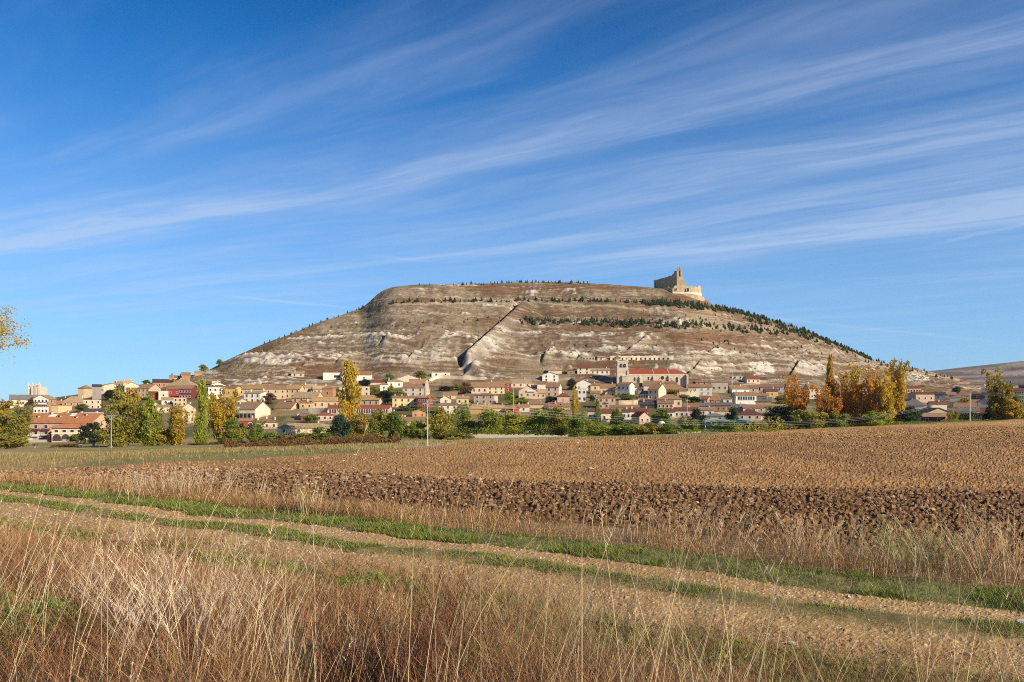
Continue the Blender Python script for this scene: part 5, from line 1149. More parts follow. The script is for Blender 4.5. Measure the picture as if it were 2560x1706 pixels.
tr([
 # left clumps, in front of the hotel
 (-90, 30, 1000, 1112, 'open', 'mixed', 'dense yellow green tree cut off by the left edge of the picture'),
 (0, 84, 1006, 1118, 'open', 'olive', 'orange green tree beside the hotel at the far left'),
 (-30, 62, 1072, 1124, 'bush', 'olive', 'low olive thicket at the foot of the left tree', dict(cat='bush')),
 (252, 345, 968, 1128, 'open', 'olive', 'tall yellowish tree just right of the crossarm pole'),
 (300, 378, 976, 1108, 'open', 'mixed', 'orange tipped tree behind the green poplars'),
 (335, 412, 990, 1134, 'open', 'lime', 'leafy light green tree standing forward of the row'),
 (408, 472, 1012, 1134, 'open', 'mixed', 'green tree speckled with orange, third from the crossarm pole'),
 (482, 530, 956, 1114, 'poplar', 'lime', 'slim green poplar in the left group'),
 (522, 602, 972, 1108, 'open', 'gold', 'golden brown broad tree right of the slim green poplar'),
 (545, 605, 1042, 1108, 'bush', 'green', 'green shrub at the foot of the golden brown tree', dict(cat='bush')),
 (596, 616, 1058, 1104, 'round', 'dark', 'small dark conifer-like shrub', dict(cat='shrub')),
 (610, 662, 1052, 1108, 'open', 'green', 'small green tree in front of the pink quoined house'),
 (378, 420, 1060, 1120, 'bush', 'olive', 'bushy undergrowth between the two forward trees', dict(cat='bush')),
 (200, 262, 1052, 1110, 'bush', 'dark', 'dark shrub behind the crossarm pole', dict(cat='bush')),
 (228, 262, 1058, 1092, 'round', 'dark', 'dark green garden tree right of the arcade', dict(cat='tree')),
 # along the stream
 (655, 700, 1078, 1110, 'bush', 'green', 'green brush left of the cream bungalow', dict(cat='bush')),
 (690, 740, 1084, 1110, 'bush', 'rust', 'reddish brush under the cream bungalow', dict(cat='bush')),
 (735, 785, 1080, 1110, 'bush', 'olive', 'olive brush under the bungalow window', dict(cat='bush')),
 (778, 832, 1064, 1108, 'bush', 'green', 'bright green bush at the corner of the bungalow', dict(cat='bush')),
 (758, 802, 1034, 1060, 'round', 'green', 'round green tree behind the bungalow roof', dict(cat='tree')),
 (828, 878, 1036, 1106, 'round', 'blue', 'blue green tree left of the golden poplar foot'),
 (842, 906, 908, 1096, 'poplar', 'yellow', 'tall golden poplar towering over the village', dict(var=0, Y=352)),
 (870, 925, 1034, 1100, 'round', 'mixed', 'orange green tree at the foot of the golden poplar'),
 (915, 972, 1024, 1106, 'round', 'olive', 'olive round tree right of the golden poplar'),
 (958, 1018, 1032, 1106, 'round', 'green', 'mid green tree beside the pink house with brown roof'),
 (1015, 1068, 1048, 1104, 'bush', 'green', 'dark green bush left of the thin white pole', dict(cat='bush')),
 (1068, 1136, 1020, 1100, 'round', 'olive', 'yellow olive tree right of the thin white pole'),
 (1132, 1182, 1008, 1092, 'open', 'green', 'upright dark green tree behind the stream'),
 (1180, 1212, 1046, 1090, 'bush', 'dark', 'shadowy dark shrub between two green trees', dict(cat='bush')),
 (1198, 1264, 1014, 1094, 'round', 'lime', 'bright green round tree in the centre of the hedge row'),
 (1256, 1322, 1024, 1092, 'round', 'lime', 'green tree with gaps in front of the white wall'),
 (1314, 1372, 1018, 1092, 'round', 'lime', 'full light green tree right of the gap'),
 (1365, 1424, 1018, 1092, 'round', 'olive', 'yellowing tree beside the rose red shed'),
 (1418, 1472, 1028, 1092, 'round', 'green', 'dense green tree ending the tall hedge row'),
 (1100, 1190, 1078, 1100, 'bush', 'olive', 'low weedy bush along the rubble wall', dict(cat='bush')),
 (1462, 1525, 1056, 1094, 'bush', 'lime', 'low yellow green bush left of the round garden tree', dict(cat='bush')),
 (1515, 1590, 1054, 1092, 'bush', 'green', 'low green bush under the row houses', dict(cat='bush')),
 (1580, 1650, 1052, 1090, 'bush', 'olive', 'low olive bush below the red gabled chalet', dict(cat='bush')),
 (1640, 1702, 1054, 1088, 'bush', 'green', 'low green bush below the white dome', dict(cat='bush')),
 (1526, 1562, 1022, 1064, 'round', 'green', 'round green garden tree in front of the row houses', dict(Y=345)),
 (1622, 1676, 1022, 1062, 'round', 'green', 'broad green tree right of the red gabled chalet', dict(Y=340)),
 (1424, 1450, 970, 1022, 'open', 'yellow', 'small bright yellow tree beside the orange porch house', dict(Y=395)),
 (1484, 1503, 1002, 1040, 'poplar', 'green', 'thin green cypress in front of the brick villa', dict(Y=370)),
 (1692, 1728, 1038, 1064, 'round', 'pale', 'pale straw coloured willow dome in front of the pink row house', dict(Y=325)),
 (1706, 1754, 1048, 1080, 'round', 'green', 'rounded green bush by the field edge wall', dict(Y=300, cat='bush')),
 (1722, 1764, 1022, 1062, 'round', 'dark', 'dark leafed tree behind the rounded green bush', dict(Y=325)),
 (1814, 1848, 1018, 1056, 'round', 'blue', 'blue green conifer beside the green canopy', dict(Y=336)),
 (1790, 1862, 1048, 1082, 'bush', 'green', 'wide green bush in front of the green canopy', dict(Y=296, cat='bush')),
 (1852, 1920, 1052, 1080, 'bush', 'dark', 'low dark bush at the right end of the canopy', dict(Y=296, cat='bush')),
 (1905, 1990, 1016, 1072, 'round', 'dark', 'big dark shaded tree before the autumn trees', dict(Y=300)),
 (1960, 2018, 936, 1066, 'open', 'orange', 'thin orange tree above the dark shaded tree', dict(Y=312)),
 (1980, 2060, 1014, 1074, 'bush', 'olive', 'olive yellow bush left of the orange trees', dict(Y=286, cat='bush')),
 (1930, 1990, 1056, 1078, 'bush', 'olive', 'small pale bush on the field edge under the dark tree', dict(Y=282, cat='bush')),
 (2062, 2090, 893, 1060, 'poplar', 'gold', 'slender green and gold poplar, tallest of the right group', dict(Y=310)),
 (2036, 2100, 965, 1070, 'open', 'orange', 'bright orange tree below the slender poplar', dict(Y=292)),
 (2082, 2134, 940, 1068, 'open', 'orange', 'green and orange tree right of the slender poplar', dict(Y=298)),
 (2108, 2160, 914, 1066, 'open', 'yellow', 'tall thin tree with orange tip in the right group', dict(Y=303)),
 (2144, 2200, 916, 1066, 'open', 'orange', 'tall flame orange tree in the middle of the right group', dict(Y=292)),
 (2186, 2240, 940, 1066, 'open', 'yellow', 'golden tree between the flame orange and the tall green one', dict(Y=288)),
 (2202, 2262, 902, 1064, 'open', 'gold', 'tall green tree with orange crown at the right of the group', dict(Y=296)),
 (2070, 2120, 1020, 1068, 'bush', 'green', 'green undergrowth beneath the orange trees', dict(Y=284, cat='bush')),
 (2160, 2225, 1022, 1066, 'bush', 'lime', 'yellow green undergrowth at the foot of the golden tree', dict(Y=282, cat='bush')),
 (2252, 2304, 1016, 1062, 'round', 'blue', 'grey green willow left of the red brick house', dict(Y=292)),
 (2370, 2394, 1024, 1058, 'open', 'olive', 'small olive sapling right of the red brick house', dict(Y=290)),
 (2468, 2526, 924, 1056, 'open', 'mixed', 'tall green and orange tree standing alone near the right edge', dict(Y=285)),
 (2462, 2498, 1006, 1056, 'bush', 'dark', 'dark shrub beside the lone tall tree', dict(Y=288, cat='bush')),
 (2508, 2556, 1002, 1054, 'round', 'gold', 'rusty yellow round tree at the right edge', dict(Y=280)),
 (2548, 2640, 1022, 1056, 'bush', 'green', 'green bushes running out of the picture on the right', dict(Y=286, cat='bush')),
 # meadow shrubs
 (134, 192, 1108, 1152, 'bush', 'rust', 'reddish green briar bush in the left meadow', dict(cat='bush')),
 (30, 88, 1130, 1158, 'bush', 'green', 'low dark green bramble at the left of the meadow', dict(cat='bush', name='bramble')),
 (80, 138, 1134, 1158, 'bush', 'green', 'low bramble patch touching the briar bush', dict(cat='bush', name='bramble')),
 (230, 276, 1118, 1142, 'bush', 'olive', 'low green bush near the crossarm pole', dict(cat='bush')),
 (1230, 1256, 1102, 1113, 'bush', 'rust', 'tiny dry bush alone on the pale stubble', dict(cat='bush')),
 (480, 560, 1105, 1128, 'bush', 'rust', 'reddish dry bush in front of the left poplars', dict(cat='bush')),
 (560, 625, 1102, 1122, 'bush', 'rust', 'dry reddish brush right of the left poplars', dict(cat='bush')),
 (880, 960, 1096, 1112, 'bush', 'rust', 'dry russet scrub under the golden poplar', dict(cat='bush')),
 (190, 250, 1120, 1145, 'bush', 'rust', 'dry brown scrub beside the meadow track', dict(cat='bush')),
 # trees inside the village
 (657, 690, 983, 1010, 'round', 'rust', 'small round brown tree below the arched window house'),
 (896, 925, 948, 966, 'round', 'dark', 'dark shrub under the white farmhouse', dict(cat='shrub')),
 (962, 988, 932, 956, 'round', 'green', 'green tree above the purple red shed'),
 (920, 950, 966, 986, 'round', 'olive', 'olive yellow tree beside the small white cube house'),
 (930, 985, 972, 1010, 'round', 'dark', 'broad dark green garden tree under the white villa'),
 (975, 1022, 978, 1004, 'round', 'green', 'garden tree between the villa and the manor'),
 (968, 986, 964, 982, 'round', 'yellow', 'little yellow green tree in front of the villa'),
 (1000, 1050, 1010, 1026, 'bush', 'green', 'green hedge bushes below the yellow terrace', dict(cat='bush')),
 (1036, 1070, 925, 946, 'round', 'green', 'green trees behind the manor roof'),
 (1262, 1290, 980, 1012, 'round', 'lime', 'bright green tree below the red house'),
 (1288, 1320, 990, 1010, 'bush', 'lime', 'bright green shrub right of the bright green tree', dict(cat='bush')),
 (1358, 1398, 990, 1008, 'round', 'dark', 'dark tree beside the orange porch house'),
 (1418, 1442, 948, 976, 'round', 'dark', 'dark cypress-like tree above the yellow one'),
 (1098, 1130, 962, 978, 'bush', 'dark', 'dark scrub on the slope under the retaining wall', dict(cat='shrub')),
 (1128, 1160, 958, 976, 'bush', 'olive', 'olive scrub under the retaining wall', dict(cat='shrub')),
 (1150, 1182, 952, 986, 'bush', 'rust', 'russet tree at the end of the retaining wall'),
 (1220, 1232, 966, 984, 'bush', 'green', 'vine bush on the pale house front', dict(cat='shrub')),
 (1545, 1592, 984, 1002, 'round', 'green', 'round green trees under the white house by the church'),
 (1472, 1490, 986, 1006, 'round', 'blue', 'blue green tree between the yellow house and the brick house'),
 (1655, 1705, 968, 992, 'bush', 'olive', 'ivy and scrub mound beside the church', dict(cat='bush', name='ivy_mound')),
 (1690, 1725, 982, 1002, 'bush', 'olive', 'lower end of the ivy mound', dict(cat='bush', name='ivy_mound')),
 (1720, 1755, 990, 1008, 'round', 'dark', 'dark shrubs between the ruin and the brick barn', dict(cat='shrub')),
 (430, 466, 944, 958, 'bush', 'olive', 'olive shrub beside the highest orange house', dict(cat='shrub')),
 (498, 522, 910, 930, 'round', 'olive', 'round autumn tree at the top left of the village'),
 (541, 558, 899, 916, 'round', 'green', 'round green tree on the left skyline of the hill'),
 (355, 376, 950, 962, 'round', 'green', 'green treetop behind the tan house'),
 (262, 292, 975, 1000, 'round', 'dark', 'dark tree beside the shaded building'),
 (192, 228, 1010, 1030, 'round', 'green', 'green garden tree behind the hotel'),
 (68, 92, 994, 1015, 'round', 'rust', 'rusty tree in front of the grey roofed building'),
 (176, 212, 1083, 1098, 'bush', 'green', 'clipped green hedge in the arcade', dict(cat='hedge', name='hedge', Y=363)),
 (118, 134, 1080, 1097, 'round', 'rust', 'dark red shrub at the hotel entrance', dict(cat='shrub', Y=362)),
 (2400, 2424, 992, 1010, 'round', 'yellow', 'bright yellow green shrub in the right part of town', dict(cat='shrub')),
 (2380, 2400, 966, 984, 'round', 'blue', 'blue green tree on the right above the roofs'),
 (2545, 2570, 962, 978, 'round', 'dark', 'dark treetop beside the yellow apartments'),
 (1938, 1975, 985, 1010, 'round', 'olive', 'olive tree left of the ochre house end'),
 (2520, 2548, 985, 1010, 'round', 'green', 'green tree in front of the yellow apartments'),
 (915, 935, 925, 936, 'bush', 'gold', 'yellow bush beside the cave openings', dict(cat='shrub')),
 (1538, 1552, 886, 900, 'bush', 'green', 'green shrub above the cellar row', dict(cat='shrub')),
])
# second rank behind the stream trees
for i, (px, top, w, k, pal) in enumerate(((1040, 1046, 60, 'round', 'olive'), (1105, 1034, 70, 'round', 'green'), (1168, 1040, 60, 'round', 'olive'), (1232, 1034, 66, 'round', 'green'), (1292, 1036, 70, 'round', 'lime'),
        (1345, 1030, 70, 'round', 'green'), (1400, 1026, 66, 'round', 'lime'), (1448, 1036, 60, 'round', 'olive'), (940, 1044, 70, 'round', 'lime'), (990, 1050, 60, 'round', 'olive'), (850, 1060, 60, 'round', 'green'),
        (1500, 1060, 70, 'bush', 'green'), (1560, 1062, 70, 'bush', 'olive'), (1620, 1062, 70, 'bush', 'green'), (1680, 1062, 60, 'bush', 'lime'))):
    tree(px - w / 2, px + w / 2, top, 1090, k, pal, 'leafy tree filling the second row of the stream side belt', Y=322 + (i * 7) % 9, group='second row of trees along the stream')
# hedge along the right
def hedge():
    Y = 296; x0, _ = at(2393, Y); x1, _ = at(2476, Y); g = ground_z((x0 + x1) / 2, Y) - .4; t = CZ + (HOR - 1034) * Y / F; n = 5200
    r = np.random.default_rng(5); P = np.stack([r.uniform(x0, x1, n), Y + r.uniform(0, 1.6, n), r.uniform(g, t, n)], 1) + r.normal(size=(n, 3)) * .12
    V, Q, tt = leaf_quads(P, .34, r.random(n), seed=3)
    o = obj('hedge', mesh_np('hedge', V, Q, attrs={'tint': tt}), LEAF['dark']); tag(o, 'long clipped dark hedge behind the concrete pole on the right', 'hedge')
hedge()
# pollarded trees: stout trunk with knuckles and a few shoots
def pollard(px, top, base, label):
    Y = hit(px, base, 200) or 280; x, y = at(px, Y); g = ground_z(x, y) - .2; H = CZ + (HOR - top) * Y / F - g
    r_ = empty('pollard_tree', (x, y, g)); tag(r_, label, 'tree', 'pollarded trees in the left meadow'); m = MB(); r = random.Random(int(px)); m.cyl((0, 0, -.3), (0, 0, H * .55), H * .16, H * .12, 8)
    tips = []
    for i in range(6):
        a = i * 1.05 + r.random() * .4; t = (H * .34 * math.cos(a), H * .34 * math.sin(a), H * (.72 + .12 * r.random())); m.cyl((0, 0, H * .5), t, H * .075, H * .09, 6); tips.append(t)
    m.build('trunk', BARKP, r_)
    P = np.concatenate([np.array(t) + np.random.default_rng(i).normal(size=(110, 3)) * H * .075 for i, t in enumerate(tips)]); V, Q, tt = leaf_quads(P, H * .07, np.random.default_rng(2).random(len(P)), seed=7)
    obj('crown', mesh_np('crown', V, Q, attrs={'tint': tt}), LEAF['rust'], r_)
for px, t, b, l in ((87, 1108, 1122, 'pollarded stump tree at the left, in front of the hotel wall'), (201, 1099, 1120, 'pollarded tree below the arcade hedge'),
                    (234, 1099, 1118, 'pollarded tree left of the stone garage door'), (277, 1090, 1116, 'pollarded tree beside the crossarm pole')): pollard(px, t, b, l)
# overhanging branch of a near tree outside the left edge
def near_tree():
    Y = 58; x, _ = at(-62, Y); g = ground_z(x, Y); r_ = empty('walnut_tree', (x, Y, g)); tag(r_, 'yellow autumn tree reaching in from beyond the left edge', 'tree')
    zc = CZ + (HOR - 850) * Y / F - g; r = np.random.default_rng(4); m = MB(); m.cyl((0, 0, -.3), (0, 0, zc * .55), .28, .20, 9); tips = []
    for i in range(26):
        a = r.random() * 6.28; el = r.uniform(-.4, 1.0); q = r.uniform(1.3, 2.9); t = np.array([q * math.cos(a) * math.cos(el), q * math.sin(a) * math.cos(el), zc + 1.5 * math.sin(el)])
        m.cyl((0, 0, zc * .5), tuple(t * [.45, .45, 1] - [0, 0, .5]), .09, .05, 5); m.cyl(tuple(t * [.45, .45, 1] - [0, 0, .5]), tuple(t), .05, .012, 4); tips.append(t)
        for q2 in range(3):
            t2 = t + r.normal(size=3) * .55; m.cyl(tuple(t), tuple(t2), .014, .004, 3); tips.append(t2)
    m.build('trunk', BARK, r_)
    P = np.concatenate([t + r.normal(size=(46, 3)) * [.30, .30, .24] for t in tips] + [t + r.normal(size=(10, 3)) * .55 for t in tips]); V, Q, tt = leaf_quads(P, .13, r.random(len(P)), seed=9)
    obj('crown', mesh_np('crown', V, Q, attrs={'tint': tt}), LEAF['yellow'], r_)
near_tree()
# ---- conifers on the hill
def pine_mesh(seed, wide):
    r = np.random.default_rng(seed); V, F3, tint = [], [], []
    for k in range(7):
        z0 = .04 + k * .125; R_ = wide * (1 - z0) ** .8 * (.9 + .2 * r.random()); n = 9; i = len(V)
        V.append((r.normal() * .01, r.normal() * .01, min(1.0, z0 + .30))); tint.append(.9); off = r.random() * 6.28
        for q in range(n * 2):
            a = off + math.pi * q / n; rr = R_ * (1.0 + .25 * r.random() if q % 2 == 0 else .62); V.append((rr * math.cos(a), rr * math.sin(a), z0 - .03 * (q % 2 == 0) + .03 * r.random())); tint.append(r.random())
        for q in range(n * 2): F3.append((i, i + 1 + q, i + 1 + (q + 1) % (2 * n)))
    me = mesh_np('crown', V, None, F3, attrs={'tint': np.array(tint)}); return me
PIN = [pine_mesh(i, w) for i, w in enumerate((.40, .50, .58, .34))]
m = MB(); m.cyl((0, 0, -.15), (0, 0, .3), .035, .025, 5); PTR = bpy.data.meshes.new('trunk'); PTR.from_pydata(m.v, [], m.f)
blobs = [crown_mesh('bush', 300 + i, 260) for i in range(2)]
pines = []
def belt(pts, n, jit, h, grp, lab, ymin=615, shrub=.15, on_sky=False):
    for i in range(n):
        t = (i + rnd.random()) / n; px = pts[0][0] + (pts[-1][0] - pts[0][0]) * t; py = np.interp(px, [p[0] for p in pts], [p[1] for p in pts]) + rnd.uniform(-jit, jit)
        if on_sky:
            j = int(round(float(px2col(px)))); y = YC_[j] + rnd.uniform(-6, 5)
        else:
            y = hit(px, py, ymin, 990)
            if y is None: j = int(round(float(px2col(px)))); y = YC_[j] + rnd.uniform(-4, 6)
        x, _ = at(px, y); pines.append((x, y, ground_z(x, y), h * rnd.uniform(.42, 1.12), grp, lab, rnd.random() < shrub))
belt([(1040, 0), (1150, 0)], 9, 0, 2.2, 'pines along the hilltop edge', 'small dark pine in the dotted line along the hilltop skyline', on_sky=True)
belt([(1150, 0), (1470, 0)], 46, 0, 3.4, 'pines along the hilltop edge', 'small dark pine in the dotted line along the hilltop skyline', on_sky=True)
belt([(1790, 0), (2300, 0)], 62, 0, 4.6, 'pines on the right skyline', 'dark pine on the right shoulder of the hill, against the sky', on_sky=True)
belt([(980, 757), (1340, 753), (1600, 756)], 60, 2.5, 4.6, 'pines on the upper terrace', 'scattered pine on the upper terrace below the hilltop')
belt([(1610, 760), (1740, 768), (1850, 782)], 80, 5, 5.0, 'dense pine belt under the castle', 'dark green pine in the dense belt under the castle', shrub=.05)
belt([(1300, 806), (1560, 812), (1780, 820), (1930, 832), (2040, 845)], 120, 7, 5.2, 'pine belt across the middle slope', 'dark green pine in the belt across the middle slope', shrub=.1)
belt([(1850, 790), (1990, 826), (2100, 868), (2180, 905)], 110, 10, 5.2, 'pines on the right skyline', 'dark pine on the right shoulder of the hill, against the sky', shrub=.05)
belt([(660, 826), (800, 800), (930, 762)], 22, 4, 3.6, 'bushes on the left skyline', 'small dark bush on the left shoulder of the hill', shrub=.8)
belt([(720, 818), (1100, 812), (1250, 800)], 24, 8, 2.6, 'bushes on the left slope', 'small round bush dotted on the left slope', shrub=1.0)
belt([(1750, 850), (1900, 880), (2000, 872), (2060, 880)], 26, 14, 3.0, 'bushes on the right slope', 'round green bush on the right lower slope', shrub=1.0)
belt([(1300, 870), (1500, 862), (1650, 866)], 5, 3, 2.8, 'bushes on the middle slope', 'lone bush on the bare middle slope', shrub=1.0)
belt([(1600, 790), (1850, 800), (2000, 835)], 24, 7, 2.4, 'bushes on the right slope', 'round green bush on the right lower slope', shrub=.9)
belt([(2200, 915), (2380, 948)], 14, 3, 4.0, 'pines on the right skyline', 'dark pine on the right shoulder of the hill, against the sky')
pines.sort(key=lambda p: -p[3] / p[1])
ind, rest = pines[:296], pines[296:]
for x, y, z, h, grp, lab, sh in ind:
    if sh:
        o = obj('hill_shrub', rnd.choice(blobs), None); o.location = (x, y, z - .3); o.scale = (h * 1.3, h * 1.3, h); o.rotation_euler = (0, 0, rnd.random() * 6.28); set_mat(o, LEAF['pine' if rnd.random() < .7 else 'green']); tag(o, lab.replace('pine', 'bush') if 'bush' not in lab else lab, 'bush', grp.replace('pine', 'bush') if 'bush' not in grp else grp)
    else:
        r_ = empty('pine_tree', (x, y, z - .2), rnd.random() * 6.28); r_.scale = (h * rnd.uniform(.85, 1.15),) * 2 + (h,); tag(r_, lab.replace('bush', 'pine'), 'pine', grp.replace('bushes', 'pines').replace('bush', 'pine'))
        c = obj('crown', rnd.choice(PIN), None, r_); set_mat(c, LEAF['pine']); t = obj('trunk', PTR, None, r_); set_mat(t, BARK)
V, F3, tn = [], [], []
for x, y, z, h, grp, lab, sh in rest + [(p[0] + rnd.uniform(-3, 3), p[1] + rnd.uniform(1, 5), None, p[3] * rnd.uniform(.5, .9), 0, 0, 0) for p in pines if 'belt' in p[4] or 'right sky' in p[4]]:
    z = ground_z(x, y) if z is None else z
    n0 = len(V); k = 6; V.append((x, y, z + h)); tn.append(1)
    for q in range(k): a = q * 1.047 + x; V.append((x + h * .38 * math.cos(a), y + h * .38 * math.sin(a), z - .2)); tn.append(rnd.random())
    F3 += [(n0, n0 + 1 + q, n0 + 1 + (q + 1) % k) for q in range(k)]
    n0 = len(V); V.append((x, y, z + h * 1.1)); tn.append(1)
    for q in range(k): a = q * 1.047 + x + .5; V.append((x + h * .26 * math.cos(a), y + h * .26 * math.sin(a), z + h * .4)); tn.append(rnd.random())
    F3 += [(n0, n0 + 1 + q, n0 + 1 + (q + 1) % k) for q in range(k)]
o = obj('distant_undergrowth', mesh_np('pine_scrub', V, None, F3, attrs={'tint': np.array(tn)}), LEAF['pine']); o['kind'] = 'stuff'; o['label'] = 'low pine scrub filling the belts on the hill'
# low tussocks scattered over the hillside
n = 5200; r = np.random.default_rng(77); ux = r.uniform(470, 2350, n); yy = r.uniform(640, 900, n); j = np.clip(np.searchsorted(PXC, ux), 0, ncol - 1); ok = yy < YC_[j] - 2; ux, yy = ux[ok], yy[ok]; xx = (ux - 1280) / F * yy; zz_ = ground_zv(xx, yy)
k = len(xx); s_ = r.uniform(.35, 1.0, k) ** 1.5 * 1.1; P = np.stack([xx, yy, zz_], 1)
ang = np.arange(5) * 1.257; ring = np.stack([np.cos(ang), np.sin(ang), np.zeros(5)], 1)
Vt = np.concatenate([(P[:, None, :] + ring[None] * s_[:, None, None] * np.array([1, 1, 0]) - [0, 0, .2]), (P + np.stack([0 * s_, 0 * s_, s_ * .9], 1))[:, None, :]], 1).reshape(-1, 3)
b_ = np.arange(k)[:, None] * 6; T3 = np.stack([b_ + np.arange(5)[None], b_ + (np.arange(5)[None] + 1) % 5, b_ + 5 + 0 * np.arange(5)[None]], -1).reshape(-1, 3)
o = obj('hillside_scrub', mesh_np('hillside_scrub', Vt, None, T3, attrs={'tint': np.repeat(r.random(k), 6)}), LEAF['olive']); o['kind'] = 'stuff'; o['label'] = 'low scrub tufts dotted over the bare hillside'
#roadside scrub along the foot of the town: rough undergrowth strips
def undergrowth(name, rows, n, size, pal, label, seed):
    r = np.random.default_rng(seed); P = []
    for (p0, p1, b0, b1, h, Y) in rows:
        m_ = int(n * (p1 - p0) / sum(q[1] - q[0] for q in rows)); px = r.uniform(p0, p1, m_); base = b0 + (b1 - b0) * (px - p0) / (p1 - p0)
        lum = .35 + .9 * fbm(px * .03 + seed, px * 0 + seed, seed, 3); yv = np.array([Y or (hit(a, b, 60) or 250) for a, b in zip(px[::20], base[::20])]); yv = np.interp(px, np.sort(px[::20]), yv[np.argsort(px[::20])]) + r.uniform(-3, 3, m_)
        x = (px - 1280) / F * yv; z = ground_zv(x, yv) + r.random(m_) ** 1.4 * h * lum; P.append(np.stack([x, yv, z], 1))
    P = np.concatenate(P); V, Q, tt = leaf_quads(P, size, r.random(len(P)), up=.3, seed=seed); o = obj(name, mesh_np(name, V, Q, attrs={'tint': tt}), LEAF[pal]); o['kind'] = 'stuff'; o['label'] = label
undergrowth('undergrowth', [(600, 1500, 1106, 1092, 5.0, 312), (1500, 2000, 1092, 1074, 2.2, 292), (2000, 2620, 1072, 1046, 1.6, 284)], 34000, .34, 'green', 'tangled olive undergrowth along the stream behind the field', 41)
undergrowth('dry_undergrowth', [(560, 1000, 1120, 1108, 1.3, None)], 9000, .26, 'rust', 'rusty dry weeds along the meadow edge', 43)

undergrowth('garden_undergrowth', [(300, 1000, b, b - 6, h, None) for b, h in ((1078, 2.5), (1064, 2.0), (1046, 2.2), (1030, 1.8), (1012, 1.8))] + [(1000, 1960, b, b + 2, h, None) for b, h in ((1078, 2.6), (1062, 2.2), (1044, 2.2), (1026, 2.0), (1008, 1.8), (992, 1.4))]
            + [(1960, 2600, b, b, 2.0, None) for b in (1048, 1036, 1022)], 52000, .42, 'olive', 'gardens and scrub between the village houses', 47)
# ------------------------------------------------------------------ grasses in the foreground
BL = blade_mat('grass_blades', .12)
def blades(B, h, w, ang, lean, bend, col, tipcol=None, tilt0=None, seg=3):
    """B (n,3) roots; h height; w width; ang lean azimuth; lean, bend relative; ribbons turned at random"""
    n = len(B); r = np.random.default_rng(n + 3); t = np.linspace(0, 1, seg + 1)
    d = np.stack([np.cos(ang), np.sin(ang), np.zeros(n)], 1); wa = r.random(n) * math.pi; wd = np.stack([np.cos(wa), np.sin(wa), np.zeros(n)], 1)
    out = lean[:, None] * t + bend[:, None] * t ** 2; up = t[None, :] * np.sqrt(np.clip(1 - .45 * np.minimum(out, 1.2) ** 2, .15, 1))
    c = B[:, None, :] + h[:, None, None] * (d[:, None, :] * out[..., None] + np.array([0, 0, 1.0]) * up[..., None])
    ww = (w[:, None] * (1.0 - .82 * t[None, :] ** 1.5))[..., None] * .5
    V = np.stack([c - wd[:, None, :] * ww, c + wd[:, None, :] * ww], 2).reshape(-1, 3)   # n, seg+1, 2
    b = (np.arange(n) * (seg + 1) * 2)[:, None] + np.arange(seg)[None, :] * 2; b = b.ravel(); Q = np.stack([b, b + 1, b + 3, b + 2], 1)
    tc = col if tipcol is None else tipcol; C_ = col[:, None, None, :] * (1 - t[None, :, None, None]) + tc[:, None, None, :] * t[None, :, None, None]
    C_ = np.broadcast_to(C_, (n, seg + 1, 2, 3)).reshape(-1, 3); return V, Q, C_, c
def merge(parts):
    V, Q, C_, o = [], [], [], 0
    for v, q, c in parts: V.append(v); Q.append(q + o); C_.append(c); o += len(v)
    return np.concatenate(V), np.concatenate(Q), np.concatenate(C_)
def stuff(name, parts, label):
    V, Q, C_ = merge(parts); o = obj(name, mesh_np(name, V, Q, attrs={'col': C_}), BL); o['kind'] = 'stuff'; o['label'] = label; return o
gr = np.random.default_rng(99)
def pick(n, cols, wts=None):
    cols = np.array(cols); i = gr.choice(len(cols), n, p=wts); return cols[i] * (0.75 + .5 * gr.random((n, 1)))
STRAW, PALE, RUST, BRN, GRN, DKG, YGR = (.43, .28, .13), (.62, .47, .28), (.27, .115, .045), (.12, .058, .028), (.16, .26, .035), (.06, .11, .028), (.32, .32, .06)
def scatter(n, ymin, ymax, umin, umax, cond, dens=None):
    out = []
    tot = 0
    while tot < n:
        m_ = n * 3; y = np.sqrt(gr.uniform(ymin ** 2, ymax ** 2, m_)); u = gr.uniform(umin, umax, m_); x = u * y
        k = cond(x, y)
        if dens is not None: k &= gr.random(m_) < dens(x, y)
        out.append(np.stack([x[k], y[k]], 1)); tot += k.sum()
        if len(out) > 60: break
    P = np.concatenate(out)[:n]; return P
def V_(x, y): 
    a = -x * .825 + (y - 13.8) * .565; v = x * .565 + (y - 13.8) * .825
    return v + (fbm(a * .35, v * .1, 3, 3) - .5) * .7
def roots(P): return np.stack([P[:, 0], P[:, 1], ground_zv(P[:, 0], P[:, 1]) - .01], 1)
near_bank = lambda x, y: (V_(x, y) < -3.15 - .5 * (fbm(x * .9, y * .9, 5, 2) - .5)) & (y > 3.0)
clump = lambda x, y, s, f: fbm(x * f, y * f, s, 3)
# how tall the thicket is: full at left, thinning to the right where the gravel shows
def thick(x, y): return np.clip(1.0 - sstep(x, -1.2, 1.2) * .86, .14, 1) * (.35 + .65 * sstep(-V_(x, y), 3.4, 4.8))
def hollow(x, y): return np.exp(-(((x + .20 * y) / .42) ** 2 + ((y - 5.3) / 1.5) ** 2) ** 2)
def edgeh(P): return .22 + .78 * sstep(-V_(P[:, 0], P[:, 1]), 3.3, 5.6)
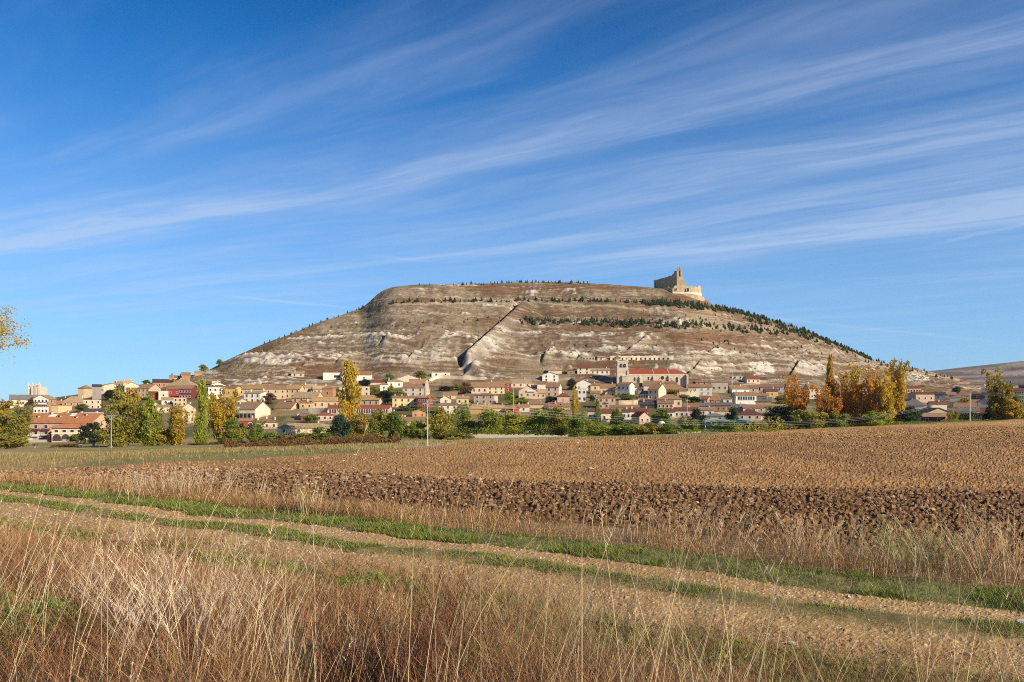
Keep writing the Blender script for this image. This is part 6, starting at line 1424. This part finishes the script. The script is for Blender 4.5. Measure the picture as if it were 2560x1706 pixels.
# base layer of fine dry grass
n = 85400; P = scatter(n, 3.2, 18.5, -.96, .96, near_bank, lambda x, y: np.clip((.06 + 1.5 * sstep(clump(x, y, 7, 1.3), .38, .66)) * (.45 + .55 * sstep(clump(x, y, 8, .5), .35, .6)) * thick(x, y) * (1 - .9 * hollow(x, y)) * np.clip(9 / y, .35, 1.4), 0, 1)); n = len(P)
f = clump(P[:, 0], P[:, 1], 11, .8); hgt = (.08 + .22 * gr.random(n) ** 1.3) * (.6 + 1.0 * f) * edgeh(P); far = np.clip(P[:, 1] / 7, .8, 2.2)
green = clump(P[:, 0], P[:, 1], 19, .55) + .12 * (V_(P[:, 0], P[:, 1]) > -4.4) > .56
c0 = pick(n, [STRAW, PALE, RUST, BRN], [.24, .12, .34, .30]); c1 = np.where(green[:, None], pick(n, [GRN, YGR, STRAW, DKG], [.42, .28, .16, .14]), c0); hgt = np.where(green, hgt * .75, hgt)
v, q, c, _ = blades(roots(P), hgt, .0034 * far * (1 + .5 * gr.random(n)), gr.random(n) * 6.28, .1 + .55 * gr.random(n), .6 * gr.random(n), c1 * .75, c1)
parts = [(v, q, c)]
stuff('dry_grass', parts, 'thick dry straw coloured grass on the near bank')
# tangled rusty herb layer with small side twigs (gives the crumbly texture)
n = 23180; P = scatter(n, 3.2, 18, -.96, .96, near_bank, lambda x, y: np.clip(sstep(clump(x, y, 23, .7), .42, .58) * thick(x, y) * (1 - hollow(x, y)) * np.clip(9 / y, .4, 1.3), 0, 1)); n = len(P); far = np.clip(P[:, 1] / 7, .8, 2.2)
c1 = pick(n, [RUST, BRN, STRAW, (.40, .22, .11)], [.35, .2, .2, .25]); hgt = (.12 + .24 * gr.random(n)) * edgeh(P)
v, q, c, ctr = blades(roots(P), hgt, .004 * far, gr.random(n) * 6.28, .1 + .4 * gr.random(n), .4 * gr.random(n), c1 * .8, c1); parts = [(v, q, c)]
for k in range(3):
    t = gr.random(n) * .75 + .2; i0 = np.minimum((t * 3).astype(int), 2); ff = (t * 3 - i0)[:, None]; S = ctr[np.arange(n), i0] * (1 - ff) + ctr[np.arange(n), i0 + 1] * ff
    v, q, c, _ = blades(S, hgt * (.2 + .25 * gr.random(n)), .003 * far, gr.random(n) * 6.28, .5 + .6 * gr.random(n), .3 * gr.random(n), c1, c1 * 1.25, seg=2); parts.append((v, q, c))
stuff('dead_herbs', parts, 'tangled rusty dead herbs among the dry grass')
n = 4200; P = scatter(n, 5, 17, -.96, .96, lambda x, y: (V_(x, y) < -2.4) & (V_(x, y) > -4.4), lambda x, y: (.12 + sstep(clump(x, y, 27, .8), .42, .6)) * np.clip(8 / y, .3, 1) * sstep(-V_(x, y), 1.9, 3.2)); n = len(P); far = np.clip(P[:, 1] / 7, .8, 2.2)
c1 = pick(n, [RUST, (.36, .20, .10), YGR, (.22, .11, .05)], [.3, .32, .16, .22]); hgt = .08 + .20 * gr.random(n)
v, q, c, ctr = blades(roots(P), hgt, .0032 * far, gr.random(n) * 6.28, .2 + .5 * gr.random(n), .4 * gr.random(n), c1 * .85, c1); parts = [(v, q, c)]
for k in range(4):
    t = gr.random(n) * .75 + .2; i0 = np.minimum((t * 3).astype(int), 2); ff = (t * 3 - i0)[:, None]; S = ctr[np.arange(n), i0] * (1 - ff) + ctr[np.arange(n), i0 + 1] * ff
    v, q, c, _ = blades(S, hgt * (.2 + .3 * gr.random(n)), .0028 * far, gr.random(n) * 6.28, .5 + .7 * gr.random(n), .3 * gr.random(n), c1, c1 * 1.2, seg=2); parts.append((v, q, c))
stuff('roadside_herbs', parts, 'wiry brown herbs creeping onto the near edge of the track')
# tall straw stalks with heads
def stalks(n, cond, dens, h0, h1, col, ymin, ymax, u0, u1, w=.0042, heads=.6, lean=.35, near_h=False):
    P = scatter(n, ymin, ymax, u0, u1, cond, dens); n = len(P); c1 = pick(n, *col); hgt = (h0 + (h1 - h0) * gr.random(n) ** 1.6) * (edgeh(P) if near_h else 1); far = np.clip(P[:, 1] / 6, .8, 3)
    an = gr.normal(0.2, 1.1, n); v, q, c, ctr = blades(roots(P), hgt, w * far * (.8 + .5 * gr.random(n)), an, lean * gr.random(n), lean * .7 * gr.random(n), c1 * .9, c1, seg=4); parts = [(v, q, c)]
    hd = gr.random(n) < heads; m_ = hd.sum()
    for k in range(7):
        t = .78 + .22 * gr.random(m_); i0 = 3; ff = (t * 4 - 3)[:, None]; S = ctr[hd][:, 3] * (1 - ff) + ctr[hd][:, 4] * ff
        v, q, c, _ = blades(S, hgt[hd] * .04 * (.7 + .6 * gr.random(m_)), .0042 * far[hd], gr.random(m_) * 6.28, .3 + .4 * gr.random(m_), .2 * gr.random(m_), c1[hd], c1[hd], seg=1); parts.append((v, q, c))
    return parts
P1 = stalks(2500, near_bank, lambda x, y: np.clip(sstep(clump(x, y, 31, .9), .36, .6) * thick(x, y) * (1 - .8 * hollow(x, y)) * np.clip(8 / y, .3, 1.3), 0, 1), 0.22, .56, ([(.70, .55, .34), STRAW, (.40, .22, .11)], [.34, .33, .33]), 3.3, 16, -.96, .96, near_h=True)
stuff('straw_stalks', P1, 'pale straw stalks standing above the dry grass')
P2 = stalks(520, lambda x, y: (y > 3.9) & (y < 6.2), lambda x, y: sstep(clump(x, y, 33, 1.1), .38, .55), .6, 1.35, ([(.78, .63, .38), (.68, .52, .30)], [.6, .4]), 3.3, 6.0, -.85, .95, w=.0036, heads=.25, lean=.45)
stuff('tall_grass_stems', P2, 'tall thin grass stems rising in front of the track')
# brown dock-like plants
def plant(px, py_base_y, h, nst, col, name, label, spread=.18, cat='plant', lean=.22, tw=5, w=.006, twl=.3, leaves=0, lcol=None):
    Y = py_base_y; x, y = at(px, Y); n = nst; B = np.stack([x + gr.normal(0, spread, n), y + gr.normal(0, spread, n)], 1); R_ = roots(B); c1 = pick(n, *col); hg = h * (.55 + .45 * gr.random(n))
    an = np.arctan2(B[:, 1] - y, B[:, 0] - x) + gr.normal(0, .5, n); v, q, c, ctr = blades(R_, hg, np.full(n, w), an, lean * (.4 + gr.random(n)), lean * gr.random(n), c1 * .9, c1, seg=4); parts = [(v, q, c)]
    for k in range(tw):
        t = .25 + .75 * gr.random(n); i0 = np.minimum((t * 4).astype(int), 3); ff = (t * 4 - i0)[:, None]; S = ctr[np.arange(n), i0] * (1 - ff) + ctr[np.arange(n), i0 + 1] * ff
        v, q, c, c2_ = blades(S, hg * twl * (.4 + .8 * gr.random(n)) * (1.2 - t), np.full(n, w * .6), gr.random(n) * 6.28, .5 + .5 * gr.random(n), -.2 * gr.random(n), c1, c1 * 1.1, seg=2); parts.append((v, q, c))
        for k2 in range(2):
            v, q, c, _ = blades(c2_[:, 1 + k2], hg * .07, np.full(n, w * .7), gr.random(n) * 6.28, .5 + .4 * gr.random(n), .1 * gr.random(n), c1, c1 * 1.15, seg=1); parts.append((v, q, c))
    V, Q, C_ = merge(parts); o_ = np.array([x, y, ground_z(x, y)]); o = obj(name, mesh_np(name, V - o_, Q, attrs={'col': C_}), BL); o.location = tuple(o_); tag(o, label, cat); return o
DOCK = ([(.17, .06, .028), (.25, .10, .045), (.12, .05, .03)], [.4, .35, .25]); DEAD = ([(.58, .42, .27), (.46, .29, .17), (.66, .53, .38)], [.4, .3, .3]); WEED = ([STRAW, (.42, .25, .13), PALE], [.4, .35, .25])
plant(470, 5.0, .95, 62, DEAD, 'dead_bush', 'large bleached dead bush in the dry grass at lower left', spread=.20, cat='bush', lean=.45, tw=8, w=.0052, twl=.38)
plant(400, 5.6, .70, 30, DEAD, 'dead_bush', 'smaller bleached dead bush behind the large one', spread=.22, cat='bush', lean=.5, tw=8, w=.006, twl=.4)
plant(1010, 5.5, .98, 90, DOCK, 'dock_plant', 'dark red brown seeding dock clump right of the shadowy hollow', spread=.22, lean=.20, tw=8, w=.007, twl=.26)
plant(1080, 5.2, .70, 40, DOCK, 'dock_plant', 'shorter brown dock plant beside the tall dark clump', spread=.2, lean=.25, tw=7, w=.006)
plant(1300, 5.6, .85, 110, ([(.26, .15, .07), (.40, .27, .13)], [.5, .5]), 'wiry_plant', 'wiry branching brown plant in front of the gravel', spread=.30, lean=.35, tw=9, w=.004, twl=.5)
plant(1180, 6.2, .85, 110, ([(.24, .14, .07), (.36, .25, .12)], [.5, .5]), 'wiry_plant', 'wiry brown plant with tiny seed heads near the middle', spread=.34, lean=.38, tw=9, w=.004, twl=.5)
plant(1500, 5.8, .75, 90, ([(.28, .16, .08), (.42, .29, .14)], [.5, .5]), 'wiry_plant', 'sparse wiry plant left of the green patch', spread=.3, lean=.35, tw=9, w=.004, twl=.5)
plant(790, 10.5, 1.25, 34, ([PALE, STRAW], [.5, .5]), 'stalk_clump', 'clump of tall straw stalks beyond the far side of the track', spread=.12, cat='grass clump', lean=.16, tw=2, w=.011, twl=.1) if False else None
def far_plant(px, vy, h, n, col, name, label, **k):     # rooted just beyond the track
    plant(px, vy, h, n, col, name, label, **k)
far_plant(760, 18.4, .92, 60, ([PALE, STRAW, YGR], [.5, .3, .2]), 'stalk_clump', 'upright fan of pale stalks beyond the track, left of centre', spread=.16, cat='grass clump', lean=.22, tw=2, w=.014, twl=.12)
far_plant(430, 22.6, .95, 120, ([(.60, .45, .29), (.50, .34, .20)], [.5, .5]), 'thistle_clump', 'pinkish dry weed clump beyond the track at left', spread=.75, cat='weeds', lean=.3, tw=6, w=.012, twl=.4)
far_plant(2300, 12.0, .70, 120, ([(.42, .40, .16), (.55, .50, .25), (.30, .32, .10)], [.4, .3, .3]), 'yellowish_weed', 'pale yellow green weed bushy beyond the track at right', spread=.42, cat='weeds', lean=.4, tw=8, w=.007, twl=.45)
far_plant(1760, 14.2, .85, 50, WEED, 'weed_clump', 'tall brown weed beyond the track right of centre', spread=.3, cat='weeds', lean=.4, tw=7, w=.009, twl=.4)
far_plant(2020, 13.0, .78, 60, WEED, 'weed_clump', 'straggly straw weed in front of the dark furrows', spread=.35, cat='weeds', lean=.4, tw=7, w=.008, twl=.4)
far_plant(2520, 11.2, 1.15, 90, ([PALE, (.55, .38, .2)], [.5, .5]), 'stalk_clump', 'tall leaning straw clump at the right edge', spread=.35, cat='grass clump', lean=.35, tw=4, w=.009, twl=.3)
far_plant(2440, 11.8, .85, 70, ([(.50, .30, .16), STRAW], [.6, .4]), 'weed_clump', 'reddish dry weed beside the tall leaning straw clump', spread=.35, cat='weeds', lean=.4, tw=7, w=.008, twl=.4)
for i_, (px_i, Y_i, l_) in enumerate(((1640, 5.6, 'low wiry plant on the gravel near the bottom centre'), (1760, 6.4, 'low brown plant in the near wheel run'), (1950, 5.4, 'small branching dead plant on the gravel at bottom right'), (2150, 5.9, 'small dead plant on the gravel, farther right'), (2350, 6.6, 'little brown plant on the gravel near the right edge'))):
    plant(px_i, Y_i, .42, 40, ([(.28, .16, .08), (.42, .27, .12), YGR], [.4, .4, .2]), 'wiry_plant', l_, spread=.16, lean=.55, tw=7, w=.0042, twl=.5)
# single long leaning stems
def stem(px, Y, h, lean, ang, label, col=(.72, .60, .38)):
    x, y = at(px, Y); B = np.array([[x, y, ground_z(x, y)]]); parts = []
    for k in range(2):
        v, q, c, ctr = blades(B, np.array([h]), np.array([.0085]), np.array([ang]), np.array([lean]), np.array([lean * .15]), np.array([col]), np.array([col]) * 1.05, seg=8); parts.append((v, q, c))
    S = ctr[0][-3:]; S = np.repeat(S, 6, 0); m_ = len(S); v, q, c, _ = blades(S, np.full(m_, h * .05), np.full(m_, .005), gr.normal(ang, .6, m_), np.full(m_, .4), np.full(m_, .1), np.tile(col, (m_, 1)), np.tile(col, (m_, 1)), seg=1); parts.append((v, q, c))
    V, Q, C_ = merge(parts); o = obj('grass_stem', mesh_np('grass_stem', V - B[0], Q, attrs={'col': C_}), BL); o.location = tuple(B[0]); tag(o, label, 'grass stem')
stem(740, 6.6, 1.75, .28, .1, 'long pale stem leaning right across the ploughed field, left of centre')
stem(1120, 5.6, 1.5, .30, .25, 'long pale stem rising over the track near the middle')
stem(2060, 4.8, 1.15, -.32, .0, 'kinked pale stem leaning left over the track at right')
stem(1880, 4.6, .95, .16, .2, 'slightly leaning stem in front of the gravel at right')
stem(1400, 4.7, 1.2, .30, .2, 'stem leaning right over the green strip')
stem(2120, 4.7, 1.35, -.42, .05, 'long stem leaning left toward the weeds at right')
# green verge beyond the track and strip between the wheel runs
def strip_grass(n, v0, v1, h0, h1, cols, ymax, name, label, densf=None, w=.006):
    P = scatter(n, 6.0, ymax, -.96, .96, lambda x, y: (V_(x, y) > v0 + .3 * (clump(x, y, 3, 2) - .5)) & (V_(x, y) < v1 + .5 * (clump(x, y, 4, 1.5) - .5)), densf); n = len(P); far = np.clip(P[:, 1] / 9, .8, 3)
    c1 = pick(n, *cols); v, q, c, _ = blades(roots(P), h0 + (h1 - h0) * gr.random(n), w * far, gr.random(n) * 6.28, .2 + .6 * gr.random(n), .5 * gr.random(n), c1 * .7, c1); stuff(name, [(v, q, c)], label)
GC = ([GRN, (.18, .25, .04), DKG, YGR, STRAW], [.30, .22, .12, .20, .16])
dd = lambda x, y: np.clip(10 / y, .25, 1) * (.10 + sstep(clump(x, y, 71, .9), .40, .56))
strip_grass(56120, 0.0, 1.0, .04, .13, GC, 34, 'verge_grass', 'short green grass along the far side of the track', dd)
strip_grass(36600, -1.62, -.92, .03, .09, ([GRN, (.16, .20, .05), DKG, YGR, STRAW], [.3, .15, .2, .15, .2]), 34, 'middle_grass', 'green grass growing between the two wheel runs', dd)
strip_grass(41480, -4.6, -3.0, .03, .12, GC, 24, 'bank_grass', 'green grass at the foot of the near bank', lambda x, y: np.clip(10 / y, .3, 1) * sstep(clump(x, y, 73, .7) + .12 * (x < -3), .44, .58))
# patches of clover-like green among the dry grass
P = scatter(14000, 4, 13, -.96, .6, near_bank, lambda x, y: sstep(clump(x, y, 19, .55), .56, .66) * np.clip(8 / y, .4, 1)); n = len(P); B = roots(P); B[:, 2] += .04 + .12 * gr.random(n)
v, q, c, _ = blades(B, np.full(n, .035), np.full(n, .02), gr.random(n) * 6.28, .8 + 0 * gr.random(n), .3 * gr.random(n), pick(n, [GRN, DKG, (.20, .28, .05)], [.4, .3, .3]), seg=1); stuff('green_herbs', [(v, q, c)], 'leafy green herbs among the dry grass')
# weeds between verge and ploughed soil
wd = lambda x, y: np.clip(14 / y, .3, 1) * np.clip(1.1 - .5 * np.maximum(0, V_(x, y) - 1.9), .05, 1) * (1 - .75 * sstep(x, -3, 4)) * (.25 + 1.1 * sstep(clump(x, y, 81, .5), .35, .6))
P = scatter(46360, 9, 40, -.96, .96, lambda x, y: (V_(x, y) > .9) & (V_(x, y) < 4.6), wd); n = len(P); far = np.clip(P[:, 1] / 9, .8, 4); vv = V_(P[:, 0], P[:, 1])
hgt = (.07 + .27 * gr.random(n) ** 1.5) * (.5 + .9 * clump(P[:, 0], P[:, 1], 83, .6)) * np.clip(1.3 - .22 * vv, .35, 1); c1 = pick(n, [STRAW, (.34, .18, .08), RUST, PALE, YGR], [.22, .36, .26, .08, .08])
v, q, c, ctr = blades(roots(P), hgt, .0042 * far, gr.random(n) * 6.28, .4 * gr.random(n), .3 * gr.random(n), c1 * .85, c1); parts = [(v, q, c)]
for k in range(2):
    sel = gr.random(n) < .6; m_ = sel.sum(); t = gr.random(m_) * .6 + .35; i0 = np.minimum((t * 3).astype(int), 2); ff = (t * 3 - i0)[:, None]; S = ctr[sel][np.arange(m_), i0] * (1 - ff) + ctr[sel][np.arange(m_), i0 + 1] * ff
    v, q, c, _ = blades(S, hgt[sel] * .3, .0055 * far[sel], gr.random(m_) * 6.28, .5 + .5 * gr.random(m_), .2 * gr.random(m_), c1[sel], c1[sel] * 1.15, seg=1); parts.append((v, q, c))
stuff('dry_weeds', parts, 'band of brown dry weeds between the track and the ploughed field')
P3 = stalks(900, lambda x, y: (V_(x, y) > .8) & (V_(x, y) < 3.4), lambda x, y: sstep(clump(x, y, 85, .6), .35, .55) * np.clip(12 / y, .2, 1), .35, .8, ([PALE, STRAW], [.5, .5]), 9, 28, -.96, .96, w=.0034, heads=.5)
stuff('weed_stalks', P3, 'thin pale stalks standing in the weed band')
# sprouting weeds and stubble on the far meadow
P = scatter(36600, 34, 120, -.70, .25, lambda x, y: (ground_zv(x, y) < 5) & (HOR - (ground_zv(x, y) - CZ) / y * F < np.interp(1280 + F * x / y, [0, 400, 800, 1150, 1400], [1186, 1152, 1136, 1112, 1100]) - 1)); n = len(P); far = np.clip(P[:, 1] / 9, 3, 12)
c1 = pick(n, [(.34, .25, .10), (.24, .21, .06), STRAW, (.20, .18, .06)], [.35, .25, .2, .2]); v, q, c, _ = blades(roots(P), .10 + .22 * gr.random(n), .006 * far, gr.random(n) * 6.28, .4 * gr.random(n), .3 * gr.random(n), c1 * .8, c1, seg=1); stuff('meadow_grass', [(v, q, c)], 'yellowing grass of the meadow beyond the ploughed field')
# ---- loose stones and soil clods
def lumps(P, s, col, mat, name, label, flat=.7, kind='stuff', up=.2):
    n = len(P); base = np.array([(0, 0, 1), (1, 0, 0), (0, 1, 0), (-1, 0, 0), (0, -1, 0), (0, 0, -1), (.6, .6, .6), (-.6, .6, .55), (-.6, -.6, .6), (.6, -.6, .5)], float)
    tri = np.array([(0, 6, 7), (0, 7, 8), (0, 8, 9), (0, 9, 6), (6, 1, 2), (6, 2, 7), (7, 2, 3), (7, 3, 8), (8, 3, 4), (8, 4, 9), (9, 4, 1), (9, 1, 6), (1, 5, 2), (2, 5, 3), (3, 5, 4), (4, 5, 1)])
    jit = 1 + .45 * (gr.random((n, 10, 1)) - .5) + .2 * (gr.random((n, 10, 3)) - .5); a = gr.random(n) * 6.28; L = base[None] * jit * np.array([1, .75, flat]); ca, sa = np.cos(a)[:, None], np.sin(a)[:, None]
    X_, Y_ = L[..., 0] * ca - L[..., 1] * sa, L[..., 0] * sa + L[..., 1] * ca; V = P[:, None, :] + np.stack([X_, Y_, L[..., 2] + up], -1) * s[:, None, None]
    T3 = (np.arange(n)[:, None, None] * 10 + tri[None]).reshape(-1, 3); o = obj(name, mesh_np(name, V.reshape(-1, 3), None, T3, attrs={'col': np.repeat(col, 10, 0)}), mat); tag(o, label, None, None, kind); return o
n = 51240; P = scatter(n, 5.5, 30, -.96, .96, lambda x, y: (V_(x, y) < .15) & (V_(x, y) > -3.6), lambda x, y: np.clip(8 / y, .08, 1) * np.where((V_(x, y) > -1.6) & (V_(x, y) < -.95), .35, 1)); n = len(P)
M_peb = attr_mat('pebble', 20, .15); lumps(roots(P), (.005 + .016 * gr.random(n) ** 5) * np.clip(P[:, 1] / 9, 1, 2.2), pick(n, [(.38, .23, .10), (.46, .30, .15), (.52, .40, .27), (.26, .16, .09), (.34, .30, .27)], [.40, .32, .08, .16, .04]), M_peb, 'gravel_stones', 'loose gravel stones on the dirt track', flat=.6)
n = 31720; P = scatter(n, 14, 60, -.90, .95, lambda x, y: (V_(x, y) > 4.0) & (V_(x, y) < 11 + .36 * np.maximum(0, x)), lambda x, y: np.clip(18 / y, .1, 1)); n = len(P)
M_clod = attr_mat('clod', 25, .25); lumps(roots(P), (.018 + .06 * gr.random(n) ** 3) * np.clip(P[:, 1] / 22, .8, 1.6), pick(n, [(.24, .135, .07), (.32, .19, .10), (.15, .085, .045), (.42, .28, .17)], [.38, .25, .27, .10]), M_clod, 'soil_clods', 'broken clods of the freshly ploughed dark strip', flat=.75)
n = 29280; P = scatter(n, 20, 120, -.90, .95, lambda x, y: (V_(x, y) > 10 + .36 * np.maximum(0, x)) & ((HOR - (ground_zv(x, y) - CZ) / y * F) > np.interp(1280 + F * x / y, [0, 400, 800, 1300, 2000, 2560], [1190, 1158, 1140, 1108, 1078, 1054])), lambda x, y: np.clip(34 / y, .1, 1)); n = len(P)
lumps(roots(P), (.014 + .045 * gr.random(n) ** 4) * np.clip(P[:, 1] / 30, 1, 3), pick(n, [(.30, .165, .07), (.38, .22, .09), (.19, .105, .05), (.50, .38, .24)], [.38, .32, .26, .04]), M_clod, 'soil_crumbs', 'crumbs of dry soil over the harrowed field', flat=.7)
for i, (px, Y, s, l) in enumerate(((2552, 8.9, .085, 'large grey stone at the edge of the track, far right'), (2120, 10.3, .05, 'grey stone on the verge of the track'), (1980, 8.2, .045, 'flat stone in the near wheel run'), (2420, 7.9, .05, 'pale stone in the near wheel run at right'), (1477, 33, .12, 'white stone lying on the light ploughed field'), (1175, 30, .10, 'white stone near the dark plough strip'))):
    x, y = at(px, Y); o = lumps(np.array([[0., 0., 0.]]), np.array([s]), np.array([[.50, .46, .42]]), M_peb, 'stone', l, flat=.5, kind=None); o.location = (x, y, ground_z(x, y)); o['category'] = 'stone'
# ------------------------------------------------------------------ poles and wires
CONC = plain('concrete', (.60, .57, .52), .9); STEEL = plain('galvanised', (.30, .31, .33), .5)
def pole(px, base, top, label, Y=None, r=.14, mat=CONC, arms=None, name='utility_pole'):
    Y = Y or hit(px, base, 60); x, y = at(px, Y); g = ground_z(x, y) - .3; H = CZ + (HOR - top) * Y / F - g; r_ = empty(name, (x, y, g)); tag(r_, label, 'pole')
    m = MB(); m.cyl((0, 0, 0), (0, 0, H), r * 1.3, r * .8, 8); m.build('post', mat, r_); tips = [Vector((x, y, g + H))]
    if arms == 'Y':
        m = MB(); s = 22 / 2560 * 2560 * Y / F
        for d in (-1, 1): m.cyl((0, 0, H * .86), (d * s * .38, 0, H * .99), .10, .08, 6)
        m.cyl((-s * .55, 0, H), (s * .7, 0, H), .09, .09, 6); m.build('crossarm', mat, r_); tips = [Vector((x + d * s * .5, y, g + H + .5)) for d in (-1, 0, 1)]
        for d in (-1, 0, 1): m = MB(); m.cyl((d * s * .5, 0, H), (d * s * .5, 0, H + .5), .07, .05, 6); m.build('insulator', SHUT['b'], r_)
    elif arms == 'T':
        m = MB(); m.box(-.5, .5, -.05, .05, H - .4, H - .3); m.build('crossarm', STEEL, r_); m = MB(); m.cyl((0, 0, H), (0, 0, H + .3), .05); m.build('insulator', SHUT['b'], r_)
    return tips
def wire(a, b, sag, label, r=.013):
    m = MB(); n = 24; pts = [a.lerp(b, i / n) - Vector((0, 0, sag * 4 * (i / n) * (1 - i / n))) for i in range(n + 1)]
    for p, q in zip(pts, pts[1:]): m.cyl(p, q, r, r, 4)
    o = m.build('overhead_wire', STEEL); tag(o, label, 'wire', 'overhead wires across the meadow')
t1 = pole(278, 1121, 1040, 'concrete pole with a Y shaped crossarm in the left meadow', arms='Y', r=.11, Y=None, mat=STEEL)
t2 = pole(1069, 1115, 1000, 'thin white pole at the far edge of the field', r=.036, mat=CONC, arms='T')
t3 = pole(2425, 1054, 983, 'concrete pole standing at the field edge on the right', Y=250, r=.12, arms='T')
pole(1073, 965, 921, 'thin grey mast among the houses above the manor', Y=470, r=.07, mat=STEEL); pole(1830, 968, 925, 'thin white mast beside the low white house', r=.16, mat=SHUT['w'])
pole(1284, 1020, 965, 'street pole below the narrow red house', Y=420, r=.12); pole(1718, 1018, 998, 'small pole beside the ruined walls', Y=420, r=.1); pole(1817, 1038, 1018, 'short pale pole in front of the long brick house', Y=350, r=.12)
pole(434, 946, 928, 'skyline lamp mast above the brick chimney tower', Y=640, r=.08, mat=STEEL) if False else None
off = [Vector((-190, 60, 4)), Vector((-190, 60, 4)), Vector((-190, 60, 4))]
for i, l in enumerate(('lowest', 'middle', 'highest')):
    a = t1[i]; wire(a, a + off[i], 2.0, l + ' wire running left from the crossarm pole'); wire(a, t2[0] + Vector((0, 0, -.3 * i)), 3.0, l + ' wire between the crossarm pole and the thin white pole')
    wire(t2[0] + Vector((0, 0, -.3 * i)), t3[0] + Vector((0, 0, -.3 * i)), 5.0, l + ' wire between the thin white pole and the right hand pole'); wire(t3[0] + Vector((0, 0, -.3 * i)), t3[0] + Vector((120, -20, 2 - .3 * i)), 2.0, l + ' wire running right from the right hand pole')
# ------------------------------------------------------------------ cars by the hotel
def car(px, py, Y, paint, label, heading=.0):
    x, y = at(px, Y); z = CZ + (HOR - py) * Y / F; r_ = empty('parked_car', (x, y, z), heading); tag(r_, label, 'car', 'cars parked in front of the hotel'); pm = plain('paint_' + label[:6], paint, .25, .6)
    m = MB(); m.prism([(-2.1, .32), (2.1, .32), (2.12, .75), (1.3, .88), (-1.9, .92), (-2.12, .7)], -.85, .85); m.build('body', pm, r_)
    m = MB(); m.prism([(-1.75, .9), (.95, .88), (.35, 1.42), (-1.2, 1.44)], -.96, .96); cb = m.build('cabin', GLASS, r_); m = MB(); m.prism([(-1.2, 1.43), (.35, 1.41), (.3, 1.47), (-1.15, 1.5)], -.7, .7); m.build('roof', pm, r_)
    for a in (-1.3, 1.3):
        for b in (-.86, .72): m = MB(); m.cyl((a, b, .32), (a, b + .14, .32), .32, n=12); m.build('wheel', SHUT['d'], r_)
car(108, 1097, 368, (.72, .73, .75), 'white car parked by the hotel entrance', .1); car(120, 1098, 366, (.04, .06, .14), 'dark blue car beside the white one', -.2); car(131, 1098, 367, (.30, .31, .33), 'grey car nearest the arcade', .1)
# ------------------------------------------------------------------ air
m_hz = bpy.data.materials.new('haze'); m_hz.use_nodes = True; T = NT(m_hz.node_tree)
v = T.n('ShaderNodeVolumePrincipled', {'Color': (.62, .74, .95, 1), 'Density': 0.000035, 'Anisotropy': 0.1})
T.n('ShaderNodeOutputMaterial', {'Volume': v.outputs[0]})
m = MB(); m.box(-4500, 4500, -60, 3600, -24, 240); o = m.build('haze', m_hz); o['kind'] = 'stuff'; o['label'] = 'thin air haze over the whole valley'
